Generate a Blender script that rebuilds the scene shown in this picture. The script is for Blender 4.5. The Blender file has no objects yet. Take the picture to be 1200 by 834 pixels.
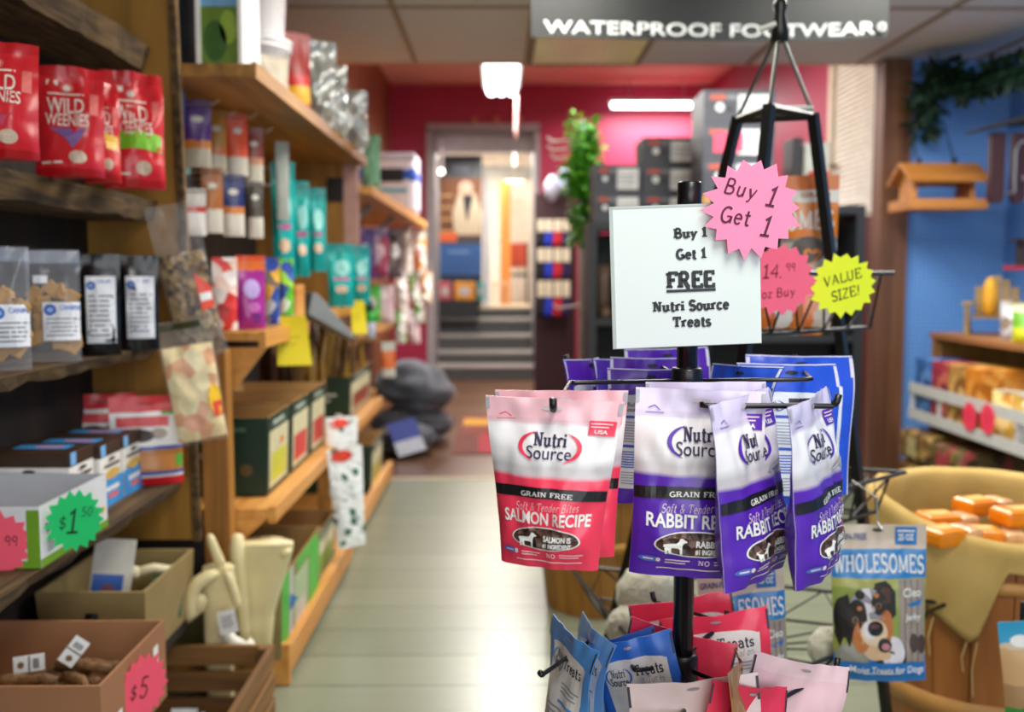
import bpy, math, random
from math import sin, cos, pi, radians
from mathutils import Vector, Matrix, Euler, noise
from mathutils.geometry import tessellate_polygon

S = bpy.context.scene
COL = S.collection
# ---------------------------------------------------------------- camera
FPX = 1166.7
EYE = Vector((0, 0, 1.25))
PITCH, YAW = math.atan(97/FPX), math.atan(12/FPX)
cd = bpy.data.cameras.new('camera')
cam = bpy.data.objects.new('camera', cd); COL.objects.link(cam)
cam.location = EYE
cam.rotation_euler = (pi/2 - PITCH, 0, -YAW)
cd.sensor_width = 36; cd.lens = 35; cd.clip_start = .05
cd.dof.use_dof = True; cd.dof.focus_distance = 1.27; cd.dof.aperture_fstop = 3.2
S.camera = cam
# ---------------------------------------------------------------- light and exposure
S.view_settings.view_transform = 'Standard'; S.view_settings.look = 'None'
S.view_settings.gamma = 1; S.view_settings.exposure = 0.0
S.view_settings.use_curve_mapping = False
w = bpy.data.worlds.new('world'); S.world = w; w.use_nodes = True
w.node_tree.nodes['Background'].inputs[0].default_value = (.9, .95, 1, 1)
w.node_tree.nodes['Background'].inputs[1].default_value = 1.0
def area(name, loc, size, power, col=(1, 1, 1), rot=(0, 0, 0), spread=180):
    l = bpy.data.lights.new(name, 'AREA'); l.shape = 'RECTANGLE'
    l.size, l.size_y = size; l.energy = power; l.color = col; l.spread = radians(spread)
    o = bpy.data.objects.new(name, l); COL.objects.link(o)
    o.location = loc; o.rotation_euler = rot; return o
area('shop_window_daylight', (.9, -2.6, 1.5), (3.6, 1.9), 62, (.93, .97, 1), (radians(90), 0, 0))
area('ceiling_lamp_and_fill', (.5, .3, 2.44), (.6, 1.2), 34, (1, .97, .9))
area('ceiling_lamp_and_fill', (1.5, 3.4, 2.44), (.6, 1.2), 44, (1, .97, .9))
area('ceiling_lamp_and_fill', (.1, 3.2, 2.44), (.6, 1.2), 40, (1, .96, .88))
area('back_room_lamp_light', (.05, 8.7, 2.86), (.3, 1.2), 110, (1, .97, .93))
area('back_room_lamp_light', (.9, 7.2, 3.3), (.3, 1.2), 70, (1, .97, .93))
area('back_wall_lamp_light', (1.75, 11.15, 3.07), (1.0, .12), 65, (1, .96, .93))
area('stair_fill_light', (-.25, 11.95, 2.65), (.5, .3), 22, (1, .95, .88))  # added fill that lifts the dim poster board; no fixture over the stair
area('ceiling_lamp_and_fill', (1.3, 4.7, 2.44), (.6, 1.0), 34, (1, .97, .92))  # extra fill added to brighten the shoe boxes, not a ceiling fixture
area('alcove_fill_light', (2.1, 4.2, 2.44), (.6, .6), 16, (1, .97, .93))  # fill added so the blue alcove wall comes out lighter; no lamp here
area('rear_passage_lamp_light', (-.2, 13.3, 2.95), (.8, .8), 90, (1, .93, .83))

# ---------------------------------------------------------------- pixel <-> place
RM = Euler(cam.rotation_euler).to_matrix()
def ray(px, py): return RM @ Vector(((px-600)/FPX, (417-py)/FPX, -1))
def at(px, py, Y):
    d = ray(px, py); return EYE + d*(Y/d.y)
def onz(px, py, z):
    d = ray(px, py); return EYE + d*((z-EYE.z)/d.z)
def onx(px, py, X):
    d = ray(px, py); return EYE + d*(X/d.x)
# ---------------------------------------------------------------- materials
def lin(h, a=1):
    h = h.lstrip('#'); c = [int(h[i:i+2], 16)/255 for i in (0, 2, 4)]
    return tuple(x/12.92 if x < .04045 else ((x+.055)/1.055)**2.4 for x in c) + (a,)
MC = {}
def newmat(key):
    m = bpy.data.materials.new(key); m.use_nodes = True
    nt = m.node_tree; return m, nt, nt.nodes['Principled BSDF']
def N(nt, t, **k):
    n = nt.nodes.new(t)
    for a, v in k.items(): setattr(n, a, v)
    return n
def mathn(nt, op, a, b=None):
    n = N(nt, 'ShaderNodeMath', operation=op)
    for i, v in enumerate((a, b)):
        if v is None: continue
        if hasattr(v, 'is_output'): nt.links.new(v, n.inputs[i])
        else: n.inputs[i].default_value = v
    return n.outputs[0]
def mat(h, rough=.5, var=.12, scale=18, bump=0, metal=0, bscale=None, spec=.5, sheen=0):
    k = (h, rough, var, scale, bump, metal, bscale, spec, sheen)
    if k in MC: return MC[k]
    m, nt, b = newmat('surface_' + h.strip('#')); MC[k] = m
    c = lin(h)
    b.inputs['Roughness'].default_value = rough; b.inputs['Metallic'].default_value = metal
    b.inputs['Specular IOR Level'].default_value = spec
    if sheen: b.inputs['Sheen Weight'].default_value = sheen
    tc = N(nt, 'ShaderNodeTexCoord')
    nz = N(nt, 'ShaderNodeTexNoise'); nz.inputs['Scale'].default_value = scale; nz.inputs['Detail'].default_value = 3
    nt.links.new(tc.outputs['Object'], nz.inputs['Vector'])
    r = N(nt, 'ShaderNodeValToRGB')
    r.color_ramp.elements[0].position = .3; r.color_ramp.elements[1].position = .7
    r.color_ramp.elements[0].color = tuple(x*(1-var) for x in c[:3]) + (1,)
    r.color_ramp.elements[1].color = tuple(min(1, x*(1+var)) for x in c[:3]) + (1,)
    nt.links.new(nz.outputs['Fac'], r.inputs[0]); nt.links.new(r.outputs[0], b.inputs['Base Color'])
    if bump:
        n2 = N(nt, 'ShaderNodeTexNoise'); n2.inputs['Scale'].default_value = bscale or scale*3; n2.inputs['Detail'].default_value = 4
        nt.links.new(tc.outputs['Object'], n2.inputs['Vector'])
        bp = N(nt, 'ShaderNodeBump'); bp.inputs['Strength'].default_value = bump; bp.inputs['Distance'].default_value = .01
        nt.links.new(n2.outputs['Fac'], bp.inputs['Height']); nt.links.new(bp.outputs[0], b.inputs['Normal'])
    return m
def wood(h1, h2, axis=1, scale=10, rough=.6, stretch=.08, bump=.25, plank=0, plank_axis=0):
    k = ('w', h1, h2, axis, scale, rough, stretch, plank, plank_axis)
    if k in MC: return MC[k]
    m, nt, b = newmat('wood_' + h1.strip('#')); MC[k] = m
    tc = N(nt, 'ShaderNodeTexCoord'); mp = N(nt, 'ShaderNodeMapping')
    sc = [1, 1, 1]; sc[axis] = stretch; mp.inputs['Scale'].default_value = sc
    nt.links.new(tc.outputs['Object'], mp.inputs['Vector'])
    nz = N(nt, 'ShaderNodeTexNoise'); nz.inputs['Scale'].default_value = scale*3; nz.inputs['Detail'].default_value = 6; nz.inputs['Distortion'].default_value = .6
    nt.links.new(mp.outputs[0], nz.inputs['Vector'])
    r = N(nt, 'ShaderNodeValToRGB'); r.color_ramp.elements[0].position = .32; r.color_ramp.elements[1].position = .68
    r.color_ramp.elements[0].color = lin(h1); r.color_ramp.elements[1].color = lin(h2)
    nt.links.new(nz.outputs['Fac'], r.inputs[0])
    out = r.outputs[0]
    if plank:
        sx = N(nt, 'ShaderNodeSeparateXYZ'); nt.links.new(tc.outputs['Object'], sx.inputs[0])
        t = mathn(nt, 'DIVIDE', sx.outputs[plank_axis], plank)
        fr = mathn(nt, 'FRACT', t); gap = mathn(nt, 'LESS_THAN', fr, .04)
        wn = N(nt, 'ShaderNodeTexWhiteNoise', noise_dimensions='1D'); nt.links.new(mathn(nt, 'FLOOR', t), wn.inputs['W'])
        br = mathn(nt, 'MULTIPLY', mathn(nt, 'ADD', mathn(nt, 'MULTIPLY', wn.outputs['Value'], .5), .7), mathn(nt, 'SUBTRACT', 1, mathn(nt, 'MULTIPLY', gap, .75)))
        mx = N(nt, 'ShaderNodeMix', data_type='RGBA', blend_type='MULTIPLY'); mx.inputs[0].default_value = 1
        cb = N(nt, 'ShaderNodeCombineXYZ')
        for i in range(3): nt.links.new(br, cb.inputs[i])
        nt.links.new(out, mx.inputs[6]); nt.links.new(cb.outputs[0], mx.inputs[7]); out = mx.outputs[2]
    nt.links.new(out, b.inputs['Base Color']); b.inputs['Roughness'].default_value = rough
    bp = N(nt, 'ShaderNodeBump'); bp.inputs['Strength'].default_value = bump; bp.inputs['Distance'].default_value = .004
    nt.links.new(nz.outputs['Fac'], bp.inputs['Height']); nt.links.new(bp.outputs[0], b.inputs['Normal'])
    return m
def bands(stops, rough=.33, wave=.02, wscale=6, soft=False, blotch=0, metal=0):
    """colour bands up a pouch or box (UV v), with a wavy printed edge"""
    k = ('b', tuple(stops), rough, wave, wscale, soft, blotch, metal)
    if k in MC: return MC[k]
    m, nt, b = newmat('print_' + stops[0][1].strip('#')); MC[k] = m
    uv = N(nt, 'ShaderNodeUVMap'); sx = N(nt, 'ShaderNodeSeparateXYZ'); nt.links.new(uv.outputs[0], sx.inputs[0])
    nz = N(nt, 'ShaderNodeTexNoise'); nz.inputs['Scale'].default_value = wscale; nz.inputs['Detail'].default_value = 2
    nt.links.new(uv.outputs[0], nz.inputs['Vector'])
    v = mathn(nt, 'ADD', sx.outputs[1], mathn(nt, 'MULTIPLY', mathn(nt, 'SUBTRACT', nz.outputs['Fac'], .5), wave*2))
    r = N(nt, 'ShaderNodeValToRGB'); cr = r.color_ramp; cr.interpolation = 'LINEAR' if soft else 'CONSTANT'
    while len(cr.elements) < len(stops): cr.elements.new(.5)
    for e, (p, c) in zip(cr.elements, stops): e.position = p; e.color = lin(c)
    nt.links.new(v, r.inputs[0]); out = r.outputs[0]
    if blotch:
        n2 = N(nt, 'ShaderNodeTexNoise'); n2.inputs['Scale'].default_value = 5; n2.inputs['Detail'].default_value = 5
        nt.links.new(uv.outputs[0], n2.inputs['Vector'])
        g = mathn(nt, 'ADD', 1-blotch, mathn(nt, 'MULTIPLY', n2.outputs['Fac'], blotch*2))
        cb = N(nt, 'ShaderNodeCombineXYZ')
        for i in range(3): nt.links.new(g, cb.inputs[i])
        mx = N(nt, 'ShaderNodeMix', data_type='RGBA', blend_type='MULTIPLY'); mx.inputs[0].default_value = 1
        nt.links.new(out, mx.inputs[6]); nt.links.new(cb.outputs[0], mx.inputs[7]); out = mx.outputs[2]
    nt.links.new(out, b.inputs['Base Color']); b.inputs['Roughness'].default_value = rough; b.inputs['Metallic'].default_value = metal
    return m
def blots(cols, scale=9, rough=.4, metal=0, obj=True):
    """patchy many-coloured print or contents"""
    k = ('v', tuple(cols), scale, rough, metal)
    if k in MC: return MC[k]
    m, nt, b = newmat('patchy_' + cols[0].strip('#')); MC[k] = m
    tc = N(nt, 'ShaderNodeTexCoord'); vo = N(nt, 'ShaderNodeTexVoronoi'); vo.inputs['Scale'].default_value = scale
    nt.links.new(tc.outputs['Object'], vo.inputs['Vector'])
    sx = N(nt, 'ShaderNodeSeparateColor'); nt.links.new(vo.outputs['Color'], sx.inputs[0])
    r = N(nt, 'ShaderNodeValToRGB'); cr = r.color_ramp; cr.interpolation = 'CONSTANT'
    while len(cr.elements) < len(cols): cr.elements.new(.5)
    for i, c in enumerate(cols): cr.elements[i].position = i/len(cols); cr.elements[i].color = lin(c)
    nt.links.new(sx.outputs[0], r.inputs[0]); nt.links.new(r.outputs[0], b.inputs['Base Color'])
    b.inputs['Roughness'].default_value = rough; b.inputs['Metallic'].default_value = metal
    bp = N(nt, 'ShaderNodeBump'); bp.inputs['Strength'].default_value = .5; bp.inputs['Distance'].default_value = .01
    nt.links.new(vo.outputs['Distance'], bp.inputs['Height']); nt.links.new(bp.outputs[0], b.inputs['Normal'])
    return m
def film(h='#ffffff', alpha=.25, rough=.12):
    k = ('f', h, alpha, rough)
    if k in MC: return MC[k]
    m, nt, b = newmat('clear_film'); MC[k] = m
    b.inputs['Base Color'].default_value = lin(h); b.inputs['Roughness'].default_value = rough
    b.inputs['Alpha'].default_value = alpha; b.inputs['Specular IOR Level'].default_value = .8
    return m
def emit(h, s):
    k = ('e', h, s)
    if k in MC: return MC[k]
    m, nt, b = newmat('lamp_glow'); MC[k] = m
    b.inputs['Base Color'].default_value = lin(h)
    b.inputs['Emission Color'].default_value = lin(h); b.inputs['Emission Strength'].default_value = s
    return m
# ---------------------------------------------------------------- mesh building
class MB:
    def __init__(s): s.v = []; s.f = []; s.m = []; s.uv = {}
    def add(s, vs, fs, mi=0, uvs=None):
        o = len(s.v); s.v += [Vector(p) for p in vs]
        for i, f in enumerate(fs):
            s.f.append([o+j for j in f]); s.m.append(mi[i] if isinstance(mi, (list, tuple)) else mi)
            if uvs: s.uv[len(s.f)-1] = [uvs[j] for j in f]
        return s
    def box(s, c, d, mi=0, R=None):
        c = Vector(c); hx, hy, hz = d[0]/2, d[1]/2, d[2]/2
        vs = [Vector((x, y, z)) for x in (-hx, hx) for y in (-hy, hy) for z in (-hz, hz)]
        if R is not None: vs = [R @ v for v in vs]
        return s.add([c+v for v in vs], [(0,1,3,2), (4,6,7,5), (0,4,5,1), (2,3,7,6), (0,2,6,4), (1,5,7,3)], mi)
    def bx(s, x0, x1, y0, y1, z0, z1, mi=0):
        return s.box(((x0+x1)/2, (y0+y1)/2, (z0+z1)/2), (x1-x0, y1-y0, z1-z0), mi)
    def hexa(s, lo, hi, mi=0):
        """lo, hi: four corners each, counter-clockwise from above"""
        return s.add(list(lo)+list(hi), [(3,2,1,0), (4,5,6,7), (0,1,5,4), (1,2,6,5), (2,3,7,6), (3,0,4,7)], mi)
    def prism(s, poly, y0, y1, mi=0, mside=None):
        """outline in x,z pushed from y0 to y1"""
        n = len(poly)
        a = [(x, y0, z) for x, z in poly]; b = [(x, y1, z) for x, z in poly]
        tri = tessellate_polygon([[Vector((x, z, 0)) for x, z in poly]])
        fs = [tuple(t) for t in tri] + [tuple(n+i for i in reversed(t)) for t in tri]
        k = len(fs)
        fs += [(i, i+n, (i+1) % n+n, (i+1) % n) for i in range(n)]
        return s.add(a+b, fs, [mi]*k + [mi if mside is None else mside]*n)
    def tube(s, pts, r, n=8, mi=0, cap=True):
        pts = [Vector(p) for p in pts]; rings = []
        rr = r if isinstance(r, (list, tuple)) else [r]*len(pts)
        t0 = (pts[1]-pts[0]).normalized(); up = Vector((0, 0, 1)) if abs(t0.z) < .9 else Vector((1, 0, 0))
        for i, p in enumerate(pts):
            t = (pts[min(i+1, len(pts)-1)] - pts[max(i-1, 0)]).normalized()
            a = up - t*up.dot(t)
            if a.length < 1e-4: a = Vector((1, 0, 0)) - t*t.x
            a.normalize(); up = a; b = t.cross(a)
            rings.append([p + (a*cos(2*pi*k/n) + b*sin(2*pi*k/n))*rr[i] for k in range(n)])
        fs = []
        for i in range(len(pts)-1):
            for k in range(n):
                fs.append((i*n+k, i*n+(k+1) % n, (i+1)*n+(k+1) % n, (i+1)*n+k))
        if cap:
            fs.append(tuple(reversed(range(n)))); fs.append(tuple((len(pts)-1)*n+k for k in range(n)))
        return s.add([p for q in rings for p in q], fs, mi)
    def lathe(s, prof, c=(0, 0, 0), n=24, mi=0, wob=None):
        c = Vector(c); vs = []; fs = []
        for j, (r, z) in enumerate(prof):
            for k in range(n):
                a = 2*pi*k/n; q = r*(1+(wob(a, j) if wob else 0))
                vs.append(c+Vector((q*cos(a), q*sin(a), z)))
        for j in range(len(prof)-1):
            for k in range(n):
                fs.append((j*n+k, j*n+(k+1) % n, (j+1)*n+(k+1) % n, (j+1)*n+k))
        mis = [mi[j] if isinstance(mi, list) else mi for j in range(len(prof)-1) for k in range(n)]
        if prof[0][0] > 1e-5: fs.append(tuple(reversed(range(n)))); mis.append(mis[0])
        if prof[-1][0] > 1e-5: fs.append(tuple((len(prof)-1)*n+k for k in range(n))); mis.append(mis[-1])
        return s.add(vs, fs, mis)
    def grid(s, fn, nu, nv, mi=0, flip=False):
        vs, uvs, fs = [], [], []
        for j in range(nv+1):
            for i in range(nu+1):
                vs.append(fn(i/nu, j/nv)); uvs.append((i/nu, j/nv))
        for j in range(nv):
            for i in range(nu):
                q = (j*(nu+1)+i, j*(nu+1)+i+1, (j+1)*(nu+1)+i+1, (j+1)*(nu+1)+i)
                fs.append(q[::-1] if flip else q)
        return s.add(vs, fs, mi, uvs)
    def blob(s, c, r, seed=0, amp=.15, n=14, mi=0, fr=2.0):
        c = Vector(c); r = Vector(r) if not isinstance(r, (int, float)) else Vector((r, r, r))
        def fn(u, v):
            a = 2*pi*u; p = pi*(v-.5); d = Vector((cos(p)*cos(a), cos(p)*sin(a), sin(p)))
            k = 1+amp*noise.noise(d*fr+Vector((seed*3.1, seed, 0)))
            return c+Vector((d.x*r.x*k, d.y*r.y*k, d.z*r.z*k))
        return s.grid(fn, n, n//2+2, mi)
    def build(s, name, mats, parent=None, smooth=False, bevel=0, loc=None, rot=None, subd=0, world=False):
        me = bpy.data.meshes.new(name)
        off = Vector(loc) if world else Vector((0, 0, 0))
        me.from_pydata([tuple(p-off) for p in s.v], [], s.f)
        ms = mats if isinstance(mats, (list, tuple)) else [mats]
        for m in ms: me.materials.append(m)
        me.polygons.foreach_set('material_index', [min(i, len(ms)-1) for i in s.m])
        if s.uv:
            ul = me.uv_layers.new(name='UVMap')
            for p in me.polygons:
                if p.index in s.uv:
                    for li, c in zip(p.loop_indices, s.uv[p.index]): ul.data[li].uv = c
        if smooth: me.polygons.foreach_set('use_smooth', [True]*len(me.polygons))
        me.update()
        o = bpy.data.objects.new(name, me); COL.objects.link(o)
        if loc is not None: o.location = loc
        if rot is not None: o.rotation_euler = rot
        if parent is not None: o.parent = parent
        if bevel:
            b = o.modifiers.new('edge', 'BEVEL'); b.width = bevel; b.segments = 2; b.limit_method = 'ANGLE'
        if subd:
            b = o.modifiers.new('smooth', 'SUBSURF'); b.levels = b.render_levels = subd
        return o
def tag(o, label=None, cat=None, group=None, kind=None):
    if label: o['label'] = label
    if cat: o['category'] = cat
    if group: o['group'] = group
    if kind: o['kind'] = kind
    return o
def empty(name, loc=(0, 0, 0), rot=(0, 0, 0)):
    o = bpy.data.objects.new(name, None); COL.objects.link(o); o.location = loc; o.rotation_euler = rot
    o.empty_display_size = .05; return o
def struct(o): o['kind'] = 'structure'; return o
def copy_tree(o, parent=None):
    c = o.copy(); COL.objects.link(c)
    if parent is not None: c.parent = parent
    for ch in o.children: copy_tree(ch, c)
    return c
# ---------------------------------------------------------------- lettering
def arc(cx, cy, rx, ry, a0, a1, n=12):
    return [(cx+rx*cos(radians(a0+(a1-a0)*i/n)), cy+ry*sin(radians(a0+(a1-a0)*i/n))) for i in range(n+1)]
GL = {  # advance, strokes (points, relative width), serifs (x, y, half length)
 'B': (.80, [([(.16,0),(.16,1)],1), ([(.16,1),(.4,1)]+arc(.4,.76,.2,.24,90,-90)+[(.16,.52)],.8), ([(.16,.52),(.44,.52)]+arc(.44,.26,.24,.26,90,-90)+[(.16,0)],.9)], [(.1,1,.12),(.1,0,.12)]),
 'u': (.72, [([(.15,.64),(.15,.25)]+arc(.32,.22,.17,.22,180,350),.9), ([(.53,.66),(.53,.0)],1)], [(.1,.64,.12),(.48,.64,.1),(.6,0,.12)]),
 'y': (.66, [([(.12,.64),(.34,.06)],1), ([(.58,.64),(.34,.04),(.26,-.2),(.12,-.26)],.7)], [(.12,.64,.13),(.56,.64,.12)]),
 '1': (.55, [([(.1,.8),(.28,.96),(.28,0)],1)], [(.28,0,.22)]),
 'G': (.86, [(arc(.45,.5,.33,.5,50,350,20),1), ([(.48,.42),(.8,.42)],.7), ([(.77,.42),(.77,.0)],.8)], []),
 'e': (.62, [([(.1,.36),(.52,.36)]+arc(.32,.33,.21,.32,8,320,18),.85)], []),
 't': (.46, [([(.22,.92),(.22,.15)]+arc(.33,.14,.11,.14,180,320,6),1), ([(.05,.64),(.42,.64)],.7)], []),
 'F': (.74, [([(.18,0),(.18,1)],1), ([(.1,.99),(.66,.99),(.66,.78)],.7), ([(.18,.52),(.48,.52)],.7), ([(.48,.4),(.48,.64)],.6)], [(.18,0,.17),(.1,1,.1)]),
 'R': (.86, [([(.16,0),(.16,1)],1), ([(.16,1),(.42,1)]+arc(.42,.75,.22,.25,90,-90)+[(.16,.5)],.8), ([(.4,.5),(.66,.02),(.8,.02)],1)], [(.14,0,.16),(.08,1,.1)]),
 'E': (.78, [([(.16,0),(.16,1)],1), ([(.08,.99),(.66,.99),(.66,.78)],.7), ([(.16,.51),(.48,.51)],.7), ([(.48,.38),(.48,.64)],.6), ([(.08,.01),(.69,.01),(.69,.24)],.7)], []),
 'N': (.92, [([(.18,0),(.18,1)],.7), ([(.18,1),(.72,0)],1.1), ([(.72,0),(.72,1)],.7)], [(.18,0,.14),(.72,1,.14),(.1,1,.1)]),
 'r': (.54, [([(.18,0),(.18,.64)],1), (arc(.38,.42,.2,.22,170,50,8),.8)], [(.18,0,.16),(.1,.64,.1)]),
 'i': (.36, [([(.18,0),(.18,.64)],1), ([(.18,.8),(.18,.98)],1)], [(.18,0,.15),(.1,.64,.1)]),
 'S': (.68, [(arc(.34,.74,.24,.26,20,270,12)+arc(.34,.25,.26,.26,90,-160,12),1)], []),
 'o': (.64, [(arc(.32,.33,.22,.33,0,360,20),.9)], []),
 'c': (.58, [(arc(.32,.33,.22,.33,40,320,16),.9)], []),
 'T': (.80, [([(.4,0),(.4,1)],1), ([(.08,.74),(.08,.99),(.72,.99),(.72,.74)],.7)], [(.4,0,.17)]),
 'a': (.64, [(arc(.3,.42,.2,.22,160,0,8)+[(.5,.06),(.6,.03)],.9), (arc(.29,.19,.18,.19,60,330,12),.8)], []),
 's': (.52, [(arc(.26,.48,.17,.17,20,270,8)+arc(.26,.16,.19,.16,90,-160,8),.85)], []),
 'A': (.86, [([(.12,0),(.42,1)],.7), ([(.42,1),(.74,0)],1), ([(.22,.34),(.64,.34)],.6)], [(.12,0,.12),(.74,0,.14)]),
 'I': (.40, [([(.2,0),(.2,1)],1)], [(.2,0,.16),(.2,1,.16)]),
 'W': (1.1, [([(.1,1),(.32,0)],1), ([(.32,0),(.54,1)],.7), ([(.54,1),(.76,0)],1), ([(.76,0),(1.0,1)],.7)], [(.1,1,.12),(1.0,1,.1)]),
 'H': (.90, [([(.18,0),(.18,1)],1), ([(.72,0),(.72,1)],1), ([(.18,.52),(.72,.52)],.6)], [(.18,0,.14),(.72,0,.14),(.18,1,.14),(.72,1,.14)]),
 'O': (.90, [(arc(.45,.5,.34,.5,0,360,24),1)], []),
 'L': (.70, [([(.16,1),(.16,.02),(.64,.02),(.64,.24)],.85)], [(.16,1,.15)]),
 'M': (1.05, [([(.16,0),(.16,1)],.7), ([(.16,1),(.52,.1)],1), ([(.52,.1),(.88,1)],.7), ([(.88,1),(.88,0)],1)], [(.16,0,.13),(.88,0,.13)]),
 'V': (.82, [([(.1,1),(.4,0)],1), ([(.4,0),(.72,1)],.7)], [(.1,1,.12),(.72,1,.1)]),
 'U': (.84, [([(.14,1),(.14,.3)]+arc(.4,.28,.26,.28,180,360,10)+[(.66,1)],.9)], []),
 'Z': (.74, [([(.1,.98),(.64,.98),(.1,.02),(.66,.02)],.8)], []),
 'z': (.55, [([(.1,.62),(.46,.62),(.1,.02),(.48,.02)],.8)], []),
 '4': (.66, [([(.48,0),(.48,1),(.06,.34),(.62,.34)],.8)], []),
 '9': (.60, [(arc(.28,.7,.2,.26,0,360,14)+[(.46,.0)],.8)], []),
 '7': (.58, [([(.08,.97),(.5,.97),(.2,0)],.8)], []),
 '5': (.60, [([(.5,.98),(.16,.98),(.12,.58)]+arc(.28,.3,.22,.3,110,-150,10),.8)], []),
 '0': (.64, [(arc(.32,.5,.22,.48,0,360,18),.8)], []),
 '$': (.64, [(arc(.32,.7,.2,.2,20,270,10)+arc(.32,.3,.22,.2,90,-160,10),.8), ([(.32,-.1),(.32,1.1)],.6)], []),
 '!': (.34, [([(.2,.98),(.16,.3)],1), ([(.15,.1),(.15,.0)],1)], []),
 '.': (.26, [([(.1,.0),(.1,.09)],1)], []),
 '&': (.80, [([(.7,0),(.2,.75)]+arc(.32,.8,.14,.18,200,-30,8)+[(.14,.3)]+arc(.32,.22,.2,.22,170,350,8)+[(.7,.5)],.7)], []),
 'f': (.42, [(arc(.3,.8,.12,.18,40,180,6)+[(.18,-.2)],.8), ([(.04,.6),(.36,.6)],.6)], []),
 'd': (.64, [(arc(.28,.33,.2,.33,0,360,14),.8), ([(.5,1),(.5,0)],.8)], []),
 'n': (.64, [([(.14,.64),(.14,0)],.8), ([(.14,.4)]+arc(.32,.42,.18,.22,170,0,8)+[(.5,0)],.8)], []),
 'D': (.86, [([(.16,0),(.16,1)],1), ([(.16,1),(.36,1)]+arc(.36,.5,.36,.5,90,-90,14)+[(.16,0)],.8)], []),
 'l': (.30, [([(.15,0),(.15,1)],1)], []),
 ' ': (.38, [], []),
}
def strip(pts, w):
    """ribbon of quads along a 2-D polyline"""
    n = len(pts); L = []; R = []
    closed = n > 3 and abs(pts[0][0]-pts[-1][0]) + abs(pts[0][1]-pts[-1][1]) < 1e-6
    for i in range(n):
        a = pts[i-1] if i else (pts[-2] if closed else pts[0]); b = pts[i+1] if i < n-1 else (pts[1] if closed else pts[-1]); p = pts[i]
        d1 = Vector((p[0]-a[0], p[1]-a[1])); d2 = Vector((b[0]-p[0], b[1]-p[1]))
        if d1.length > 1e-9: d1.normalize()
        if d2.length > 1e-9: d2.normalize()
        t = d1+d2
        if t.length < 1e-6: t = d2 if d2.length else d1
        t.normalize(); m = Vector((-t.y, t.x))
        ref = d1 if d1.length else d2
        c = max(.45, abs(m.dot(Vector((-ref.y, ref.x)))))
        k = w/2/c; L.append((p[0]+m.x*k, p[1]+m.y*k)); R.append((p[0]-m.x*k, p[1]-m.y*k))
    return L+R, [(n+i, n+i+1, i+1, i) for i in range(n-1)]
def glyph_text(s, wt=.2, serif=True, slant=0, gap=.04):
    vs, fs, x = [], [], 0
    def put(p, f):
        o = len(vs); vs.extend(p); fs.extend([tuple(o+j for j in q) for q in f])
    for ch in s:
        adv, st, se = GL.get(ch, GL[' '])
        for pts, k in st:
            if len(pts) > 1 and wt > .1:
                pts = list(pts)
            p, f = strip(pts, wt*k); put([(x+a+slant*b, b) for a, b in p], f)
        if serif:
            for sx, sy, hl in se:
                h = wt*.5; yy = min(max(sy, h/2), 1-h/2) if sy in (0, 1) else sy-h/2
                put([(x+sx-hl-wt*.15, yy-h/2), (x+sx+hl+wt*.15, yy-h/2), (x+sx+hl+wt*.15, yy+h/2), (x+sx-hl-wt*.15, yy+h/2)], [(0, 1, 2, 3)])
        elif ch in '1I' and wt < .2:
            w1 = .24 if ch == '1' else .18; m0 = .28 if ch == '1' else .2
            for yb in ((0,) if ch == '1' else (0, 1)):
                put([(x+m0-w1+slant*yb, yb-wt/2), (x+m0+w1+slant*yb, yb-wt/2), (x+m0+w1+slant*yb, yb+wt/2), (x+m0-w1+slant*yb, yb+wt/2)], [(0, 1, 2, 3)])
        x += adv+gap
    return vs, fs, x-gap
TC = {}
def sans_text(s, bold=0.0):
    k = (s, bold)
    if k in TC: return TC[k]
    c = bpy.data.curves.new('lettering_source', 'FONT'); c.body = s; c.offset = bold; c.resolution_u = 3
    o = bpy.data.objects.new('lettering_source', c); COL.objects.link(o)
    dg = bpy.context.evaluated_depsgraph_get(); me = bpy.data.meshes.new_from_object(o.evaluated_get(dg))
    vs = [(v.co.x, v.co.y) for v in me.vertices]; fs = [tuple(p.vertices) for p in me.polygons]
    bpy.data.objects.remove(o); bpy.data.curves.remove(c); bpy.data.meshes.remove(me)
    x0 = min(v[0] for v in vs); x1 = max(v[0] for v in vs)
    vs = [((v[0]-x0)/.7, v[1]/.7) for v in vs]
    TC[k] = (vs, fs, (x1-x0)/.7); return TC[k]
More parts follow.
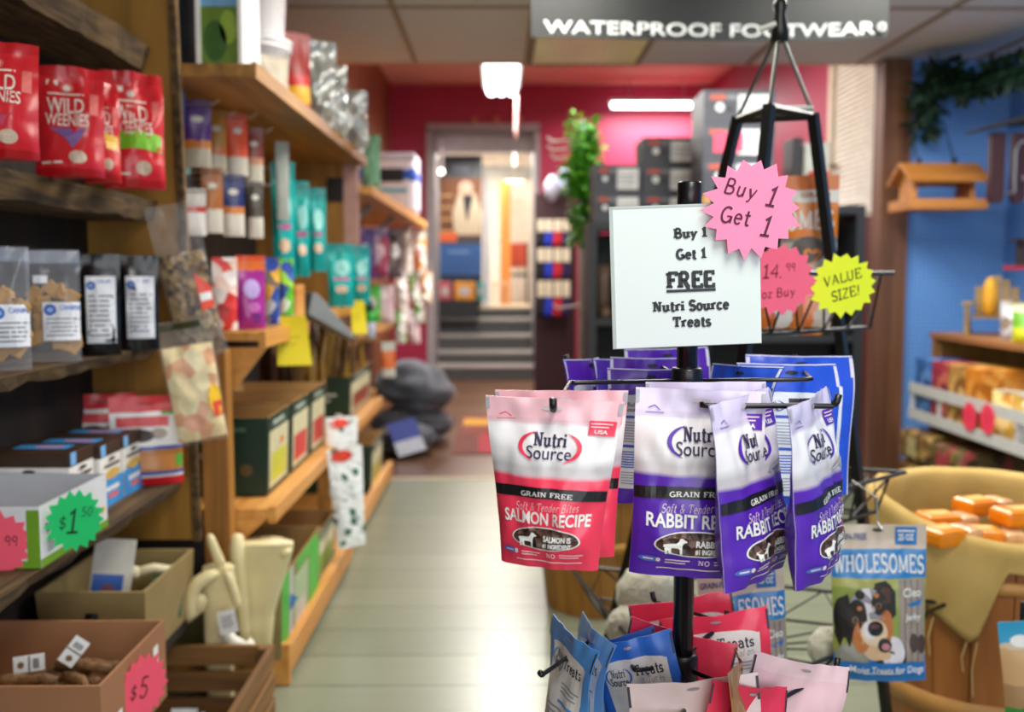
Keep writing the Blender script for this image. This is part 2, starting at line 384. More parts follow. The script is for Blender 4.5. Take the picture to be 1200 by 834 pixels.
class Decal:
    """print laid on a surface given by fn(x, z, lift)"""
    def __init__(s, fn, step=.008): s.fn = fn; s.b = MB(); s.step = step; s.n = 0
    def put(s, vs, fs, mi, lift): s.b.add([s.fn(x, z, .0010+lift*.00045) for x, z in vs], fs, mi)
    def rect(s, x0, z0, x1, z1, mi, lift=0, bend=0):
        nx = max(1, int(abs(x1-x0)/s.step)); nz = max(1, int(abs(z1-z0)/s.step))
        vs = [(x0+(x1-x0)*i/nx, z0+(z1-z0)*j/nz+bend*(1-(2*i/nx-1)**2)) for j in range(nz+1) for i in range(nx+1)]
        fs = [(j*(nx+1)+i, j*(nx+1)+i+1, (j+1)*(nx+1)+i+1, (j+1)*(nx+1)+i) for j in range(nz) for i in range(nx)]
        s.put(vs, fs, mi, lift); return s
    def ell(s, cx, cz, rx, rz, mi, lift=0, n=28, pw=1, flat=0):
        k = max(2, int(rx/s.step)); vs = [(cx, cz)]; fs = []
        for r in range(1, k+1):
            for i in range(n):
                a = 2*pi*i/n; y = sin(a)
                if flat and y < 0: y *= flat
                vs.append((cx+rx*r/k*cos(a), cz+rz*r/k*y))
        for i in range(n): fs.append((0, 1+i, 1+(i+1) % n))
        for r in range(k-1):
            for i in range(n):
                a, b = 1+r*n+i, 1+r*n+(i+1) % n; fs.append((a, a+n, b+n, b))
        s.put(vs, fs, mi, lift); return s
    def poly(s, pts, mi, lift=0):
        t = tessellate_polygon([[Vector((x, z, 0)) for x, z in pts]])
        fs = []
        for a, b, c in t:
            A, B, C = pts[a], pts[b], pts[c]
            cr = (B[0]-A[0])*(C[1]-A[1])-(B[1]-A[1])*(C[0]-A[0])
            fs.append((a, b, c) if cr > 0 else (a, c, b))
        s.put(pts, fs, mi, lift); return s
    def stroke(s, pts, wd, mi, lift=0):
        q = [pts[0]]
        for a, b in zip(pts, pts[1:]):
            k = max(1, int(math.hypot(b[0]-a[0], b[1]-a[1])/s.step)); q += [(a[0]+(b[0]-a[0])*i/k, a[1]+(b[1]-a[1])*i/k) for i in range(1, k+1)]
        pts = q; v, f = strip(pts, wd); s.put(v, f, mi, lift); return s
    def arcs(s, cx, cz, rx, rz, a0, a1, wd, mi, lift=0, n=16, taper=True):
        P = arc(cx, cz, rx, rz, a0, a1, n); vs = []
        for i, (x, z) in enumerate(P):
            k = wd/2*(sin(pi*(i+.35)/(n+.7)) if taper else 1); a = radians(a0+(a1-a0)*i/n)
            vs += [(x-k*cos(a), z-k*sin(a)), (x+k*cos(a), z+k*sin(a))]
        fs = [(2*i, 2*i+1, 2*i+3, 2*i+2) if a1 > a0 else (2*i+1, 2*i, 2*i+2, 2*i+3) for i in range(n)]
        s.put(vs, fs, mi, lift); return s
    def text(s, t, cx, cz, h, mi, lift=1, font='sans', width=None, wt=.2, bold=.02, slant=0, rot=0, bend=0):
        v, f, W = sans_text(t, bold) if font == 'sans' else glyph_text(t, wt, font == 'slab', slant)
        kx = (width/W) if width else h
        ca, sa = cos(rot), sin(rot); out = []
        for x, z in v:
            X = (x-W/2)*kx; Z = (z-.5)*h
            if bend: Z += bend*(1-(2*X/(W*kx))**2)
            out.append((cx+X*ca-Z*sa, cz+X*sa+Z*ca))
        s.put(out, f, mi, lift); return s
    def lines(s, x0, z0, x1, z1, n, mi, lift=1, th=.35):
        for i in range(n):
            z = z1-(z1-z0)*(i+.5)/n; e = x1-(x1-x0)*.25*((i*37 % 10)/10)
            s.rect(x0, z-(z1-z0)/n*th/2, e, z+(z1-z0)/n*th/2, mi, lift)
        return s
    def done(s, name, mats, parent): return s.b.build(name, mats, parent)
# ---------------------------------------------------------------- pouches
def pouch_surface(wd, h, d, seed=0, wr=.5, taper=.03, top=.86, lean=0, curl=0):
    def f(x, z, lift=0, side=-1):
        u = max(-1, min(1, 2*x/wd)); v = max(0, min(1, z/h))
        g = max(0, 1-(v/top)**2.2)*(.5+.5*min(1, v/.14))
        t = d/2*max(0, 1-abs(u)**2.6)**.75*g
        wk = wr*d*.16*(noise.noise(Vector((x*22, z*16, seed*7.3)))+.6*noise.noise(Vector((x*55, z*40, seed*3.1+9))))*(.25+.75*min(1, 3*(1-abs(u))))
        crl = curl*(max(0, v-.7)**2)*(1 if u > 0 else .4)*abs(u)
        y = side*(t+.0006) + wk + crl + side*lift
        xx = x*(1-taper*(1-v)-.04*g*(1-abs(v-.4)))
        return Vector((xx, y, z+lean*x))
    return f
def pouch(name, label, cat, group, wd, h, d, front, loc, rot=(0, 0, 0), back=None, seed=0, wr=.5, nx=10, nz=12, taper=.03, top=.86, curl=0, rough=None):
    F = pouch_surface(wd, h, d, seed, wr, taper, top, 0, curl)
    b = MB()
    b.grid(lambda u, v: F((u-.5)*wd, v*h), nx, nz, 0)
    b.grid(lambda u, v: F((u-.5)*wd, v*h, 0, 1), nx, nz, 1, True)
    for v0, fl in ((0, False), (h, True)):
        b.grid(lambda u, v: F((u-.5)*wd, v0, 0, 1 if (v > .5) != fl else -1), nx, 1, 1, True)
    for u0, fl in ((-wd/2, True), (wd/2, False)):
        b.grid(lambda u, v: F(u0, u*h, 0, 1 if (v > .5) != fl else -1), nz, 1, 0, True)
    o = b.build(name, [front, back or front], None, True, loc=loc, rot=rot)
    o.data.polygons.foreach_set('use_smooth', [True]*len(o.data.polygons))
    tag(o, label, cat, group)
    P = [[F((i/nx-.5)*wd, j/nz*h) for i in range(nx+1)] for j in range(nz+1)]
    def FD(x, z, lift=0):        # the meshed front itself, so print hugs it
        a = max(0, min(.9999, x/wd+.5))*nx; c = max(0, min(.9999, z/h))*nz; i, j = int(a), int(c); a -= i; c -= j
        q = P[j][i].lerp(P[j][i+1], a).lerp(P[j+1][i].lerp(P[j+1][i+1], a), c)
        return Vector((q.x, q.y-lift, q.z))
    return o, FD
def star_points(R, n=20, inner=.84, seed=1):
    rn = random.Random(seed); P = []
    for i in range(n*2):
        r = R*(1 if i % 2 == 0 else inner)*(1+rn.uniform(-.04, .05))
        a = pi*i/n+rn.uniform(-.03, .03); P.append((r*cos(a), r*sin(a)))
    return P
def starburst(label, group, c, R, col, lines, rot=(0, 0, 0), ink='#4a1030', seed=1, n=19, wt=.12, inner=.84, stretch=1):
    b = MB(); b.prism([(x*stretch, z) for x, z in star_points(R, n, inner, seed)], -.0006, .0006)
    o = b.build('price_tag', mat(col, .6, .03), None, loc=c, rot=rot)
    o.location = c
    tag(o, label, 'price tag', group)
    D = Decal(lambda x, z, l: Vector((x, -.0006-l, z)))
    for (t, x, z, h, sl, rt) in lines: D.text(t, x*R, z*R, h*R, 0, 0, 'hand', wt=wt, slant=sl, rot=rt)
    D.done('handwriting', [mat(ink, .7, 0)], o)
    return o
# ================================================================ the setting
def brickmat(key, c1, c2, mortar, bw, rh, ms, rough=.5, rotz=0, bump=.15, vary=.12):
    m, nt, b = newmat(key); tc = N(nt, 'ShaderNodeTexCoord'); mp = N(nt, 'ShaderNodeMapping'); mp.inputs['Rotation'].default_value = (0, 0, rotz)
    nt.links.new(tc.outputs['Object'], mp.inputs[0])
    br = N(nt, 'ShaderNodeTexBrick'); br.inputs['Scale'].default_value = 1; br.inputs['Brick Width'].default_value = bw
    br.inputs['Row Height'].default_value = rh; br.inputs['Mortar Size'].default_value = ms
    br.inputs['Color1'].default_value = lin(c1); br.inputs['Color2'].default_value = lin(c2); br.inputs['Mortar'].default_value = lin(mortar)
    nt.links.new(mp.outputs[0], br.inputs['Vector'])
    mp2 = N(nt, 'ShaderNodeMapping'); mp2.inputs['Scale'].default_value = (1.2, 14, 1); mp2.inputs['Rotation'].default_value = (0, 0, rotz); nt.links.new(tc.outputs['Object'], mp2.inputs[0])
    nz = N(nt, 'ShaderNodeTexNoise'); nz.inputs['Scale'].default_value = 2.5; nz.inputs['Detail'].default_value = 6; nt.links.new(mp2.outputs[0], nz.inputs['Vector'])
    g = mathn(nt, 'ADD', 1-vary, mathn(nt, 'MULTIPLY', nz.outputs['Fac'], 2*vary)); cb = N(nt, 'ShaderNodeCombineXYZ')
    for i in range(3): nt.links.new(g, cb.inputs[i])
    mx = N(nt, 'ShaderNodeMix', data_type='RGBA', blend_type='MULTIPLY'); mx.inputs[0].default_value = 1
    nt.links.new(br.outputs['Color'], mx.inputs[6]); nt.links.new(cb.outputs[0], mx.inputs[7])
    nt.links.new(mx.outputs[2], b.inputs['Base Color']); b.inputs['Roughness'].default_value = rough
    bp = N(nt, 'ShaderNodeBump'); bp.inputs['Strength'].default_value = bump; bp.inputs['Distance'].default_value = .004; bp.invert = True
    nt.links.new(br.outputs['Fac'], bp.inputs['Height']); nt.links.new(bp.outputs[0], b.inputs['Normal'])
    return m
def pegmat(key, h, pitch=.025):
    m, nt, b = newmat(key); tc = N(nt, 'ShaderNodeTexCoord'); sx = N(nt, 'ShaderNodeSeparateXYZ'); nt.links.new(tc.outputs['Object'], sx.inputs[0])
    hz = mathn(nt, 'ADD', sx.outputs[0], sx.outputs[1])
    d = None
    for ch in (hz, sx.outputs[2]):
        f = mathn(nt, 'SUBTRACT', mathn(nt, 'FRACT', mathn(nt, 'DIVIDE', ch, pitch)), .5); q = mathn(nt, 'MULTIPLY', f, f)
        d = q if d is None else mathn(nt, 'ADD', d, q)
    k = mathn(nt, 'LESS_THAN', d, .035); mx = N(nt, 'ShaderNodeMix', data_type='RGBA')
    nt.links.new(k, mx.inputs[0]); c = lin(h); mx.inputs[6].default_value = c; mx.inputs[7].default_value = tuple(x*.25 for x in c[:3])+(1,)
    nt.links.new(mx.outputs[2], b.inputs['Base Color']); b.inputs['Roughness'].default_value = .6
    return m
M_floor = brickmat('painted_floor_planks', '#787d68', '#838772', '#4c5044', 5.3, .24, .004, .3)
M_dkfloor = brickmat('brown_floor_planks', '#6b4a30', '#573a26', '#2c1c12', 1.1, .16, .004, .3)
M_red = mat('#a02044', .55, .05, 3)
M_blue = pegmat('blue_pegboard', '#6a9fe2')
M_ceil = mat('#cfcdcc', .8, .04, 40, .15)
M_dark = wood('#150c05', '#2a1a0d', 2, 6, .8, .06, .3, .14, 1)
M_panel = wood('#6b3c1c', '#8c5427', 2, 5, .45, .06, .15, .2, 1)
M_gold = wood('#855a1a', '#a8782a', 2, 5, .6, .1)
M_pine = wood('#bc7c32', '#dca052', 1, 6, .5, .05)
M_pinez = wood('#8e5c22', '#b57c38', 2, 6, .5, .06)
M_shelf = wood('#7a5220', '#b07c34', 1, 7, .55, .05)
M_rough = wood('#2e2012', '#6e5430', 1, 14, .95, .12, .9)
M_kraft = mat('#b88c54', .75, .08, 6)
M_kraftd = mat('#8b6a42', .8, .1, 6)
M_black = mat('#101011', .35, .05)
M_blackwire = mat('#151412', .4, .05)
M_white = mat('#e8e8e4', .5, .04)
M_grey = mat('#8c8f90', .6, .08)
M_steel = mat('#b9bab8', .35, .05, metal=.8)

def slab(name, x0, x1, y0, y1, z0, z1, m, **k):
    return struct(MB().bx(x0, x1, y0, y1, z0, z1).build(name, m, loc=((x0+x1)/2, (y0+y1)/2, z0), world=True, **k))
slab('floor', -1.3, 3.1, -3, 6.0, -.06, 0, M_floor)
slab('floor_rear', -1.3, 2.5, 6.0, 11.6, -.06, 0, M_dkfloor)
slab('trim_1', -1.27, 2.4, 5.97, 6.02, 0, .006, mat('#b7a68a', .4))
slab('wall_left', -1.37, -1.27, -3, 11.6, 0, 3.4, M_panel)
slab('wall_right', 3.0, 3.1, -3, 6.05, 0, 2.5, M_blue)
slab('wall_alcove', 2.40, 3.0, 5.95, 6.05, 0, 2.5, M_blue)
slab('wall_rear_right', 2.4, 2.5, 6.05, 11.6, 0, 3.4, M_red)
DX0, DX1, DZ = -.775, .378, 2.87
b = MB()
b.bx(-1.37, DX0, 11.6, 11.75, 0, 3.4).bx(DX1, 2.5, 11.6, 11.75, 0, 3.4).bx(DX0, DX1, 11.6, 11.75, DZ, 3.4)
struct(b.build('wall_back', M_red, loc=(0, 11.6, 0), world=True))
slab('ceiling', -1.37, 3.1, -3, 6.05, 2.5, 2.56, M_ceil)
slab('ceiling_rear', -1.37, 2.5, 6.12, 11.75, 3.4, 3.46, mat('#dba793', .8, .05, 3))
slab('trim_2', -1.37, 2.5, 6.05, 6.12, 2.5, 3.46, mat('#c9a294', .8, .05, 3))
b = MB()
for k in range(-2, 5):
    x = .15+.66*k; b.bx(x-.014, x+.014, -3, 6.05, 2.492, 2.5)
for y in (-1.4, -.15, 1.1, 2.35, 3.58, 4.8): b.bx(-1.27, 3.0, y-.014, y+.014, 2.4915, 2.4995)
struct(b.build('trim_3', mat('#93836a', .6), loc=(0, 0, 2.5), world=True))
# brown post where the alcove begins
slab('trim_4', 2.235, 2.40, 5.9, 6.05, 0, 2.5, wood('#553420', '#7d5236', 2, 6, .5, .05))
# white slatted door leaf with dark lower panel in the rear right wall
dr = struct(empty('door_1', (2.4, 6.65, 0)))
b = MB(); y0, y1 = -.48, .5
b.bx(-.03, -.002, y0, y1, 1.62, 2.75)
for k in range(30): b.box((-.032, (y0+y1)/2, 1.66+.036*k), (.012, y1-y0-.04, .03), 0, Euler((0, .5, 0)).to_matrix())
b.build('louver_panel', mat('#ddd6c8', .5), dr)
MB().bx(-.04, -.002, y0, y1, .02, 1.61).build('lower_panel', mat('#4a1c16', .4), dr)
b = MB(); b.bx(-.06, 0, y1, y1+.09, 0, 2.8); b.bx(-.06, 0, y0-.07, y0, 0, 2.8); b.build('casing', mat('#c7b9a4', .5), dr)
b = MB(); b.tube([(-.03, .42, 2.0), (-.1, .42, 2.0), (-.11, .36, 2.0)], .014); b.build('handle', mat('#6b4a1c', .3, metal=.6), dr)
# doorway at the back: grey casing, recessed stair, landing, passage beyond
b = MB(); b.bx(DX0-.09, DX0, 11.57, 12.8, 0, DZ+.02).bx(DX1, DX1+.06, 11.57, 12.8, 0, DZ+.02).bx(DX0-.09, DX1+.06, 11.57, 12.8, DZ, DZ+.09)
struct(b.build('trim_5', mat('#9c9a9c', .5), loc=(0, 11.6, 0), world=True))
st = struct(empty('stair_to_doorway', ((DX0+DX1)/2, 11.6, 0)))
yy = [11.6-.27*0, 11.88, 12.16, 12.44, 12.72]; zz = [.176, .32, .50, .685, .83]
hw = (DX1-DX0)/2-.003
for i in range(5):
    e = 14.9 if i == 4 else yy[i+1]+.1
    MB().bx(-hw, hw, yy[i]-11.6, e-11.6-.03, zz[i-1] if i else 0, zz[i]-.035).build('riser', mat('#4a4c4c', .6), st)
    MB().bx(-hw, hw, yy[i]-11.6-.025, e-11.6, zz[i]-.035, zz[i]).build('tread', mat('#a39e98' if i < 4 else '#c9b69c', .4), st, bevel=.006)
b = MB(); b.bx(-1.2, 1.2, 15.0, 15.1, .8, 3.2); struct(b.build('wall_passage', mat('#efe6d6', .7), loc=(0, 15, .8), world=True))
slab('wall_passage_side', .75, .85, 12.8, 15.0, .8, 3.2, mat('#efe6d6', .7))
slab('ceiling_passage', -1.2, .85, 11.76, 15.1, 3.0, 3.1, mat('#e2dcd2', .7))
slab('floor_passage', -1.2, .85, 14.9, 15.1, .74, .83, mat('#c9b69c', .5))
slab('trim_6', DX0, DX1, 12.0, 12.06, 2.68, DZ, mat('#cfcfd4', .5))
slab('trim_7', DX0, DX1, 12.7, 12.76, 2.42, 2.6, mat('#cfc8b8', .5))
slab('trim_8', -.235, -.155, 12.72, 12.8, .83, 2.5, mat('#cbccd0', .5))
# orange wooden door standing open in the passage
p = at(588, 340, 13.6)
dr = struct(empty('door_2', (.0, 13.6, .83)))
MB().bx(-.02, .12, 0, .9, .0, 1.75).build('door_leaf', wood('#b8691f', '#d88a3a', 2, 5, .4, .06), dr)
MB().blob((-.02, .1, .85), .03).build('door_knob', M_steel, dr, True)
slab('wall_shopfront', -1.37, 3.1, -3.1, -3.0, 0, .5, mat('#8a8780', .7))
# orange sheen cornice across the rear room, three round plaques over the doorway
for i, px in enumerate((555, 581, 608)):
    q = at(px, 140, 11.59); b = MB(); b.lathe([(.0, -.02), (.035, -.015), (.045, 0), (.045, .01)], n=16)
    o = b.build('wall_hook', mat('#b8695a', .5), loc=q, rot=(radians(90), 0, 0), smooth=True)
    tag(o, ('%s of three round hooks on the red wall over the doorway' % ('first from the shelf side', 'middle', 'last')[i]), 'hook', 'round hooks over the doorway')
# ---------------------------------------------------------------- lamps in view
def fluor(label, c, L, W, along_y, cord=False):
    t = empty('fluorescent_light', c); tag(t, label, 'ceiling light', 'lit fluorescent fixtures')
    X, Y = (W, L) if along_y else (L, W)
    MB().bx(-X/2-.02, X/2+.02, -Y/2, Y/2, .03, .07).build('housing', M_white, t, bevel=.006)
    n = 3 if along_y else 2
    for k in range(n):
        o = (k-(n-1)/2)*W/n*.95
        p = [(o, -Y/2+.01, .012), (o, Y/2-.01, .012)] if along_y else [(-X/2+.01, o, .012), (X/2-.01, o, .012)]
        MB().tube(p, .034 if not along_y else .045, 10).build('tube', emit('#f4fbff', 9), t, True)
    if cord is True:
        MB().tube([(W*.45, Y/2-.1, .03), (W*.47, Y/2, -.1), (W*.45, Y/2+.05, -.3), (W*.47, Y/2+.07, -.42)], .014, 8).build('cord', mat('#b88a86', .6), t, True)
    for sx in (-.3, .3):
        MB().tube([(sx*X, sx*Y*(1 if along_y else 0), .07), (sx*X, sx*Y*(1 if along_y else 0), 3.399-c[2])], .006, 6).build('hanger', M_steel, t)
    return t
fluor('lit fluorescent fixture seen end-on, hanging in front of the red wall over the steps', (.0-.0, 8.7, 2.9), 1.2, .29, True, True)
q = at(769, 124, 11.2); fluor('long lit fluorescent tube light crosswise above the stacked shoe boxes', (q.x, 11.2, q.z), 1.0, .12, False)
q = at(603, 208, 13.4); t = empty('passage_light', q); tag(t, 'small glowing light seen through the doorway beyond the steps', 'ceiling light')
MB().bx(-.13, .13, -.1, .1, -.045, 0).build('diffuser', emit('#fff3e2', 7), t, bevel=.02)
MB().bx(-.15, .15, -.12, .12, 0, .03).build('mount', M_white, t); MB().tube([(0, 0, .03), (0, 0, 2.999-q.z)], .01).build('rod', M_white, t)
q = at(517, 201, 11.5); t = empty('bulb_lamp', q); tag(t, 'tiny glowing bulb at the grey door casing beside the poster board', 'lamp')
MB().blob((0, 0, 0), .03, amp=0).build('bulb', emit('#fff6e6', 8), t, True); MB().tube([(0, .0, .03), (0, .0, .3), (0, .08, .33)], .022).build('holder', M_white, t)
# the ribbed diffuser set into the ceiling
t = empty('ceiling_diffuser', (.48, 5.42, 2.49)); tag(t, 'yellowed ribbed diffuser panel set in the grey ceiling behind the footwear banner', 'ceiling light')
b = MB(); P = []
for k in range(34):
    x = -.3+.6*k/33; P.append((x, -.012 if k % 2 else -.002))
b.prism(P+[(.3, .0005), (-.3, .0005)], -.59, .59); b.build('lens', mat('#f4eec8', .3, .08, 3), t)
b = MB(); b.bx(-.33, -.3, -.62, .62, -.012, .0); b.bx(.3, .33, -.62, .62, -.012, .0); b.bx(-.3, .3, .59, .62, -.012, 0); b.bx(-.3, .3, -.62, -.59, -.012, 0)
b.build('frame', mat('#7a6a44', .5), t)
# ---------------------------------------------------------------- hanging banner
q0, q1 = at(622, 15, 3.6), at(1043, 15, 3.6)
bw = q1.x-q0.x; zb, zt = at(830, 41, 3.6).z, 2.36
c = ((q0.x+q1.x)/2, 3.6, zb)
t = empty('footwear_banner', c); tag(t, 'black WATERPROOF FOOTWEAR banner with white capitals hanging from the ceiling', 'banner')
def bnf(x, z, l=0): return Vector((x, .02*sin(x*4)-l, z-.008-.012*(1-(2*x/bw)**2)+.006*x/bw))
b = MB(); H = zt-zb
b.grid(lambda u, v: bnf((u-.5)*bw, v*H), 30, 4, 0); b.grid(lambda u, v: bnf((u-.5)*bw, v*H)+Vector((0, .002, 0)), 30, 4, 0, True)
b.build('cloth', mat('#0f1210', .5, .2), t)
D = Decal(bnf, .05); D.text('WATERPROOF FOOTWEAR', 0, .037, .044, 0, 1, 'sans', bw*.93, bold=.012); D.text('RUGGED BOOTS', 0, .19, .05, 0, 1, 'sans', bw*.5) if False else None
D.done('lettering', [mat('#d2d5d2', .5)], t)
for sx in (-1, 1):
    MB().lathe([(.008, 0), (.016, 0), (.016, .004), (.008, .004), (.008, 0)], (0, 0, 0), 14).build('grommet', M_steel, t, rot=(radians(90), 0, 0), loc=(sx*(bw/2-.03), -.006, .028))
    MB().tube([(sx*(bw/2-.05), 0, H-.01), (sx*(bw/2-.05), 0, 2.499-zb)], .004, 6).build('cord', M_black, t)
# ================================================================ near shelving on the aisle's shelf side
XB = -1.16
un = empty('shelving_unit', (XB, 2.0, 0)); tag(un, 'dark rough-edged wooden wall shelves with golden plywood end panel', 'shelving')
def un_part(b, name, m, **k):
    o = b.build(name, m, None, **k); o.parent = un; o.location = -Vector(un.location); return o
un_part(MB().bx(XB-.04, XB, .3, 2.82, 0, 2.3), 'back_panel', M_dark)
def liveshelf(z0, z1, xf, yend, seed, taper=.0):
    b = MB(); n = 40; lo, hi, lo2, hi2 = [], [], [], []
    y0 = .5
    for i in range(n+1):
        y = y0+(yend-y0)*i/n; e = .018*noise.noise(Vector((y*5, seed, 0)))+.012*noise.noise(Vector((y*17, seed, 3)))
        e -= max(0, (y-(yend-.10)))*.12
        hi.append((xf+e, y, z1)); lo.append((xf+e-.018+.012*noise.noise(Vector((y*13, seed, 8))), y, z0+.01*noise.noise(Vector((y*9, seed, 5)))+taper*(i/n)))
        lo2.append((XB, y, z0)); hi2.append((XB, y, z1))
    vs = hi+lo+lo2+hi2; m = n+1; fs = []
    for i in range(n):
        fs += [(i, i+1, m+i+1, m+i), (m+i, m+i+1, 2*m+i+1, 2*m+i), (3*m+i, 3*m+i+1, i+1, i), (2*m+i, 2*m+i+1, 3*m+i+1, 3*m+i)]
    fs += [(0, m, 2*m, 3*m), (n, 3*m+n, 2*m+n, m+n)]
    b.add(vs, fs); un_part(b, 'shelf', [M_rough])
liveshelf(1.80, 1.865, -.955, 2.815, 1)
liveshelf(1.395, 1.45, -.95, 2.815, 2)
liveshelf(1.022, 1.05, -.955, 2.815, 3)
liveshelf(.648, .68, -.885, 2.815, 4)
un_part(MB().bx(XB, -.872, .5, 2.80, .27, .30), 'shelf', M_dark)
# end panel, leaning post
tp, bt = at(207, 60, 2.82), at(234, 632, 2.82)
xt = tp.x+(tp.x-bt.x)/(tp.z-bt.z)*(2.3-tp.z)
b = MB(); b.prism([(XB, bt.z), (bt.x, bt.z), (xt, 2.3), (XB, 2.3)], 2.82, 2.85)
un_part(b, 'end_panel', M_gold)
b = MB(); b.prism([(bt.x-.012, bt.z), (bt.x+.008, bt.z), (xt+.008, 2.3), (xt-.012, 2.3)], 2.80, 2.819); un_part(b, 'edge_strip', M_rough)
b = MB(); b.prism([(-.862, .0), (-.79, .0), (-.795, 1.03), (-.867, 1.03)], 2.852, 2.92); un_part(b, 'post', M_pinez)
# ================================================================ second bay: pine shelves along the aisle
XW = -1.265
ub = empty('shelving_unit', (XW, 4.0, 0)); tag(ub, 'golden pine shelves with low floor platform along the aisle beyond the end panel', 'shelving')
def ub_part(b, name, m, **k):
    o = b.build(name, m, None, **k); o.parent = ub; o.location = -Vector(ub.location); return o
ub_part(MB().bx(XW, -.70, 2.855, 5.15, 1.80, 1.835).bx(-.70, -.688, 2.855, 5.15, 1.795, 1.84), 'shelf', M_shelf)
ub_part(MB().bx(XW, -.72, 2.95, 3.62, 1.05, 1.075).bx(-.72, -.70, 2.95, 3.62, 1.03, 1.078), 'shelf', M_pine)
ub_part(MB().bx(XW, -.72, 3.9, 5.1, 1.075, 1.10).bx(-.72, -.70, 3.9, 5.1, 1.06, 1.103), 'shelf', M_pine)
ub_part(MB().bx(XW, -.70, 2.93, 5.6, .52, .55).bx(-.70, -.675, 2.93, 5.6, .505, .556), 'shelf', M_pine, bevel=.003)
ub_part(MB().bx(XW, -.68, 2.97, 4.25, .03, .08).bx(-.68, -.645, 2.97, 4.25, .03, .115).bx(-.72, -.645, 2.94, 2.97, 0, .13).bx(-.70, -.66, 4.2, 4.25, 0, .03), 'platform', M_pine, bevel=.004)
ub_part(MB().bx(XW, -.70, 4.27, 6.0, .03, .08).bx(-.70, -.665, 4.27, 6.0, .03, .11).bx(-.70, -.67, 5.9, 6.0, 0, .03), 'platform', M_pine, bevel=.004)
ub_part(MB().bx(XW, -.80, 5.10, 5.15, 1.104, 1.80), 'end_panel', M_gold)
ub_part(MB().bx(-.80, -.73, 5.101, 5.16, 1.06, 1.80), 'post', mat('#b48a7c', .5, .1))
ub_part(MB().bx(-.78, -.72, 4.16, 4.24, .08, .52), 'post', M_pine)
# shelf bracket under the near end of the low pine shelf
b = MB(); b.prism([(-.70, .52), (-1.0, .52), (-1.0, .25)], 2.93, 2.96); ub_part(b, 'bracket', M_pine)
b = MB(); b.prism([(-.70, 1.03), (-.86, 1.03), (-.86, .90), (-.80, .90)], 2.95, 2.98); ub_part(b, 'bracket', M_pine)
ub_part(MB().bx(XW, XW+.02, 2.86, 5.1, .1, 1.8), 'back_panel', M_dark)
q = at(393, 222, 5.09)
b = MB(); b.bx(q.x-.04, q.x+.04, 5.088, 5.098, q.z-.06, q.z+.06); ub_part(b, 'outlet_plate', mat('#17110c', .4))
# third bay: high shelf on brackets, hooks below
uc = empty('plank_shelf', (XW, 6.8, 1.66)); tag(uc, 'long high plank shelf on slanted brackets by the red wall', 'shelf')
MB().bx(0, .585, -1.6, 2.1, 0, .035).bx(.585, .60, -1.6, 2.1, -.01, .04).build('plank', M_pine, uc)
for y in (-.9, .3, 1.5):
    MB().tube([(.075, y, -.40), (.5, y, -.012)], .018, 6).build('bracket', M_grey, uc)
ud = empty('pack_display', (XW, 6.8, .25)); tag(ud, 'brown wall board with two ledges for hanging packs under the high plank shelf', 'display')
MB().bx(0, .05, -1.55, 2.6, 0, 1.4).build('board', wood('#4e3320', '#64432a', 1, 5), ud)
for z, x, ye in ((.18, .4, .05), (.55, .36, 2.5)): MB().bx(.05, x, -1.5, ye, z, z+.025).build('ledge', M_shelf, ud)
# ================================================================ things on the near shelves
def pb(x0, y0, x1, y1, Y, z=None):
    a = at((x0+x1)/2, y1, Y); h = (y1-y0)*Y/FPX*1.0; wd = (x1-x0)*Y/FPX
    if z is not None: h += a.z-z; a.z = z
    return a, wd, h
def face(p): return math.atan2(-p.x, p.y)       # yaw that turns a front towards the doorway of the shop
def pouch_at(name, label, cat, group, px, Y, front, z=None, dyaw=0, d=.05, tilt=0, roll=0, **k):
    p, wd, h = pb(*px, Y, z)
    o, F = pouch(name, label, cat, group, wd, h, d, front, p, (tilt, roll, face(p)+dyaw), **k)
    return o, F, wd, h
WILD = bands([(0, '#b3141c'), (.06, '#d3222a'), (.9, '#c01a22')], .28, .02, 5, False, .12)
def wild(label, px, Y, z, accent, accent2, dyaw=0, seed=0, tilt=-.08, full=True):
    o, F, wd, h = pouch_at('treat_pouch', label, 'treat pouch', 'red pouches on the upper shelf', px, Y, WILD, z, dyaw, .075, tilt, seed=seed, wr=1.1, nx=16, nz=18, curl=.25)
    D = Decal(F, .012)
    D.text('WILD', -.04*wd, .63*h, .14*h, 0, 1, 'sans', wd*.52, bold=.01)
    D.text('WEENIES', -.02*wd, .50*h, .11*h, 0, 1, 'sans', wd*.62, bold=.01, rot=-.03)
    D.ell(-.02*wd, .80*h, wd*.09, h*.05, 1, 1); D.ell(-.02*wd, .80*h, wd*.05, h*.03, 0, 2)
    D.rect(-.28*wd, .73*h, .22*wd, .745*h, 0, 1)
    if accent2: D.rect(-.44*wd, .30*h, .44*wd, .45*h, 2, 1, bend=.02*h)
    else: D.poly([(-.28*wd, .42*h), (.25*wd, .42*h), (.16*wd, .33*h), (.05*wd, .24*h), (-.05*wd, .33*h)], 2, 1)
    D.ell(.12*wd, .16*h, wd*.13, h*.06, 3, 1); D.rect(-.4*wd, .1*h, -.1*wd, .12*h, 0, 1); D.rect(.3*wd, .55*h, .42*wd, .75*h, 1, 1)
    D.rect(-.3*wd, .82*h, -.14*wd, .87*h, 0, 1)
    D.done('label_print', [mat('#efe3d2', .5), mat('#e06a62', .5), mat(accent, .5), mat('#c9b39a', .5)], o)
wild('red pouch cut by the photo edge at the start of the upper shelf', (-40, 50, 44, 190), 1.80, 1.451, '#c23a5a', False, -.1, 1)
wild('red WILD WEENIES pouch with purple flash, facing out on the upper shelf', (45, 80, 122, 213), 2.14, 1.451, '#7f5a9c', False, -.05, 2)
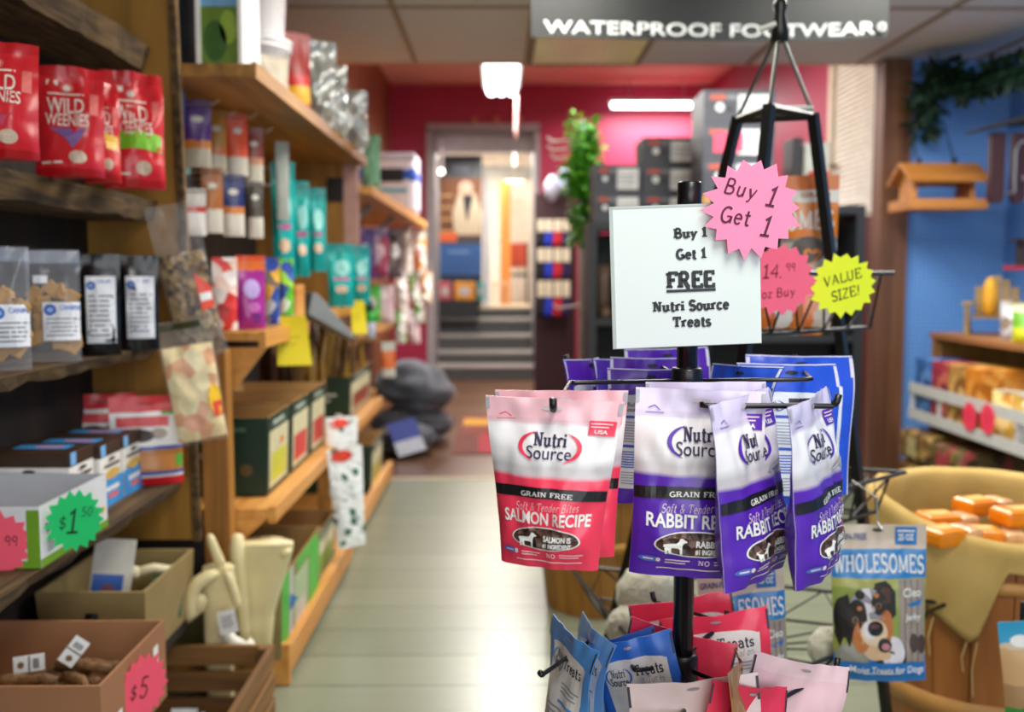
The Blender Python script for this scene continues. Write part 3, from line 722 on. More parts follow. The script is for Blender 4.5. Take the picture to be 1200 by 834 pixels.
wild('red pouch with small yellow band, half hidden behind the one with purple flash', (100, 98, 142, 217), 2.26, 1.451, '#e8b41e', True, .1, 3)
wild('red pouch with bright green band, last on the upper shelf by the end panel', (124, 86, 194, 224), 2.42, 1.451, '#7cc024', True, .12, 4)
# white jar on the highest shelf
q = at(114, 28, 2.05); t = empty('jar', (q.x-.01, 2.05, 1.867)); tag(t, 'white round jar lying at the edge of the topmost rough shelf', 'jar')
MB().lathe([(.025, 0), (.028, .004), (.028, .05), (.022, .058)], n=20).build('body', M_white, t, True)
MB().lathe([(.024, .058), (.024, .075), (0, .076)], n=20).build('lid', mat('#b9bcc0', .4), t, True)
# clear bags of biscuit cubes and black bags on the third shelf
CL = film('#dfe6f2', .12, .1)
def label_canine(D, cx, cz, w_, h_, top=0):
    D.rect(cx-w_/2, cz-h_/2, cx+w_/2, cz+h_/2, 0, 1)
    D.ell(cx-w_*.32, cz+h_*.30*(1 if top == 0 else 1.2), w_*.15, w_*.15, 1, 2); D.ell(cx-w_*.32, cz+h_*.30*(1 if top == 0 else 1.2), w_*.08, w_*.06, 3, 3)
    D.text('CANINE', cx+w_*.17, cz+h_*.36*(1 if top == 0 else 1.18), w_*.12, 1, 2, 'sans', w_*.52)
    D.lines(cx-w_*.42, cz-h_*.42, cx+w_*.42, cz+h_*.12*(1 if top == 0 else 2), 5 if top == 0 else 9, 2, 2, .3)
LBM = [mat('#e9ecf2', .5), mat('#2357b5', .5), mat('#55585f', .6), mat('#8fb4ea', .5)]
def biscuits(label, px, Y, seed):
    o, F, wd, h = pouch_at('biscuit_bag', label, 'treat bag', 'clear bags of biscuits', px, Y, CL, 1.052, .0, .07, -.05, seed=seed, wr=.8, nx=12, nz=14)
    rn = random.Random(seed); b = MB()
    for i in range(26):
        x = rn.uniform(-.36, .36)*wd; z = .02+.55*h*(i/26); y = rn.uniform(-.012, .012)*(1-z/h)
        b.box((x, y, z+.012), (.03, .012, .028), 0, Euler((rn.uniform(-.5, .5), rn.uniform(-1, 1), rn.uniform(-.4, .4))).to_matrix())
    b.build('biscuits', mat('#c99a55', .8, .15, 30, .3), o, bevel=.002)
    D = Decal(F, .012); label_canine(D, .02, h*.36, wd*.78, h*.34); D.rect(-.36*wd, .70*h, -.1*wd, .77*h, 0, 1)
    D.done('paper_label', LBM, o)
    D = Decal(F, .02); D.rect(-wd*.49, h*.88, wd*.49, h*.99, 0, 0); D.done('zip_seal', [film('#cfd8ea', .35, .2)], o)
biscuits('clear bag of tan biscuit cubes cut by the photo edge, blue round logo on label', (-26, 289, 36, 434), 2.03, 1)
biscuits('whole clear bag of tan biscuit cubes standing beside the black bags', (36, 293, 95, 424), 2.24, 2)
BK = bands([(0, '#0d0d0f'), (.9, '#1a1a1c')], .22, .01)
for i, (lb, px, Y) in enumerate((('black bag with long crumpled white label next to the clear biscuit bags', (93, 298, 142, 417), 2.42),
                                ('black bag with straight white label, nearest the golden end panel', (140, 300, 187, 411), 2.60))):
    o, F, wd, h = pouch_at('black_treat_bag', lb, 'treat bag', 'black bags with white labels', px, Y, BK, 1.052, -.02, .05, -.04, seed=5+i, wr=1.0, nx=12, nz=14)
    D = Decal(F, .012); label_canine(D, .06*wd, h*.45, wd*.68, h*.66, 1); D.done('paper_label', LBM, o)
# brown-lidded biscuit boxes on the fourth shelf
KB = [mat('#ece9e2', .5), mat('#3a2413', .5, .15), mat('#3f9be0', .4), mat('#d8b05a', .6), mat('#3c2a1c', .6), mat('#e86a60', .5), mat('#1f6fb8', .4)]
def brownbox(label, c, wx, dy, h, yaw):
    t = empty('biscuit_box', c, (0, 0, yaw)); tag(t, label, 'biscuit box', 'white boxes with brown lids')
    cart = MB().bx(-wx/2, wx/2, -dy/2, dy/2, 0, h*.80).build('carton', KB[0], t, bevel=.002)
    lid = MB().bx(-wx/2-.002, wx/2+.002, -dy/2-.002, dy/2+.002, h*.80, h).build('lid', KB[1], t, bevel=.002)
    D = Decal(lambda x, z, l: Vector((x, z, h+l)), .05); D.rect(-wx*.36, -dy*.1, wx*.34, dy*.3, 0); D.rect(-wx*.1, dy*.02, wx*.25, dy*.14, 1, 1); D.done('lid_print', [KB[2], KB[5]], lid)
    D = Decal(lambda x, z, l: Vector((wx/2+.002+l, x, z)), .05)
    D.rect(-dy*.5, 0, dy*.5, h*.44, 1); D.ell(.0, h*.5, dy*.36, h*.08, 2, 1); D.rect(-dy*.3, h*.24, dy*.3, h*.31, 0, 1); D.rect(-dy*.2, h*.12, dy*.25, h*.19, 3, 1)
    D.lines(-dy*.35, h*.6, dy*.35, h*.7, 1, 4, 1, .4); D.rect(-dy*.5, h*.82, -dy*.28, h*1.0, 5, 1)
    D.ell(dy*.0, h*.74, dy*.15, h*.025, 4, 1)
    D.done('side_print', [KB[0], KB[2], KB[3], KB[5], KB[4], mat('#7db9ee', .4)], cart)
    D = Decal(lambda x, z, l: Vector((x, -dy/2-.002-l, z)), .05)
    D.text('fetch bites', 0, h*.67, h*.1, 0, 1, 'sans', wx*.5) if False else D.lines(-wx*.28, h*.6, wx*.28, h*.72, 1, 0, 1, .5)
    D.ell(0, h*.74, wx*.08, h*.03, 0, 1); D.done('end_print', [KB[4]], cart)
    return t
brownbox('white box with dark brown lid, nearest the white tray, blue stripes on the lid', (-1.065, 2.292, .681), .18, .132, .165, 0)
brownbox('white box with dark brown lid, middle of its row, blue side panel showing', (-1.06, 2.437, .681), .19, .135, .155, 0)
brownbox('white box with dark brown lid at the end of its row beside the red-topped bag', (-1.06, 2.582, .681), .19, .135, .155, 0)
# red-topped jerky bags
RT = bands([(0, '#d8202c'), (.09, '#e8e6e4'), (.12, '#2f55a8'), (.16, '#c9823c'), (.34, '#b87430'), (.40, '#2f55a8'), (.44, '#e9e8e6'), (.82, '#d6131f')], .3, .01, 4)
for i, (lb, px, Y, z) in enumerate((('large white bag with red top and cow picture beside the brown-lidded boxes', (133, 462, 216, 574), 2.66, .682),
                            ('red-topped bag mostly hidden behind the one with the cow picture', (80, 460, 160, 560), 2.76, .682))):
    o, F, wd, h = pouch_at('jerky_bag', lb, 'treat bag', 'red-topped bags', px, Y, RT, z, -.1*i, .06, -.03, seed=11+i, wr=.7, nx=12, nz=14)
    D = Decal(F, .012); D.rect(-.42*wd, .66*h, .3*wd, .77*h, 0, 1); D.ell(-.1*wd, .56*h, wd*.2, h*.07, 1, 1); D.ell(.16*wd, .58*h, wd*.12, h*.06, 2, 1); D.rect(.2*wd, .79*h, .5*wd, .82*h, 3, 1); D.rect(.4*wd, .2*h, .49*wd, .34*h, 3, 1)
    D.rect(-.1*wd, .9*h, .1*wd, .92*h, 4, 1)
    D.done('label_print', [mat('#d84a50', .4), mat('#3a2f2a', .5), mat('#a99a90', .5), mat('#57b03c', .4), mat('#8c0e16', .4)], o)
# white open trays with green hems at the front of the fourth shelf
def tray(name, label, c, wx, dy, h, mo, mi_, t=.004, front=None, flare=0, rot=0, group=None, cat='box'):
    b = MB(); x, y = wx/2, dy/2; f = flare
    O = [(-x, -y), (x, -y), (x, y), (-x, y)]; lo = [(a, e, 0) for a, e in O]; hi = [(a*(1+f), e*(1+f), h) for a, e in O]
    k = 1-2*t/wx; k2 = 1-2*t/dy
    il = [(a*k, e*k2, t) for a, e in O]; ih = [(a*(1+f)*k, e*(1+f)*k2, h) for a, e in O]
    b.add(lo+hi+il+ih, [(3, 2, 1, 0), (0, 1, 5, 4), (1, 2, 6, 5), (2, 3, 7, 6), (3, 0, 4, 7), (8, 9, 10, 11), (9, 8, 12, 13), (10, 9, 13, 14), (11, 10, 14, 15), (8, 11, 15, 12),
                        (4, 5, 13, 12), (5, 6, 14, 13), (6, 7, 15, 14), (7, 4, 12, 15)], [0]*5+[1]*9)
    o = b.build(name, [mo, mi_], None, loc=c, rot=(0, 0, rot)); o.location = c
    return tag(o, label, cat, group)
M_wcard = mat('#dcdde0', .5, .03); M_green = mat('#6d9c1e', .5)
def green_tray(label, c, wx, dy, h, rot=0):
    o = tray('display_tray', label, c, wx, dy, h, M_wcard, mat('#bfc0c6', .6, .04), .004, rot=rot)
    D = Decal(lambda x, z, l: Vector((wx/2+l, x, z)), .05); D.rect(-dy/2, 0, dy/2, h*.14, 0); D.lines(-dy*.42, h*.2, -dy*.2, h*.4, 4, 1); D.ell(dy*.42, h*.36, dy*.03, h*.06, 2, 1)
    D.text('W', -dy*.38, h*.6, h*.18, 1, 1, 'sans', bold=.02)
    D.done('side_print', [M_green, mat('#3a4a6a', .5), mat('#e0a01c', .5)], o)
    D = Decal(lambda x, z, l: Vector((x, -dy/2-l, z)), .05); D.rect(-wx/2, 0, wx/2, h*.12, 0); D.rect(wx*.4, 0, wx/2, h*.95, 0, 1); D.lines(-wx*.3, h*.2, wx*.3, h*.34, 3, 1); D.done('end_print', [M_green, mat('#8a94a4', .5)], o)
    return o
A0 = onx(128, 545, -.78); 
green_tray('white open tray with green hem on the fourth shelf, carrying two price starbursts', (-1.015, 2.055, .682), .25, .325, .12, 0)
def onaisle(px, py, X): return onx(px, py, X)
q = onx(79, 610, -.86); starburst('bright green starburst tag reading $1.50 on the aisle side of the white tray', 'starburst price tags', (-.845, q.y, q.z), .061, '#16c46a', [('$', -.42, -.05, .42, .05, 0), ('1', -.08, 0, .75, .05, 0), ('50', .36, .28, .3, .05, 0)], (0, .12, radians(48)), '#0e3a1e', 3, 17, .11, .8)
q = at(-4, 638, 1.885); starburst('coral red starburst tag ending in 99 on the end of the white tray', 'starburst price tags', q, .066, '#f5566e', [('4', -.3, .1, .45, .05, 0), ('99', .40, .12, .30, .05, 0)], (0, .05, radians(8)), '#2a0a14', 4, 17, .12, .82)
# tan fabric bin and dark bin on the low shelf
o = tray('fabric_bin', 'tan fabric storage bin with papers inside, under the fourth shelf', (-.995, 2.55, .302), .25, .36, .18, mat('#8f7a4c', .85, .08, 8, .15), mat('#9b8656', .85, .08, 8), .008, flare=.06, cat='storage bin')
MB().tube([(.0, -.182, .125), (.0, -.188, .105), (.0, -.182, .085)], .016, 10).build('handle_hole', M_black, o)
o = tray('fabric_bin', 'almost black fabric bin half under the golden end panel', (-.99, 2.965, .30), .24, .2, .21, mat('#241a14', .85, .1, 8, .2), mat('#1a130e', .9), .008, cat='storage bin'); 
un_part(MB().bx(XB, -.76, 2.86, 3.08, .27, .299), 'shelf', M_dark)
b = MB(); b.box((0, 0, .11), (.1, .012, .22)); o = b.build('booklet', mat('#d9d4c6', .6), None, loc=(-1.02, 2.5, .35), rot=(-.12, .16, .35), bevel=.002); tag(o, 'white booklet with blue picture standing in the tan fabric bin', 'booklet')
D = Decal(lambda x, z, l: Vector((x, -.006-l, z))); D.rect(-.045, .04, .03, .13, 0); D.ell(-.005, .085, .018, .022, 1, 1); D.done('cover_picture', [mat('#2a5fb8', .4), mat('#7a4a66', .5)], o)
o, F = pouch('small_packet', 'small dark green packet lying in the tan fabric bin', 'packet', None, .09, .12, .02, bands([(0, '#2f4a28'), (.5, '#56663c')], .5, .1), (-.90, 2.60, .34), (-.6, .2, .4), seed=3)
b = MB(); b.tube([(-.05, 0, .0), (0, .01, .006), (.05, 0, 0)], .014, 8); b.blob((-.055, 0, 0), .02, 1); b.blob((.055, 0, 0), .02, 2)
o = b.build('rawhide_bone', mat('#e6d9b0', .6), None, True, loc=(-.935, 2.63, .45), rot=(.2, .1, .5)); tag(o, 'small cream chew bone poking over the tan bin rim', 'chew bone')
# brown cardboard box with cards and dried chews
o = tray('cardboard_box', 'open brown cardboard box holding chews, with the coral $5 star on its corner', (-.955, 2.0, .302), .40, .36, .175, mat('#9a6a48', .8, .08, 5), mat('#a87650', .8, .08, 5), .006, cat='box')
D = Decal(lambda x, z, l: Vector((.20+l, x, z)), .1); D.rect(-.12, .05, -.08, .09, 0); D.rect(.1, .1, .13, .14, 0); D.done('paper_patch', [M_white], o)
rn = random.Random(8)
for i in range(13):
    b = MB(); x, y = rn.uniform(-.03, .14), rn.uniform(-.10, .08)
    P = [(0, 0, 0)]
    for k in range(5): P.append((P[-1][0]+.024, rn.uniform(-.01, .01), rn.uniform(-.006, .012)))
    b.tube(P, [.009+.006*rn.random() for _ in P], 7)
    o = b.build('dried_chew', mat('#7a5632', .7, .35, 40, .6), None, True, loc=(-.965+x-.05, 2.0+y, .345+i*.0075), rot=(rn.uniform(-.4, .4), rn.uniform(-.3, .3), rn.uniform(-.6, .6)))
    tag(o, 'gnarled brown dried chew heaped in the open cardboard box', 'chew', 'dried chews in the cardboard box')
def card(label, p, rot, w_=.034, h_=.034):
    t = empty('chew_card', p, rot); tag(t, label, 'card label', 'white card labels')
    MB().bx(-w_/2, w_/2, -.002, .002, 0, h_*1.7).build('card', M_white, t)
    D = Decal(lambda x, z, l: Vector((x, -.0022-l, z))); D.rect(-w_/2, h_*.82, w_/2, h_*.9, 0); 
    for k in range(7): D.rect(-.010+k*.003, h_*1.05, -.0085+k*.003, h_*1.4, 0, 1)
    D.ell(.0, h_*.4, .007, .006, 1, 1); D.done('bar_print', [mat('#202024', .6), mat('#7d5a3a', .6)], t)
card('white folded card with bar print at the wall side of the brown box', (-1.10, 1.93, .385), (0, 1.57, .35)) if False else None
q = at(30, 780, 1.97); card('white card with bar print nearest the photo edge in the brown box', (q.x-.025, 1.97, q.z), (0, radians(90), .42))
q = at(75, 772, 2.0); card('white bar-printed card tilted on top of the dried chews', (q.x, 2.0, q.z-.01), (-.2, radians(42), .42))
q = at(166, 778, 1.93); starburst('coral starburst tag marked $5 on the corner of the brown cardboard box', 'starburst price tags', (-.735, 1.985, .405), .070, '#f5566e', [('$', -.4, -.1, .42, .05, 0), ('5', .0, 0, .6, .05, 0)], (0, .2, radians(66)), '#5a1626', 6, 17, .11, .8)
# slatted crate on the floor
cr = empty('slatted_crate', (-.84, 2.35, 0)); tag(cr, 'old slatted wooden crate on the floor under the low shelf', 'crate')
M_crate = wood('#5a3a1a', '#8a6230', 0, 6, .7, .08); M_cratey = wood('#5a3a1b', '#8a6231', 1, 6, .7, .08)
for y in (-.35, .35):
    for z in (.015, .09, .165): MB().bx(-.2, .205, y-.008, y+.008, z, z+.055).build('slat', M_crate, cr, bevel=.002)
for x in (-.2, .2):
    for z in (.015, .09, .165): MB().bx(x-.008, x+.008, -.34, .34, z, z+.055).build('slat', M_cratey, cr, bevel=.002)
for x in (-.18, .18):
    for y in (-.33, .33): MB().bx(x-.012, x+.012, y-.012, y+.012, 0, .22).build('corner_post', M_crate, cr)
MB().bx(-.19, .19, -.34, .34, .005, .014).build('bottom_board', M_cratey, cr)
for i, (x, y, c, s) in enumerate(((-.86, 2.62, '#2a6ab8', 'blue'), (-.79, 2.6, '#b9a3c4', 'pale lilac'), (-.72, 2.55, '#d8c030', 'yellow'))):
    pouch('packet', '%s packet lying inside the slatted floor crate' % s, 'packet', 'packets in the crate', .07, .11, .03, bands([(0, c), (.6, '#e6e6ea')], .4, .05), (x, y-.05, .016), (-1.25, .1, .2+.4*i), seed=20+i, nx=6, nz=6)
# cream rawhide rolls standing at the crate
def rawhide(label, c, pts, r, flat, rot=0, knots=(), gr='rawhide chews'):
    t = empty('rawhide_chew', c, (0, 0, rot)); tag(t, label, 'rawhide chew', gr)
    M_ = mat('#e2d3a0', .45, .1, 10, .2, bscale=12); b = MB()
    def fn(u, v):
        i = min(int(v*(len(pts)-1)), len(pts)-2); f = v*(len(pts)-1)-i; f = f*f*(3-2*f)
        p = Vector(pts[i]).lerp(Vector(pts[i+1]), f); rr = r[i]+(r[i+1]-r[i])*f
        a = 2*pi*u; k = 1+.12*noise.noise(Vector((cos(a)*1.4, sin(a)*1.4, v*3+c[0]*9)))+.10*cos(3*a+v*2)
        return p+Vector((cos(a)*rr*k, sin(a)*rr*flat*k, 0))
    b.grid(fn, 24, 20); n = len(b.v); b.f.append(list(range(0, 24))[::-1]); b.m.append(0); b.f.append(list(range(20*25, 20*25+24))); b.m.append(0)
    b.build('sheet_roll', M_, t, True)
    for kp, kr in knots:
        q = MB(); q.tube(kp, kr, 10); q.build('knot', M_, t, True, subd=1)
    return t
q = at(235, 752, 2.78)
rawhide('knotted cream rawhide bone standing against the tan bin, white tag hanging from it', (-.803, 2.755, .0), [(0, 0, 0), (.0, 0, .22), (.005, 0, .39), (.005, 0, .43)], [.035, .04, .047, .042], .7, 0,
        [([(.02, -.01, .42), (.0, -.02, .48), (-.015, -.02, .53)], [.02, .013, .014]), ([(.02, -.03, .42), (-.045, -.05, .405), (-.065, -.06, .34), (-.055, -.06, .28), (-.035, -.05, .32), (-.03, -.05, .37)], [.02, .024, .022, .026, .022, .018]),
         ([(.03, -.03, .43), (.06, -.03, .36), (.065, -.03, .31)], [.016, .012, .014])])
q = at(305, 755, 2.86)
rawhide('tall cream rawhide sheet roll standing in the open green box by the aisle', (q.x-.005, 2.90, .115), [(-.02, 0, 0), (-.015, 0, .12), (0, 0, .26), (.0, 0, .345)], [.042, .05, .075, .10], .5, 0,
        [([(-.04, -.03, 0), (-.045, -.045, .2), (-.06, -.04, .36), (-.055, -.02, .375)], [.02, .022, .03, .014]), ([(.07, -.02, .33), (.09, -.02, .30)], [.03, .02])])
t = empty('hang_tag', at(268, 742, 2.66)); t.location = at(269, 741, 2.66); tag(t, 'small white printed tag on the knotted rawhide bone', 'tag')
MB().bx(-.024, .024, -.001, .001, -.002, .062).build('card', M_white, t, rot=(0, -.15, .2))
D = Decal(lambda x, z, l: Vector((x, -.0015-l, z))); D.lines(-.016, .015, .018, .05, 5, 0); D.done('print', [mat('#7a6a72', .6)], t).rotation_euler = (0, -.15, .2)
q = at(278, 760, 2.76); b = MB(); b.tube([(-.03, 0, .05), (-.01, 0, .02), (.03, 0, 0), (.05, .0, .01)], [.022, .02, .018, .02], 8)
o = b.build('rawhide_stick', mat('#ece8d8', .6), None, True, loc=(q.x, 2.74, q.z+.01)); tag(o, 'short white chew stick beside the hanging tag at the crate', 'chew')
# clear bags hanging on the edge of the end panel
M_kib = blots(['#5e4426', '#927444', '#3f2e1a', '#a88a5a', '#6e522e'], 60, .4)
p, wd, h = pb(214, 238, 268, 418, 2.72); 
o, F = pouch('kibble_bag', 'clear bag of dark brown dried pieces hanging on the golden end panel', 'treat bag', 'clear bags hanging on the end panel', wd*1.05, h, .06, film('#e8ecf0', .07, .08), p, (0, -.2, .35), seed=31, wr=1.5, nx=14, nz=18)
G = pouch_surface(wd*1.05, h, .055, 31, 1.2); b = MB()
b.grid(lambda u, v: G((u-.5)*wd*.98, h*.02+v*h*.68)*.98, 14, 16, 0); b.grid(lambda u, v: G((u-.5)*wd*.98, h*.02+v*h*.68, 0, 1)*.98, 14, 16, 0, True); b.build('dried_pieces', M_kib, o, True)
D = Decal(F, .012); D.poly([(.02, .30*h), (.055, .31*h), (.06, .44*h), (.02, .55*h)], 0, 1); D.rect(.022, .36*h, .055, .41*h, 1, 2); D.done('paper_label', [mat('#d8432e', .5), M_white], o)
p, wd, h = pb(207, 372, 270, 517, 2.66)
o, F = pouch('rawhide_bag', 'clear bag of pinkish cream chews hanging below the bag of brown pieces', 'treat bag', 'clear bags hanging on the end panel', wd, h, .07, film('#f2f0e8', .08, .1), p, (0, -.14, .42), seed=33, wr=1.5, nx=14, nz=16)
G = pouch_surface(wd, h, .06, 33, 1.3); b = MB(); mm = blots(['#ecd29a', '#e8a87a', '#f2e2b0', '#e29a74', '#eed8a0'], 26, .35)
b.grid(lambda u, v: G((u-.5)*wd*.94, h*.03+v*h*.78)*.98, 14, 16, 0); b.grid(lambda u, v: G((u-.5)*wd*.94, h*.03+v*h*.78, 0, 1)*.98, 14, 16, 0, True); b.build('chews', mm, o, True)
D = Decal(F, .012); D.ell(.34*wd, .33*h, wd*.13, h*.13, 0, 1); D.rect(.26*wd, .2*h, .46*wd, .32*h, 1, 2); D.rect(-.45*wd, .93*h, .3*wd, .985*h, 2, 1); D.done('paper_label', [mat('#e8b81e', .5), mat('#d8452a', .5), mat('#3a3a16', .5)], o)
# ================================================================ things on and under the pine shelves
# top shelf (z 1.836)
ZT = 1.837
t = empty('picture_tank', (-.86, 3.13, ZT)); tag(t, 'white-edged box with green leafy picture at the near end of the high shelf', 'box'); t.scale = (.5, 1, 1); t.location.x = -.835
b = MB(); b.bx(-.07, .07, -.1, .1, 0, .26); o = b.build('dark_carton', mat('#1d2f3a', .4, .3), None, loc=(-1.02, 3.1, ZT), bevel=.004); tag(o, 'dark blue carton beside the leafy picture box on the high shelf', 'carton')
MB().bx(-.13, .13, -.1, .1, 0, .30).build('carton', mat('#1f3a46', .4, .2), t)
b = MB(); [b.bx(x-.012, x+.012, -.112, -.09, 0, .30) for x in (-.125, .125)]; b.bx(-.137, .137, -.113, -.09, .3, .325); b.bx(.118, .14, -.1, .1, 0, .325); b.build('white_edges', M_white, t)
D = Decal(lambda x, z, l: Vector((x, -.1-l, z))); D.rect(-.113, .01, .113, .29, 0); D.ell(-.03, .1, .07, .06, 1, 1); D.ell(.05, .14, .05, .05, 2, 1); D.rect(-.113, .2, .113, .29, 3, 1)
D.done('leafy_picture', [mat('#5d7a2a', .4), mat('#2f5a1e', .4), mat('#8aa83a', .4), mat('#6fa3c9', .4)], t)
def bucket(label, c, r, h, handle=True):
    t = empty('bucket', c); tag(t, label, 'bucket', 'white plastic buckets')
    MB().lathe([(0, 0), (r*.82, 0), (r*.84, .004), (r*.97, h*.82), (r*1.03, h*.83), (r*1.03, h*.87), (r, h*.875), (r, h*.93)], n=32).build('body', mat('#d9d3d2', .4, .03), t, True)
    MB().lathe([(r*1.02, h*.93), (r*1.05, h*.935), (r*1.05, h*.985), (r*.95, h), (0, h)], n=32).build('lid', M_white, t, True)
    MB().tube([(r*1.03*cos(a), r*1.03*sin(a)-.01, h*.8-.07*sin(max(0, a+pi))) for a in [(-pi+pi*k/14) for k in range(15)]], .004, 6).build('handle', M_steel, t)
bucket('lower white lidded bucket on the high shelf, another bucket on top of it', (-.85, 3.52, ZT), .12, .21)
bucket('upper white bucket stacked on the lidded bucket on the high shelf', (-.85, 3.50, ZT+.212), .12, .25)
o = pouch('rope_toy_bag', 'pale beige flat pack leaning between the leafy box and the buckets', 'pack', None, .12, .12, .06, mat('#a39680', .5, .2), (-.745, 3.33, ZT), (0, 0, .9), seed=2)
o, F, wd, h = pouch_at('food_bag', 'red bag with yellow band standing on the high shelf after the buckets', 'food bag', None, (330, 42, 366, 122), 3.86, bands([(0, '#a81c14'), (.16, '#dba520'), (.36, '#b81c18'), (.5, '#8c1410')], .4, .04), ZT, .5, .09, seed=4)
for i, (px, Y, lb) in enumerate((((360, 52, 396, 142), 4.12, 'crinkled silver bag beside the red bag on the high shelf'), ((378, 78, 408, 152), 4.36, 'crinkled silver bag in the middle of the silver ones'), ((398, 108, 432, 170), 4.75, 'crinkled silver bag at the far end of the high shelf'))):
    pouch_at('food_bag', lb, 'food bag', 'silver bags on the high shelf', px, Y, mat('#b9bab4', .22, .15, 12, .5, .55, 16), ZT, .45, .12, seed=41+i, wr=2.2, nx=16, nz=18)
b = MB(); b.bx(-.04, .04, -.03, .03, 0, .13); q = at(414, 113, 4.95); o = b.build('carton', mat('#efefef', .4), None, loc=(q.x, 4.98, ZT), bevel=.004); o.scale = (1, 1, 2.05)
tag(o, 'slim white carton standing behind the last silver bag on the high shelf', 'carton')
# peg hooks with hanging sachets (facing the doorway, fanned)
SA = lambda c1, c2='#c9c4b6', s=.36, ac=None: bands([(0, c2), (s, ac or c1), (s+.12, c1)], .3, .04, 4)
sach = [('blue sachet tucked high beside the end panel', (193, 96, 217, 146), 3.10, SA('#4a8ac4', '#3a76b8')),
 ('tall dark teal pouch hanging nearest the end panel', (203, 122, 224, 232), 3.24, SA('#155a4c', '#2a2a28', .25, '#8ab8a8')),
 ('pale sachet at the bottom beside the end panel', (212, 222, 242, 276), 3.08, SA('#c9c6be', '#d8d5cc', .5, '#b83a2e')),
 ('purple sachet with orange spot, top row of the hanging pegs', (217, 120, 248, 196), 3.12, SA('#56327e', '#bdb49c', .28, '#d88038')),
 ('ochre yellow sachet, second in the top hanging row', (243, 132, 266, 204), 3.36, SA('#b37a1a', '#bdb49c', .3, '#c9702a')),
 ('bright orange sachet in the middle of the top hanging row', (267, 135, 291, 206), 3.44, SA('#e0522a', '#c9c2b0', .3)),
 ('reddish brown sachet, last in the top hanging row', (288, 152, 309, 216), 3.56, SA('#8c3c30', '#c4bca8', .35, '#c98a6a')),
 ('copper coloured sachet with white foot, second hanging row', (238, 198, 262, 273), 3.30, SA('#a8642c', '#cfcabb', .36)),
 ('navy blue sachet with white foot, second hanging row', (262, 206, 287, 277), 3.40, SA('#232c66', '#cfcabb', .36, '#c97a3a')),
 ('black and tan sachet with white foot, second hanging row', (291, 214, 309, 279), 3.55, SA('#4a4238', '#cfcabb', .36))]
hk = empty('peg_strip', (XW, 3.3, 1.4)); tag(hk, 'dark peg strip carrying the small hanging sachets', 'peg strip')
MB().bx(.02, .05, -.3, .7, -.05, .30).build('strip', M_black, hk)
for i, (lb, px, Y, m) in enumerate(sach):
    o, F, wd, h = pouch_at('sachet', lb, 'sachet', 'small hanging sachets', px, Y, m, None, .05*(i % 3), .02, 0, seed=50+i, wr=1.4, nx=8, nz=10)
    p = o.location; MB().tube([(XW+.05, Y-.012, p.z+h*.93), (p.x+.05, Y-.012, p.z+h*.93), (p.x+.07, Y-.012, p.z+h*.93+.012)], .0025, 6).build('peg', M_steel, hk).location = -Vector(hk.location)
    D = Decal(F, .012); D.ell(0, h*.72, wd*.22, h*.05, 0, 1); D.done('logo_print', [mat('#d9d4c8', .5)], o)
# grey flat object and teal bags
o, F, wd, h = pouch_at('hanging_card', 'tall pale grey card hanging in front of the teal bags', 'card', None, (324, 168, 340, 258), 3.85, mat('#8f948a', .4, .1), None, .3, .02, seed=3)
TE = bands([(0, '#0f8f8c'), (.3, '#12a09a'), (.85, '#0c8480')], .25, .03, 5, False, .2)
for i, (lb, px, Y, z) in enumerate((('teal bag hanging behind the pale grey card', (320, 192, 347, 326), 3.92, None), ('teal bag hanging in the middle', (344, 214, 364, 324), 4.1, None), ('teal bag hanging last, nearest the pine post', (362, 222, 383, 318), 4.3, None),
    ('large teal bag standing on the far pine shelf', (384, 286, 416, 362), 4.35, 1.104), ('narrow teal bag standing next to the large one on the far pine shelf', (412, 288, 434, 358), 4.7, 1.104))):
    o, F, wd, h = pouch_at('teal_bag', lb, 'treat bag', 'teal treat bags', px, Y, TE, z, .15, .06, seed=61+i, wr=1.2, nx=10, nz=12)
    D = Decal(F, .015); D.ell(.05*wd, h*.62, wd*.28, h*.13, 0, 1); D.ell(.0, h*.28, wd*.25, h*.06, 1, 1); D.rect(-.3*wd, h*.42, .3*wd, h*.47, 2, 1); D.done('label_print', [mat('#8fd0c8', .4), mat('#d8b89a', .5), mat('#b85a8a', .5)], o)
    if z is None:
        p = o.location; b = MB(); b.tube([(XW+.02, Y, p.z+h*.95), (p.x+.03, Y, p.z+h*.95)], .003, 6); s_ = b.build('peg_hook', M_steel, None, loc=(XW+.02, Y, p.z+h*.95), world=True); tag(s_, 'steel peg from the dark back board for the %s' % lb.replace(' hanging', ''), 'hook', 'steel pegs')
# goods on the near pine shelf (z 1.078)
ZM = 1.079
o, F, wd, h = pouch_at('treat_pouch', 'magenta pouch with orange top standing on the near pine shelf', 'treat pouch', None, (277, 300, 312, 382), 3.06, bands([(0, '#a02a8c'), (.80, '#e0702a'), (.93, '#e0522a')], .25, .02), ZM, .25, .05, seed=71, nx=12, nz=14)
D = Decal(F, .012); D.ell(0, h*.55, wd*.28, h*.13, 0, 1); D.rect(-.05*wd, .1*h, .35*wd, .2*h, 1, 1); D.ell(.05*wd, .3*h, wd*.2, h*.07, 2, 1); D.done('label_print', [mat('#b8a0d8', .4), mat('#3a2a78', .4), mat('#c868b8', .4)], o)
o, F, wd, h = pouch_at('treat_pouch', 'red and white pouch squeezed behind the magenta pouch', 'treat pouch', None, (250, 302, 279, 372), 3.0, blots(['#e9d8d0', '#d83a34', '#efe6e0', '#b82a2a', '#e8c8b8'], 26), ZM, .2, .04, seed=72)
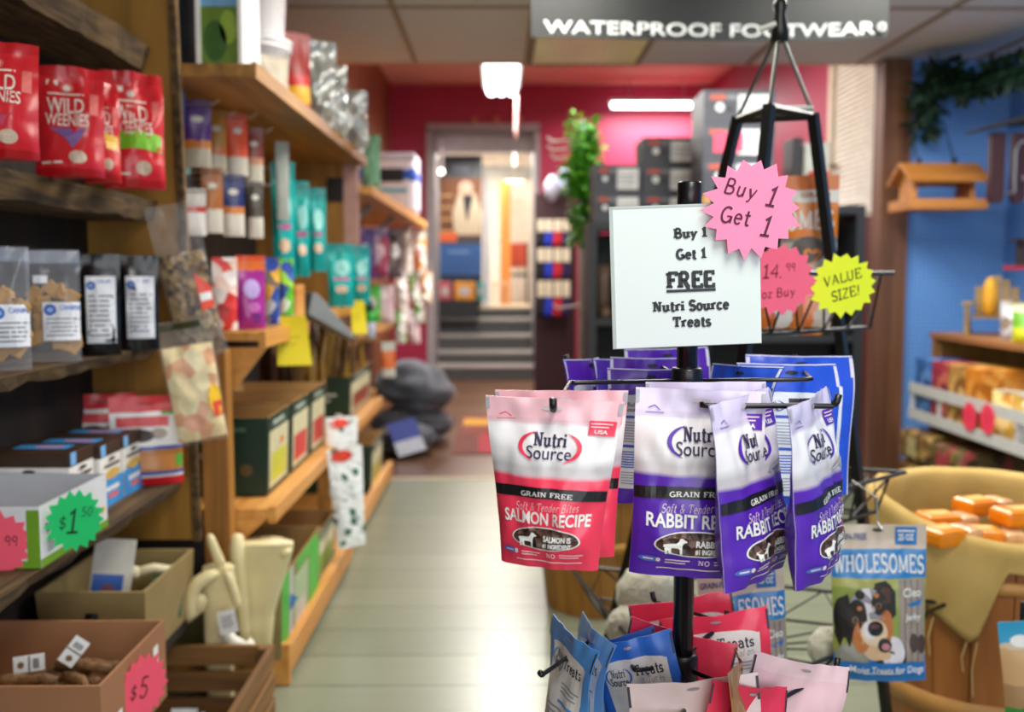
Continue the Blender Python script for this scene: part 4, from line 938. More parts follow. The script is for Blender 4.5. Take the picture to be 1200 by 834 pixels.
for i, (lb, px, Y, cols) in enumerate((('grey and blue treat packet next to the magenta pouch', (310, 302, 329, 378), 3.25, ['#8a8f98', '#2a4a98', '#d8a030', '#b8bcc0', '#6a5a4a']), ('bright green treat packet with blue cap by the pine block', (328, 304, 345, 374), 3.4, ['#8ac81e', '#5ab01e', '#2a4a9c', '#d8e0d0', '#9ad02a']))):
    o, F, wd, h = pouch_at('treat_packet', lb, 'treat packet', 'small upright packets', px, Y, blots(cols, 24), ZM, .3, .04, seed=74+i)
    D = Decal(F, .012); D.rect(-wd*.45, .02*h, wd*.45, .14*h, 0, 1); D.ell(0, .88*h, wd*.4, h*.08, 0, 1); D.done('label_print', [mat('#24409a', .4)], o)
b = MB(); b.bx(-.1, .10, -.006, .006, 0, .13).bx(.088, .1, .006, .14, 0, .13).bx(-.1, -.088, .006, .14, 0, .05).bx(-.088, .088, .128, .14, 0, .05).bx(-.088, .088, .006, .128, 0, .008)
o = b.build('pine_tray', M_pine, None, loc=(-.81, 3.46, ZM), bevel=.002); tag(o, 'pale pine block tray at the end of the near pine shelf', 'tray')
b = MB(); b.prism([(-.02, 0), (.16, -.10), (.17, -.09), (.02, .075), (0, .08)], -.05, .05); o = b.build('scoop', mat('#7b7f80', .4, .1), None, loc=(-.72, 3.70, 1.10), bevel=.004); o.rotation_euler = (0, 0, .6)
tag(o, 'grey plastic scoop hanging in the gap beside the pine tray', 'scoop')
for lb, px, Y, X in (('large yellow paper tag hanging from the near pine shelf edge', (323, 370, 361, 428), 3.28, -.69), ('narrow yellow paper tag hanging from the far pine shelf edge', (411, 352, 428, 391), 4.55, -.69)):
    p, wd, h = pb(*px, Y); b = MB()
    b.grid(lambda u, v: Vector(((u-.5)*wd*(1.05-.15*v)+.01*(1-v), .012*sin(v*2.5)-.004*u, v*h)), 6, 8); b.grid(lambda u, v: Vector(((u-.5)*wd*(1.05-.15*v)+.01*(1-v), .012*sin(v*2.5)-.004*u+.0008, v*h)), 6, 8, 0, True)
    o = b.build('paper_tag', mat('#ecd91a', .6, .03), None, True, loc=p, rot=(0, 0, .25)); o.location = p; tag(o, lb, 'paper tag', 'yellow shelf tags')
    D = Decal(lambda x, z, l: Vector((x, .012*sin(z/h*2.5)-.004*(x/wd+.5)-l-.0005, z))); D.lines(-.3*wd, .35*h, .25*wd, .65*h, 2, 0, 1, .12); D.done('faint_line', [mat('#b8a818', .6)], o)
# green cartons on the lower pine shelf
M_gcard = mat('#0f3324', .45, .08)
def green_box(label, c, wx, dy, h, panel, group='dark green cartons', inner=M_kraft, word=None):
    o = tray('carton', label, c, wx, dy, h, M_gcard, inner, .005, flare=.05, group=group, cat='carton')
    k = lambda z: 1+.05*z/h
    D = Decal(lambda x, z, l: Vector((wx/2*k(z)+l, x*k(z), z)), .05)
    D.rect(-dy*.44, h*.06, dy*.40, h*.80, 0); D.rect(-dy*.36, h*.12, dy*.34, h*.5, 1, 1); D.rect(-dy*.3, h*.86, dy*.2, h*.93, 2, 1)
    if panel[0] == '#c9c43a': D.ell(.1*dy, h*.6, dy*.1, h*.05, 3, 2)
    D.done('panel_print', [mat('#cfc8a0', .5), mat(panel[0], .5), mat('#9fb0a0', .5), mat('#d8803a', .5)], o)
    D = Decal(lambda x, z, l: Vector((x*k(z), -dy/2*k(z)-l, z)), .05)
    if word: D.text(word, -wx*.0, h*.52, h*.10, 0, 1, 'sans', wx*.3); D.ell(wx*.30, h*.32, wx*.06, wx*.06, 1, 1); D.rect(-wx*.1, h*.24, wx*.08, h*.3, 0, 1); D.rect(.05*wx, h*.82, .3*wx, h*.87, 2, 1)
    else: D.lines(-wx*.25, h*.35, wx*.3, h*.62, 2, 0)
    D.done('end_print', [mat('#c9cfc0', .5), mat('#5a4a2a', .5), mat('#4a6a58', .5)], o)
    return o
green_box('dark green carton with yellow-green panel, nearest of the row of three on the shelf', (-.90, 3.24, .557), .33, .31, .245, ['#c9c43a'], word='tails')
green_box('dark green carton with red panel, middle of the row of three on the shelf', (-.90, 3.59, .557), .33, .31, .245, ['#c8342c'])
green_box('dark green carton with red panel, last of the row beside the brown sticks', (-.90, 3.94, .557), .33, .31, .245, ['#b83028'])
# bully sticks in an open carton
o = green_box('green carton of tall brown chew sticks at the far end of the lower shelf', (-.885, 5.15, .557), .30, .78, .20, ['#8c3a2a'], 'cartons of sticks')
rn = random.Random(5)
for i in range(46):
    far = i >= 16
    y = rn.uniform(4.86, 5.44) if far else rn.uniform(4.22, 4.55)
    x = rn.uniform(-.98, -.79); z0 = .565; L = rn.uniform(.32, .46) if far else rn.uniform(.30, .42)
    b = MB(); a, e = rn.uniform(-.05, .05), rn.uniform(-.05, .08); cx = rn.uniform(-.03, .03)
    b.tube([(0, 0, 0), (a*.3+cx, e*.3, L*.4), (a*.7, e*.7, L*.75), (a, e, L)], [.014, .016, .014, .012], 7)
    o = b.build('chew_stick', mat(rn.choice(['#7d5a18', '#95701e', '#6a4812', '#a07a26', '#4e3410']), .5, .25, 30), None, True, loc=(x, y, z0)); tag(o, 'tall brown chew stick standing in the far green carton' if far else 'tall brown chew stick standing loose between the cartons', 'chew stick', 'sticks in the far carton' if far else 'sticks between the cartons')
# goods on the floor platform (z .08)
ZP = .0815
green_box('low dark green carton on the floor platform, second from the crate', (-.91, 3.86, ZP), .42, .42, .19, ['#7a9a3a'], 'low green cartons', word=None)
green_box('low dark green carton at the far end of the floor platform', (-.91, 5.48, ZP), .42, .5, .26, ['#b8a03a'], 'low green cartons')
o = tray('carton', 'open carton with bright green side holding the tall cream rawhide, nearest the crate', (-.86, 3.25, ZP), .38, .62, .25, mat('#8a7a4a', .6, .1), mat('#a07c48', .8, .08), .005, flare=.04, group='low green cartons', cat='carton')
D = Decal(lambda x, z, l: Vector((.19*(1+.04*z/.25)+l, x, z)), .06)
D.rect(-.31, .0, -.21, .25, 0); D.rect(-.2, .0, -.15, .25, 1); D.rect(-.13, .0, .1, .2, 2); D.rect(.12, .02, .3, .22, 0); D.rect(-.1, .03, .04, .1, 3, 1); D.rect(-.1, .21, .25, .25, 0, 1)
D.done('side_print', [mat('#3fae2e', .45), mat('#b9bdb6', .45), mat('#9fb48a', .45), mat('#c8b8a8', .5)], o)
o, F = pouch('blue_pack', 'blue and white pack leaning in the open carton below the tall rawhide', 'pack', 'packs in the open carton', .17, .2, .03, bands([(0, '#8f9aa8'), (.55, '#2a5fa8'), (.9, '#3a74b8')], .4, .06), (-.80, 3.0, .10), (-.1, .5, .3), seed=7)
o, F = pouch('patterned_pack', 'dark green patterned pack standing between the two rawhides', 'pack', 'packs in the open carton', .11, .3, .03, blots(['#24421e', '#3a5a2a', '#1a2a18', '#8a8a4a'], 30), (-.93, 3.05, .10), (0, 0, .3), seed=8)
# white green-dotted flat toy hanging from the shelf edge
m_dots = blots(['#e4e8e6', '#dfe5e2', '#e8ecea', '#3f6a56', '#e6e9e8', '#e2e6e4', '#eceeed'], 42, .6)
for i, (lb, px, Y) in enumerate((('white dotted fabric toy strip with red spots hanging from the lower shelf', (382, 486, 422, 580), 4.0), ('white dotted fabric toy hanging lowest beside the floor platform', (390, 520, 434, 640), 3.85))):
    p, wd, h = pb(*px, Y); p.x = max(p.x, -.665); o, F = pouch('fabric_toy', lb, 'dog toy', 'dotted fabric toys', wd, h, .03, m_dots, p, (0, -.06*i, .5), seed=81+i, wr=2, taper=.2)
    D = Decal(F, .02); D.ell(-.1*wd, .92*h, wd*.3, h*.06, 0, 1); D.ell(.2*wd, .30*h, wd*.12, h*.05, 1, 1) if i == 0 else None; D.done('print_spot', [mat('#e0452e', .5), mat('#c98a2a', .5)], o)
    MB().tube([(0, 0, h*.95), (.0, .01, h*1.02), (-.02, .02, h*1.02)], .003, 6).build('loop', M_white, o)
# ================================================================ third bay: things on and below the high plank
t = empty('storage_carton', (-.92, 7.95, 1.696)); tag(t, 'white and blue packaged box on the high plank by the red wall', 'box')
MB().bx(-.2, .26, -.25, .25, 0, .44).build('carton', mat('#d9dbe6', .4, .04), t, bevel=.05)
MB().bx(-.205, .265, -.255, .255, .24, .37).build('blue_band', mat('#1f58c0', .4), t, bevel=.04)
D = Decal(lambda x, z, l: Vector((x, -.256-l, z))); D.rect(-.13, .25, .17, .35, 0); D.rect(-.1, .17, .2, .2, 1); D.done('front_print', [mat('#14161c', .4), mat('#5ab0c8', .4)], t)
MB().bx(-.2, .26, -.25, .25, .41, .47).build('lid', mat('#c2c4d4', .4), t, bevel=.015)
o, F, wd, h = pouch_at('plush_toy', 'pale green plush at the start of the high plank', 'plush toy', None, (424, 160, 446, 208), 5.55, mat('#7fae8a', .8, .2), 1.696, .2, .1, seed=5, wr=2)
rn = random.Random(12)
pal = [('purple', ['#4a2a7a', '#7a3a8a', '#2a2a5a']), ('red and lilac', ['#a83a5a', '#c8b0c8', '#7a5aa0']), ('pale blue', ['#a8c0c8', '#e0e0e0', '#8aa0b0']), ('dark grey', ['#5a5050', '#8a8080', '#3a3030']),
       ('white', ['#e8e4dc', '#d8c8b8', '#f0ece8']), ('white and orange', ['#e8e0d0', '#e08a3a', '#d0c8b0']), ('white and green', ['#e4e8dc', '#6ab03a', '#f0f0e8']), ('bright green', ['#4ab83a', '#8ad05a', '#3a9a2e']), ('pale pink', ['#e8d0d0', '#f0e8e8', '#c8a0a8'])]
rows = [('first', 268, 326, (428, 445, 462, 478, 493), (0, 1, 3, 4, 5)), ('second', 318, 356, (470, 487, 500), (4, 6, 5)), ('third', 334, 378, (436, 452, 472, 492), (7, 8, 4, 6)), ('lowest', 362, 402, (470, 486), (6, 8))]
wh = ['nearest the aisle shelves', 'second along', 'third along', 'fourth along', 'nearest the grey door casing']
for rnm, y0, y1, xs, cs in rows:
    for i, (px, c) in enumerate(zip(xs, cs)):
        Y = .98*FPX/(588-px+8)*.92; Y = min(8.9, max(5.5, Y)); nm, cols = pal[c]; w2 = 11 if px < 465 else 7
        o, F, wd, h = pouch_at('hanging_toy_pack', '%s pack, %s hanging row below the high plank, %s' % (nm, rnm, wh[i] if i < len(xs)-1 or len(xs) == 5 else 'nearest the grey door casing'), 'toy pack', 'hanging packs under the high plank', (px-w2, y0, px+w2, y1), Y, blots(cols, 9+i), None, .25, .08, seed=90+i+y0, wr=1.6)
        D = Decal(F, .03); D.ell(0, h*.55, wd*.26, h*.14, 0, 1); D.done('label_print', [mat(['#e8e4e0', '#d8b8c0', '#f0f0ec'][i % 3], .5)], o)
        MB().tube([(0, 0, h*.93), (-.25, .02, h*.95)], .004, 6).build('peg', M_steel, o)
for lb, px, Y, cols in (('black bottle with white foot and green collar below the hanging packs', (428, 352, 440, 396), 5.4, '#1a1f1a'),):
    p, wd, h = pb(*px, Y); t = empty('bottle', p); tag(t, lb, 'bottle')
    MB().lathe([(0, 0), (wd*.5, 0), (wd*.5, h*.4), (wd*.42, h*.42)], n=16).build('foot', mat('#c8d0e8', .4), t, True); MB().lathe([(wd*.42, h*.42), (wd*.46, h*.5), (wd*.44, h*.72)], n=16).build('collar', mat('#2fae3a', .4), t, True)
    MB().lathe([(wd*.44, h*.72), (wd*.3, h*.85), (wd*.26, h), (0, h)], n=16).build('cap', mat('#1a1f1a', .4), t, True)
    MB().bx(-wd, wd*.8, -.05, .05, -.014, -.001).build('stand_plate', M_shelf, t) ; MB().bx(-.35-wd, -wd, -.02, .02, -.014, -.004).build('stand_arm', M_shelf, t)
o, F, wd, h = pouch_at('treat_bag', 'orange and white bag beyond the carton of brown sticks', 'treat bag', None, (447, 400, 464, 442), 5.9, bands([(0, '#d8d4c8'), (.25, '#e0702a'), (.75, '#c8c8b8')], .4, .05), None, .3, .05, seed=9)
# grey dog beds heaped at the shelf end
def cushion(label, c, r, rot, seed):
    b = MB(); b.blob((0, 0, r[2]), r, seed, .28, 28, 0, 2.6); o = b.build('dog_bed', mat('#4a4d54', .95, .22, 14, .5, sheen=.3), None, True, loc=c, rot=rot, subd=1); o.location = c
    b2 = MB(); b2.tube([(r[0]*1.0*cos(a), r[1]*1.0*sin(a), r[2]*(1+.12*sin(3*a))) for a in [2*pi*k/40 for k in range(41)]], .012, 6); b2.build('seam_piping', mat('#3a3d44', .9), o, True); return tag(o, label, 'dog bed', 'heaped grey dog beds')
cushion('grey dog bed on top of the heap at the end of the pine shelves', (-.68, 7.4, .235), (.28, .30, .18), (.25, .12, .3), 1)
cushion('grey dog bed at the bottom of the heap, blue tag in front of it', (-.67, 7.38, .0), (.30, .34, .135), (0, 0, 0), 2)
cushion('small dark grey cushion slumped in front of the heaped dog beds', (-.66, 6.85, .0), (.2, .15, .11), (.0, .0, .2), 3)
t = empty('product_tag', (-.60, 6.62, .045), (-.5, -.2, .45)); tag(t, 'blue and white tag lying in front of the grey dog beds', 'tag')
MB().bx(-.1, .1, -.004, .004, .1, .24).build('blue_half', mat('#20348f', .5), t); MB().bx(-.1, .1, -.004, .004, 0, .1).build('white_half', mat('#b8bcc8', .5), t)
b = MB(); b.bx(-.33, .35, -.95, .95, 0, .006); t = b.build('floor_mat', mat('#6a3a2e', .9, .3, 14), None, loc=(-.02, 7.75, .001)); tag(t, 'dark red patterned mat on the brown floor before the steps', 'mat')
D = Decal(lambda x, z, l: Vector((x, z, .006+l)), .1); D.rect(-.3, .35, .0, .7, 0); D.rect(-.15, -.9, .3, -.1, 1); D.ell(.1, -.5, .12, .25, 2, 1); D.rect(-.28, 0, .3, .25, 3); D.done('pattern', [mat('#b8862a', .9), mat('#9c3038', .9), mat('#a8a04a', .9), mat('#7a3a30', .9)], t)
# ================================================================ beyond the steps
q0, q1 = at(515, 182, 12.5), at(565, 346, 12.5); cw = q1.x-q0.x; cx = (q0.x+q1.x)/2; zt, zb = q0.z, .83
t = empty('poster_board', (cx, 12.5, zb)); tag(t, 'tall board of posters on the shelf side of the doorway above the steps', 'poster board')
H = zt-zb; MB().bx(-cw/2, cw/2, 0, .05, .0, H).build('board', mat('#3a3f46', .5), t)
Z = lambda py: at(540, py, 12.5).z-zb
D = Decal(lambda x, z, l: Vector((x, -l, z)), .2)
D.rect(-cw/2, Z(278), cw/2, Z(208), 0); D.poly([(-cw*.15, Z(275)), (-cw*.2, Z(250)), (-cw*.05, Z(226)), (cw*.35, Z(226)), (cw*.5, Z(250)), (cw*.46, Z(275))], 1, 1); D.poly([(.02, Z(228)), (cw*.3, Z(228)), (cw*.14, Z(262))], 2, 2)
D.ell(.06, Z(220), .09, .09, 3, 2); D.rect(-cw/2, Z(283), -cw*.1, Z(272), 4, 2)
for k in range(4): D.rect(-cw/2, Z(272-14*k), -cw*.2, Z(270-14*k), 5, 1)
D.done('man_poster', [mat('#6a3f22', .6, .3, 4), mat('#c4b296', .6), mat('#1d1c20', .6), mat('#c4a088', .6), mat('#d8602e', .6), mat('#c09a62', .6)], t)
D = Decal(lambda x, z, l: Vector((x, -l, z)), .2); D.rect(-cw/2, Z(330), cw/2, Z(286), 0); D.rect(-cw/2, Z(332), cw/2, Z(322), 1, 1); D.lines(-cw*.3, Z(298), cw*.2, Z(292), 1, 2); D.done('blue_poster', [mat('#2f5a94', .6, .1, 3), mat('#1c2a40', .6), mat('#7fa0c8', .6)], t)
D = Decal(lambda x, z, l: Vector((x, -l, z)), .2); D.rect(-cw*.35, Z(203), cw*.38, Z(185), 0); D.rect(-cw*.2, Z(201), cw*.2, Z(193), 1, 1); D.done('dark_sign', [mat('#23262c', .5), mat('#4a4e58', .5)], t)
for i, (x0, x1, c, nm) in enumerate(((514, 529, '#c8606a', 'pink'), (532, 557, '#e0962a', 'orange'), (559, 567, '#1f9a94', 'teal'))):
    a, e = at(x0, 352, 12.3), at(x1, 330, 12.3); b = MB(); b.bx(a.x, e.x, 12.26, 12.34, a.z, e.z); o = b.build('display_box', mat(c, .5), None, loc=((a.x+e.x)/2, 12.3, a.z), bevel=.02, world=True); tag(o, '%s square display box at the top of the steps under the blue poster' % nm, 'box', 'coloured square boxes above the steps')
    D = Decal(lambda x, z, l: Vector((x, -.041-l, z)), .1); D.ell(0, (e.z-a.z)/2, (e.x-a.x)*.28, (e.z-a.z)*.25, 0); D.done('round_print', [mat('#c9c4bc', .5)], o)
b = MB(); a = at(540, 352, 12.3); b.bx(-.33, .22, -.1, .1, 0, a.z-.002-.70); o = b.build('plinth', mat('#1c2024', .5), None, loc=(a.x, 12.3, .70)); tag(o, 'low dark plinth on the steps carrying the coloured square boxes', 'plinth')
t = empty('chair', (.22, 14.2, .83)); tag(t, 'dark chair with orange-red seat back seen through the doorway', 'chair')
MB().bx(-.16, .16, -.16, .16, .38, .42).build('seat', M_black, t); MB().bx(-.16, .16, .13, .16, .5, .85).build('backrest', mat('#c8543a', .5), t)
for x in (-.14, .14):
    for y in (-.14, .14): MB().bx(x-.015, x+.015, y-.015, y+.015, 0, .38 if y < 0 else .86).build('leg', M_black, t)
t = empty('stool', (-.02, 13.3, .83)); tag(t, 'pale wooden stool just beyond the doorway', 'stool'); MB().bx(-.11, .11, -.11, .11, .27, .30).build('seat', mat('#c9b08a', .5), t, bevel=.005)
for x in (-.09, .09):
    for y in (-.09, .09): MB().tube([(x, y, 0), (x*.8, y*.8, .27)], .012, 6).build('leg', mat('#c9b08a', .5), t)
# ================================================================ rear room: shoe boxes, racks
M_frame = mat('#1d2024', .5, .1)
def rack(label, c, wx, dy, H, levels):
    t = empty('shoe_rack', c); tag(t, label, 'rack', 'dark shoe racks')
    for x in (-wx/2, wx/2-.05):
        MB().bx(x, x+.05, 0, dy, 0, H).build('side_panel', M_frame, t)
    for z in levels: MB().bx(-wx/2+.051, wx/2-.051, 0, dy, z-.04, z).build('shelf', M_frame, t)
    MB().bx(-wx/2, wx/2, 0, dy, H+.0005, H+.05).build('top_board', M_frame, t)
    MB().bx(-wx/2+.051, wx/2-.051, dy-.015, dy, .1, H-.01).build('back_panel', mat('#121316', .6), t); return t
rack('dark shoe rack beyond the sign, three columns of boxes on top nearest the green vine', (1.03, 6.3, 0), .96, .42, 1.52, (.1, .52, .96))
rack('dark shoe rack under the tallest shoe box stack beside the slatted white door', (1.58, 5.6, 0), .92, .42, 1.58, (.1, .52, .90, 1.2))
M_sb = mat('#3a3d46', .5, .06)
def shoebox(label, x0, x1, Y, z, h, dx=0, star=False):
    wd = x1-x0; t = empty('shoe_box', ((x0+x1)/2+dx, Y, z)); tag(t, label, 'shoe box', 'stacked grey shoe boxes')
    cart = MB().bx(-wd/2, wd/2, .003, .36, 0, h*.66).build('carton', M_sb, t); MB().bx(-wd/2-.002, wd/2+.002, 0, .363, h*.66, h-.001).build('lid', mat('#454852', .5, .06), t)
    D = Decal(lambda x, z, l: Vector((x, -l, z)), .2)
    D.rect(-wd*.02, h*.14, wd*.44, h*.86, 0); D.lines(wd*.02, h*.25, wd*.4, h*.7, 3, 1, 1, .25); D.ell(-wd*.28, h*.5, wd*.06, wd*.06, 0, 1); D.ell(-wd*.14, h*.45, wd*.045, wd*.045, 3, 1); D.rect(-wd*.42, h*.72, -wd*.2, h*.86, 2, 1); D.rect(-wd*.18, h*.74, -.04*wd, h*.84, 4, 1)
    D.done('end_label', [mat('#eceeec', .5), mat('#7a7d80', .6), mat('#c8502e', .5), mat('#121318', .5), mat('#8a8c92', .5)], cart)
    if star:
        D = Decal(lambda x, z, l: Vector((x, -.002-l, z)), .2); D.rect(-wd*.36, h*.2, wd*.06, h*.8, 0); D.done('pink_tag', [mat('#f2486a', .5)], cart)
xa, xb = at(697, 250, 6.3).x, at(751, 250, 6.3).x
shoebox('grey shoe box, lower one of the shortest stack beside the green vine', xa, xb, 6.3, 1.571, .178); shoebox('grey shoe box, upper one of the shortest stack beside the green vine', xa, xb, 6.3, 1.75, .178)
xa, xb = at(753, 250, 6.3).x, at(820, 250, 6.3).x
for i, n in enumerate(('bottom', 'middle', 'top')): shoebox('grey shoe box, %s one of the three boxes right behind the display pole' % n, xa, xb, 6.3, 1.571+.176*i, .175)
xa, xb = at(824, 200, 5.6).x, at(907, 200, 5.6).x
for i, n in enumerate(('bottom', 'middle', 'top')): shoebox(('grey shoe box with pink tag, %s of the tallest stack' if i == 1 else 'grey shoe box, %s of the tallest stack by the hanging black frame') % n, xa, xb, 5.6, 1.692+.19*i, .189, star=i == 1)
b = MB(); b.bx(-.2, .2, 0, .34, 0, .056); o = b.build('flat_carton', M_kraft, None, loc=((xa+xb)/2, 5.605, 1.633), bevel=.003); tag(o, 'flat brown carton under the tallest stack of shoe boxes', 'carton')
for lb, nm, px, Y, c in (('black upright boot box standing beside the tallest shoe box stack', 'upright_box', (929, 162, 940, 214), 5.7, '#17181a'), ('pale grey-green upright carton between the black box and the slatted door', 'upright_box', (942, 168, 972, 214), 5.75, '#b4b8ac'), ('small red box in front of the pale upright carton', 'small_box', (952, 200, 972, 216), 5.62, '#c8281e')):
    p, wd, h = pb(*px, Y, 1.632); b = MB(); b.bx(-wd/2, wd/2, 0, .1 if Y < 5.65 else .22, 0, h); o = b.build(nm, mat(c, .5, .1), None, loc=p, bevel=.006); tag(o, lb, 'box', 'boxes beside the shoe stack')
def boot(label, c, h, col, yaw):
    t = empty('boot', c, (0, 0, yaw)); tag(t, label, 'boot', 'boots on the dark racks'); b = MB()
    b.tube([(0, 0, .03), (0, 0, .12), (0, .005, h*.6), (0, .01, h)], [.045, .045, .05, .058], 14); b.build('shaft', mat(col, .5, .15), t, True)
    b = MB(); b.tube([(0, .04, .04), (0, -.04, .045), (0, -.13, .035), (0, -.17, .025)], [.042, .045, .042, .02], 14); b.build('foot', mat(col, .5, .15), t, True)
    b = MB(); b.prism([(-.045, 0), (.045, 0), (.045, .018), (-.045, .018)], -.18, .08); b.build('sole', mat('#2a2018', .7), t, bevel=.006)
boot('brown boot on the dark rack, seen between the vine post and the sign', (.66, 6.48, .961), .34, '#5a4636', 0); boot('dark grey boot beside the brown boot on the dark rack', (.80, 6.5, .961), .36, '#2e2c2c', .2)
b = MB(); b.bx(-.06, .06, 0, .2, 0, .2); o = b.build('carton', mat('#c9cdc8', .5), None, loc=(.94, 6.42, .961), bevel=.004); tag(o, 'pale small carton on the dark rack beside the grey boot', 'carton')
for i, (x, c, h) in enumerate(((1.42, '#4a5a6a', .22), (1.60, '#c9c4a0', .20), (1.67, '#bfc4c4', .21), (1.735, '#e0661e', .26), (1.80, '#e88a2a', .22), (1.90, '#3a342e', .2))):
    b = MB(); b.bx(-.028, .028, 0, .2, 0, h); o = b.build('upright_pack', mat(c, .5, .1), None, loc=(x, 5.65, .901), rot=(0, .0, .05*(i % 3)), bevel=.01); o.location = (x, 5.65, .901)
    tag(o, '%s upright pack on the dark rack below the hanging wire basket' % ('slate blue', 'pale yellow', 'pale grey', 'deep orange', 'light orange', 'dark brown')[i], 'pack', 'upright packs on the dark rack')
# white post with leafy green vine
q = at(681, 400, 7.2); t = empty('post_stand', (q.x, 7.2, 0)); tag(t, 'slim pale post between the sock rack and the dark shoe rack', 'post')
MB().tube([(0, 0, .02), (0, 0, 2.33)], .022, 12).build('pole', mat('#b9c4b8', .4), t, True); MB().lathe([(.16, 0), (.16, .012), (.03, .025), (.03, .05), (0, .05)], n=24).build('base', mat('#b9c4b8', .4), t, True)
for z, L in ((1.02, -.18), (1.0, .1), (2.2, -.22), (2.14, -.22), (2.08, -.2)): MB().tube([(0, -.02, z), (L, -.05, z-.02), (L*1.15, -.05, z+.01)], .008, 6).build('hook', mat('#d8d4c8', .4), t)
def vine(name, label, cat, path, spread, nleaf, cols, size, seed, group=None):
    rn = random.Random(seed); path = [Vector(p) for p in path]; t = empty(name, path[0]); tag(t, label, cat, group); P0 = path[0]
    MB().tube([p-P0 for p in path], .006, 6).build('stem', mat('#2f3a1c', .7), t)
    for ci, c in enumerate(cols):
        b = MB()
        for i in range(nleaf//len(cols)):
            k = rn.uniform(0, len(path)-1.001); j = int(k); p = path[j].lerp(path[j+1], k-j)-P0
            d = Vector((rn.gauss(0, 1), rn.gauss(0, 1), rn.gauss(0, .8)-.2)).normalized(); p = p+d*rn.uniform(.1, 1)*spread; s = size*rn.uniform(.6, 1.2)
            e = (d+Vector((rn.uniform(-.6, .6), rn.uniform(-.6, .6), rn.uniform(-.9, .3)))).normalized(); n = e.cross(Vector((rn.uniform(-1, 1), rn.uniform(-1, 1), 1))).normalized(); u = n.cross(e)
            b.add([p, p+e*s*.35+n*s*.22+u*s*.06, p+e*s*.75+n*s*.16, p+e*s, p+e*s*.75-n*s*.16, p+e*s*.35-n*s*.22+u*s*.06], [(0, 1, 2, 3), (0, 3, 4, 5)])
        b.build('leaves', mat(c, .5, .15), t)
    return t
vine('vine_garland', 'bright green leafy vine wrapped around the top of the pale post', 'plant', [(q.x-.02, 7.16, 2.32), (q.x+.04, 7.15, 2.1), (q.x-.05, 7.14, 1.95), (q.x+.05, 7.14, 1.8), (q.x+.01, 7.16, 1.52)], .11, 1500, ['#4fb024', '#7ed036', '#368a1c'], .07, 3)
# sock rack
t = empty('sock_rack', (.46, 8.8, 0)); tag(t, 'peg rack with rows of blue, red and black socks by the doorway', 'rack')
MB().bx(-.17, .2, .06, .1, 0, 1.95).build('back_board', mat('#33161c', .6), t); MB().bx(-.2, .22, -.1, .3, 0, .05).build('base', M_frame, t)
sc = [('black', '#141418'), ('blue', '#1a35b0'), ('red', '#b81c24'), ('dark purple', '#2a1a4a')]
for r, (y0, y1) in enumerate(((256, 289), (290, 327), (328, 372))):
    for k, px in enumerate((634, 643.5, 654, 664)):
        a, e = at(px-4.6, y1, 8.7), at(px+4.6, y0, 8.7); wd, h = e.x-a.x, e.z-a.z; o = empty('sock_pack', ((a.x+e.x)/2, 8.78, a.z)); nm, c = sc[(k+r*0) % 4]
        tag(o, '%s sock pair with cream header card, %s row of the sock rack' % (nm, ('top', 'middle', 'bottom')[r]), 'socks', 'socks on the peg rack')
        b = MB(); b.tube([(-.01, 0, h*.7), (-.01, -.005, h*.3), (-.02, -.005, .03), (-.03, -.01, .01)], [.026, .028, .028, .02], 10); b.tube([(.014, 0, h*.7), (.016, -.005, h*.3), (.012, -.005, .03), (0, -.01, .01)], [.022, .024, .025, .02], 10); b.build('socks', mat(c, .9, .1), o, True)
        MB().bx(-wd*.46, wd*.46, -.035, -.028, h*.55, h*.98).build('header_card', mat('#d9cdb0', .6), o); MB().tube([(0, .08, h*.96), (0, -.04, h*.96)], .004, 6).build('peg', M_steel, o)
for i, (px, py, c) in enumerate(((648, 222, '#9a9aa6'), (662, 214, '#8a92a4'))):
    p, wd, h = pb(px-10, py-16, px+8, py+14, 8.75); o = empty('folded_pack', (p.x, 8.75, p.z)); tag(o, '%s pack hanging at the head of the sock rack' % ('white', 'pale blue')[i], 'pack', 'pale packs on the sock rack')
    pk = MB(); pk.blob((0, 0, h*.5), (wd*.5, .05, h*.5), i, .25, 14); pk.build('pack', mat(c, .6, .15), o, True); MB().tube([(0, .12, h*.9), (0, -.02, h*.93)], .005, 6).build('peg', M_steel, o)
# ================================================================ alcove with blue pegboard
M_cedar = wood('#a8672a', '#c9863e', 0, 6, .5, .06); M_brown = wood('#4a2414', '#6a3820', 2, 6, .6, .06)
q = at(1102, 246, 5.55); t = empty('bird_feeder', (q.x, 5.62, q.z)); tag(t, 'open cedar bird feeder with pitched roof hanging on the blue wall', 'bird feeder')
b = MB(); b.bx(-.20, .22, -.17, .17, .0, .022).bx(-.20, .22, -.17, -.155, .022, .055).bx(-.20, .22, .155, .17, .022, .055).bx(-.20, -.185, -.155, .155, .022, .055).bx(.205, .22, -.155, .155, .022, .055); b.build('tray', M_cedar, t, bevel=.003)
for x in (-.155, .165):
    b = MB(); b.add([(x-.01, -.10, .022), (x-.01, .10, .022), (x-.01, .10, .17), (x-.01, 0, .235), (x-.01, -.10, .17), (x+.01, -.10, .022), (x+.01, .10, .022), (x+.01, .10, .17), (x+.01, 0, .235), (x+.01, -.10, .17)],
     [(0, 1, 2, 3, 4), (9, 8, 7, 6, 5), (0, 5, 6, 1), (1, 6, 7, 2), (2, 7, 8, 3), (3, 8, 9, 4), (4, 9, 5, 0)]); b.build('end_wall', M_cedar, t)
for sg in (-1, 1):
    R = Euler((-sg*.56*-1, 0, 0)).to_matrix(); MB().box((.01, sg*.085, .205), (.44, .2, .016), 0, Euler((-sg*.56, 0, 0)).to_matrix()).build('roof_board', M_cedar, t)
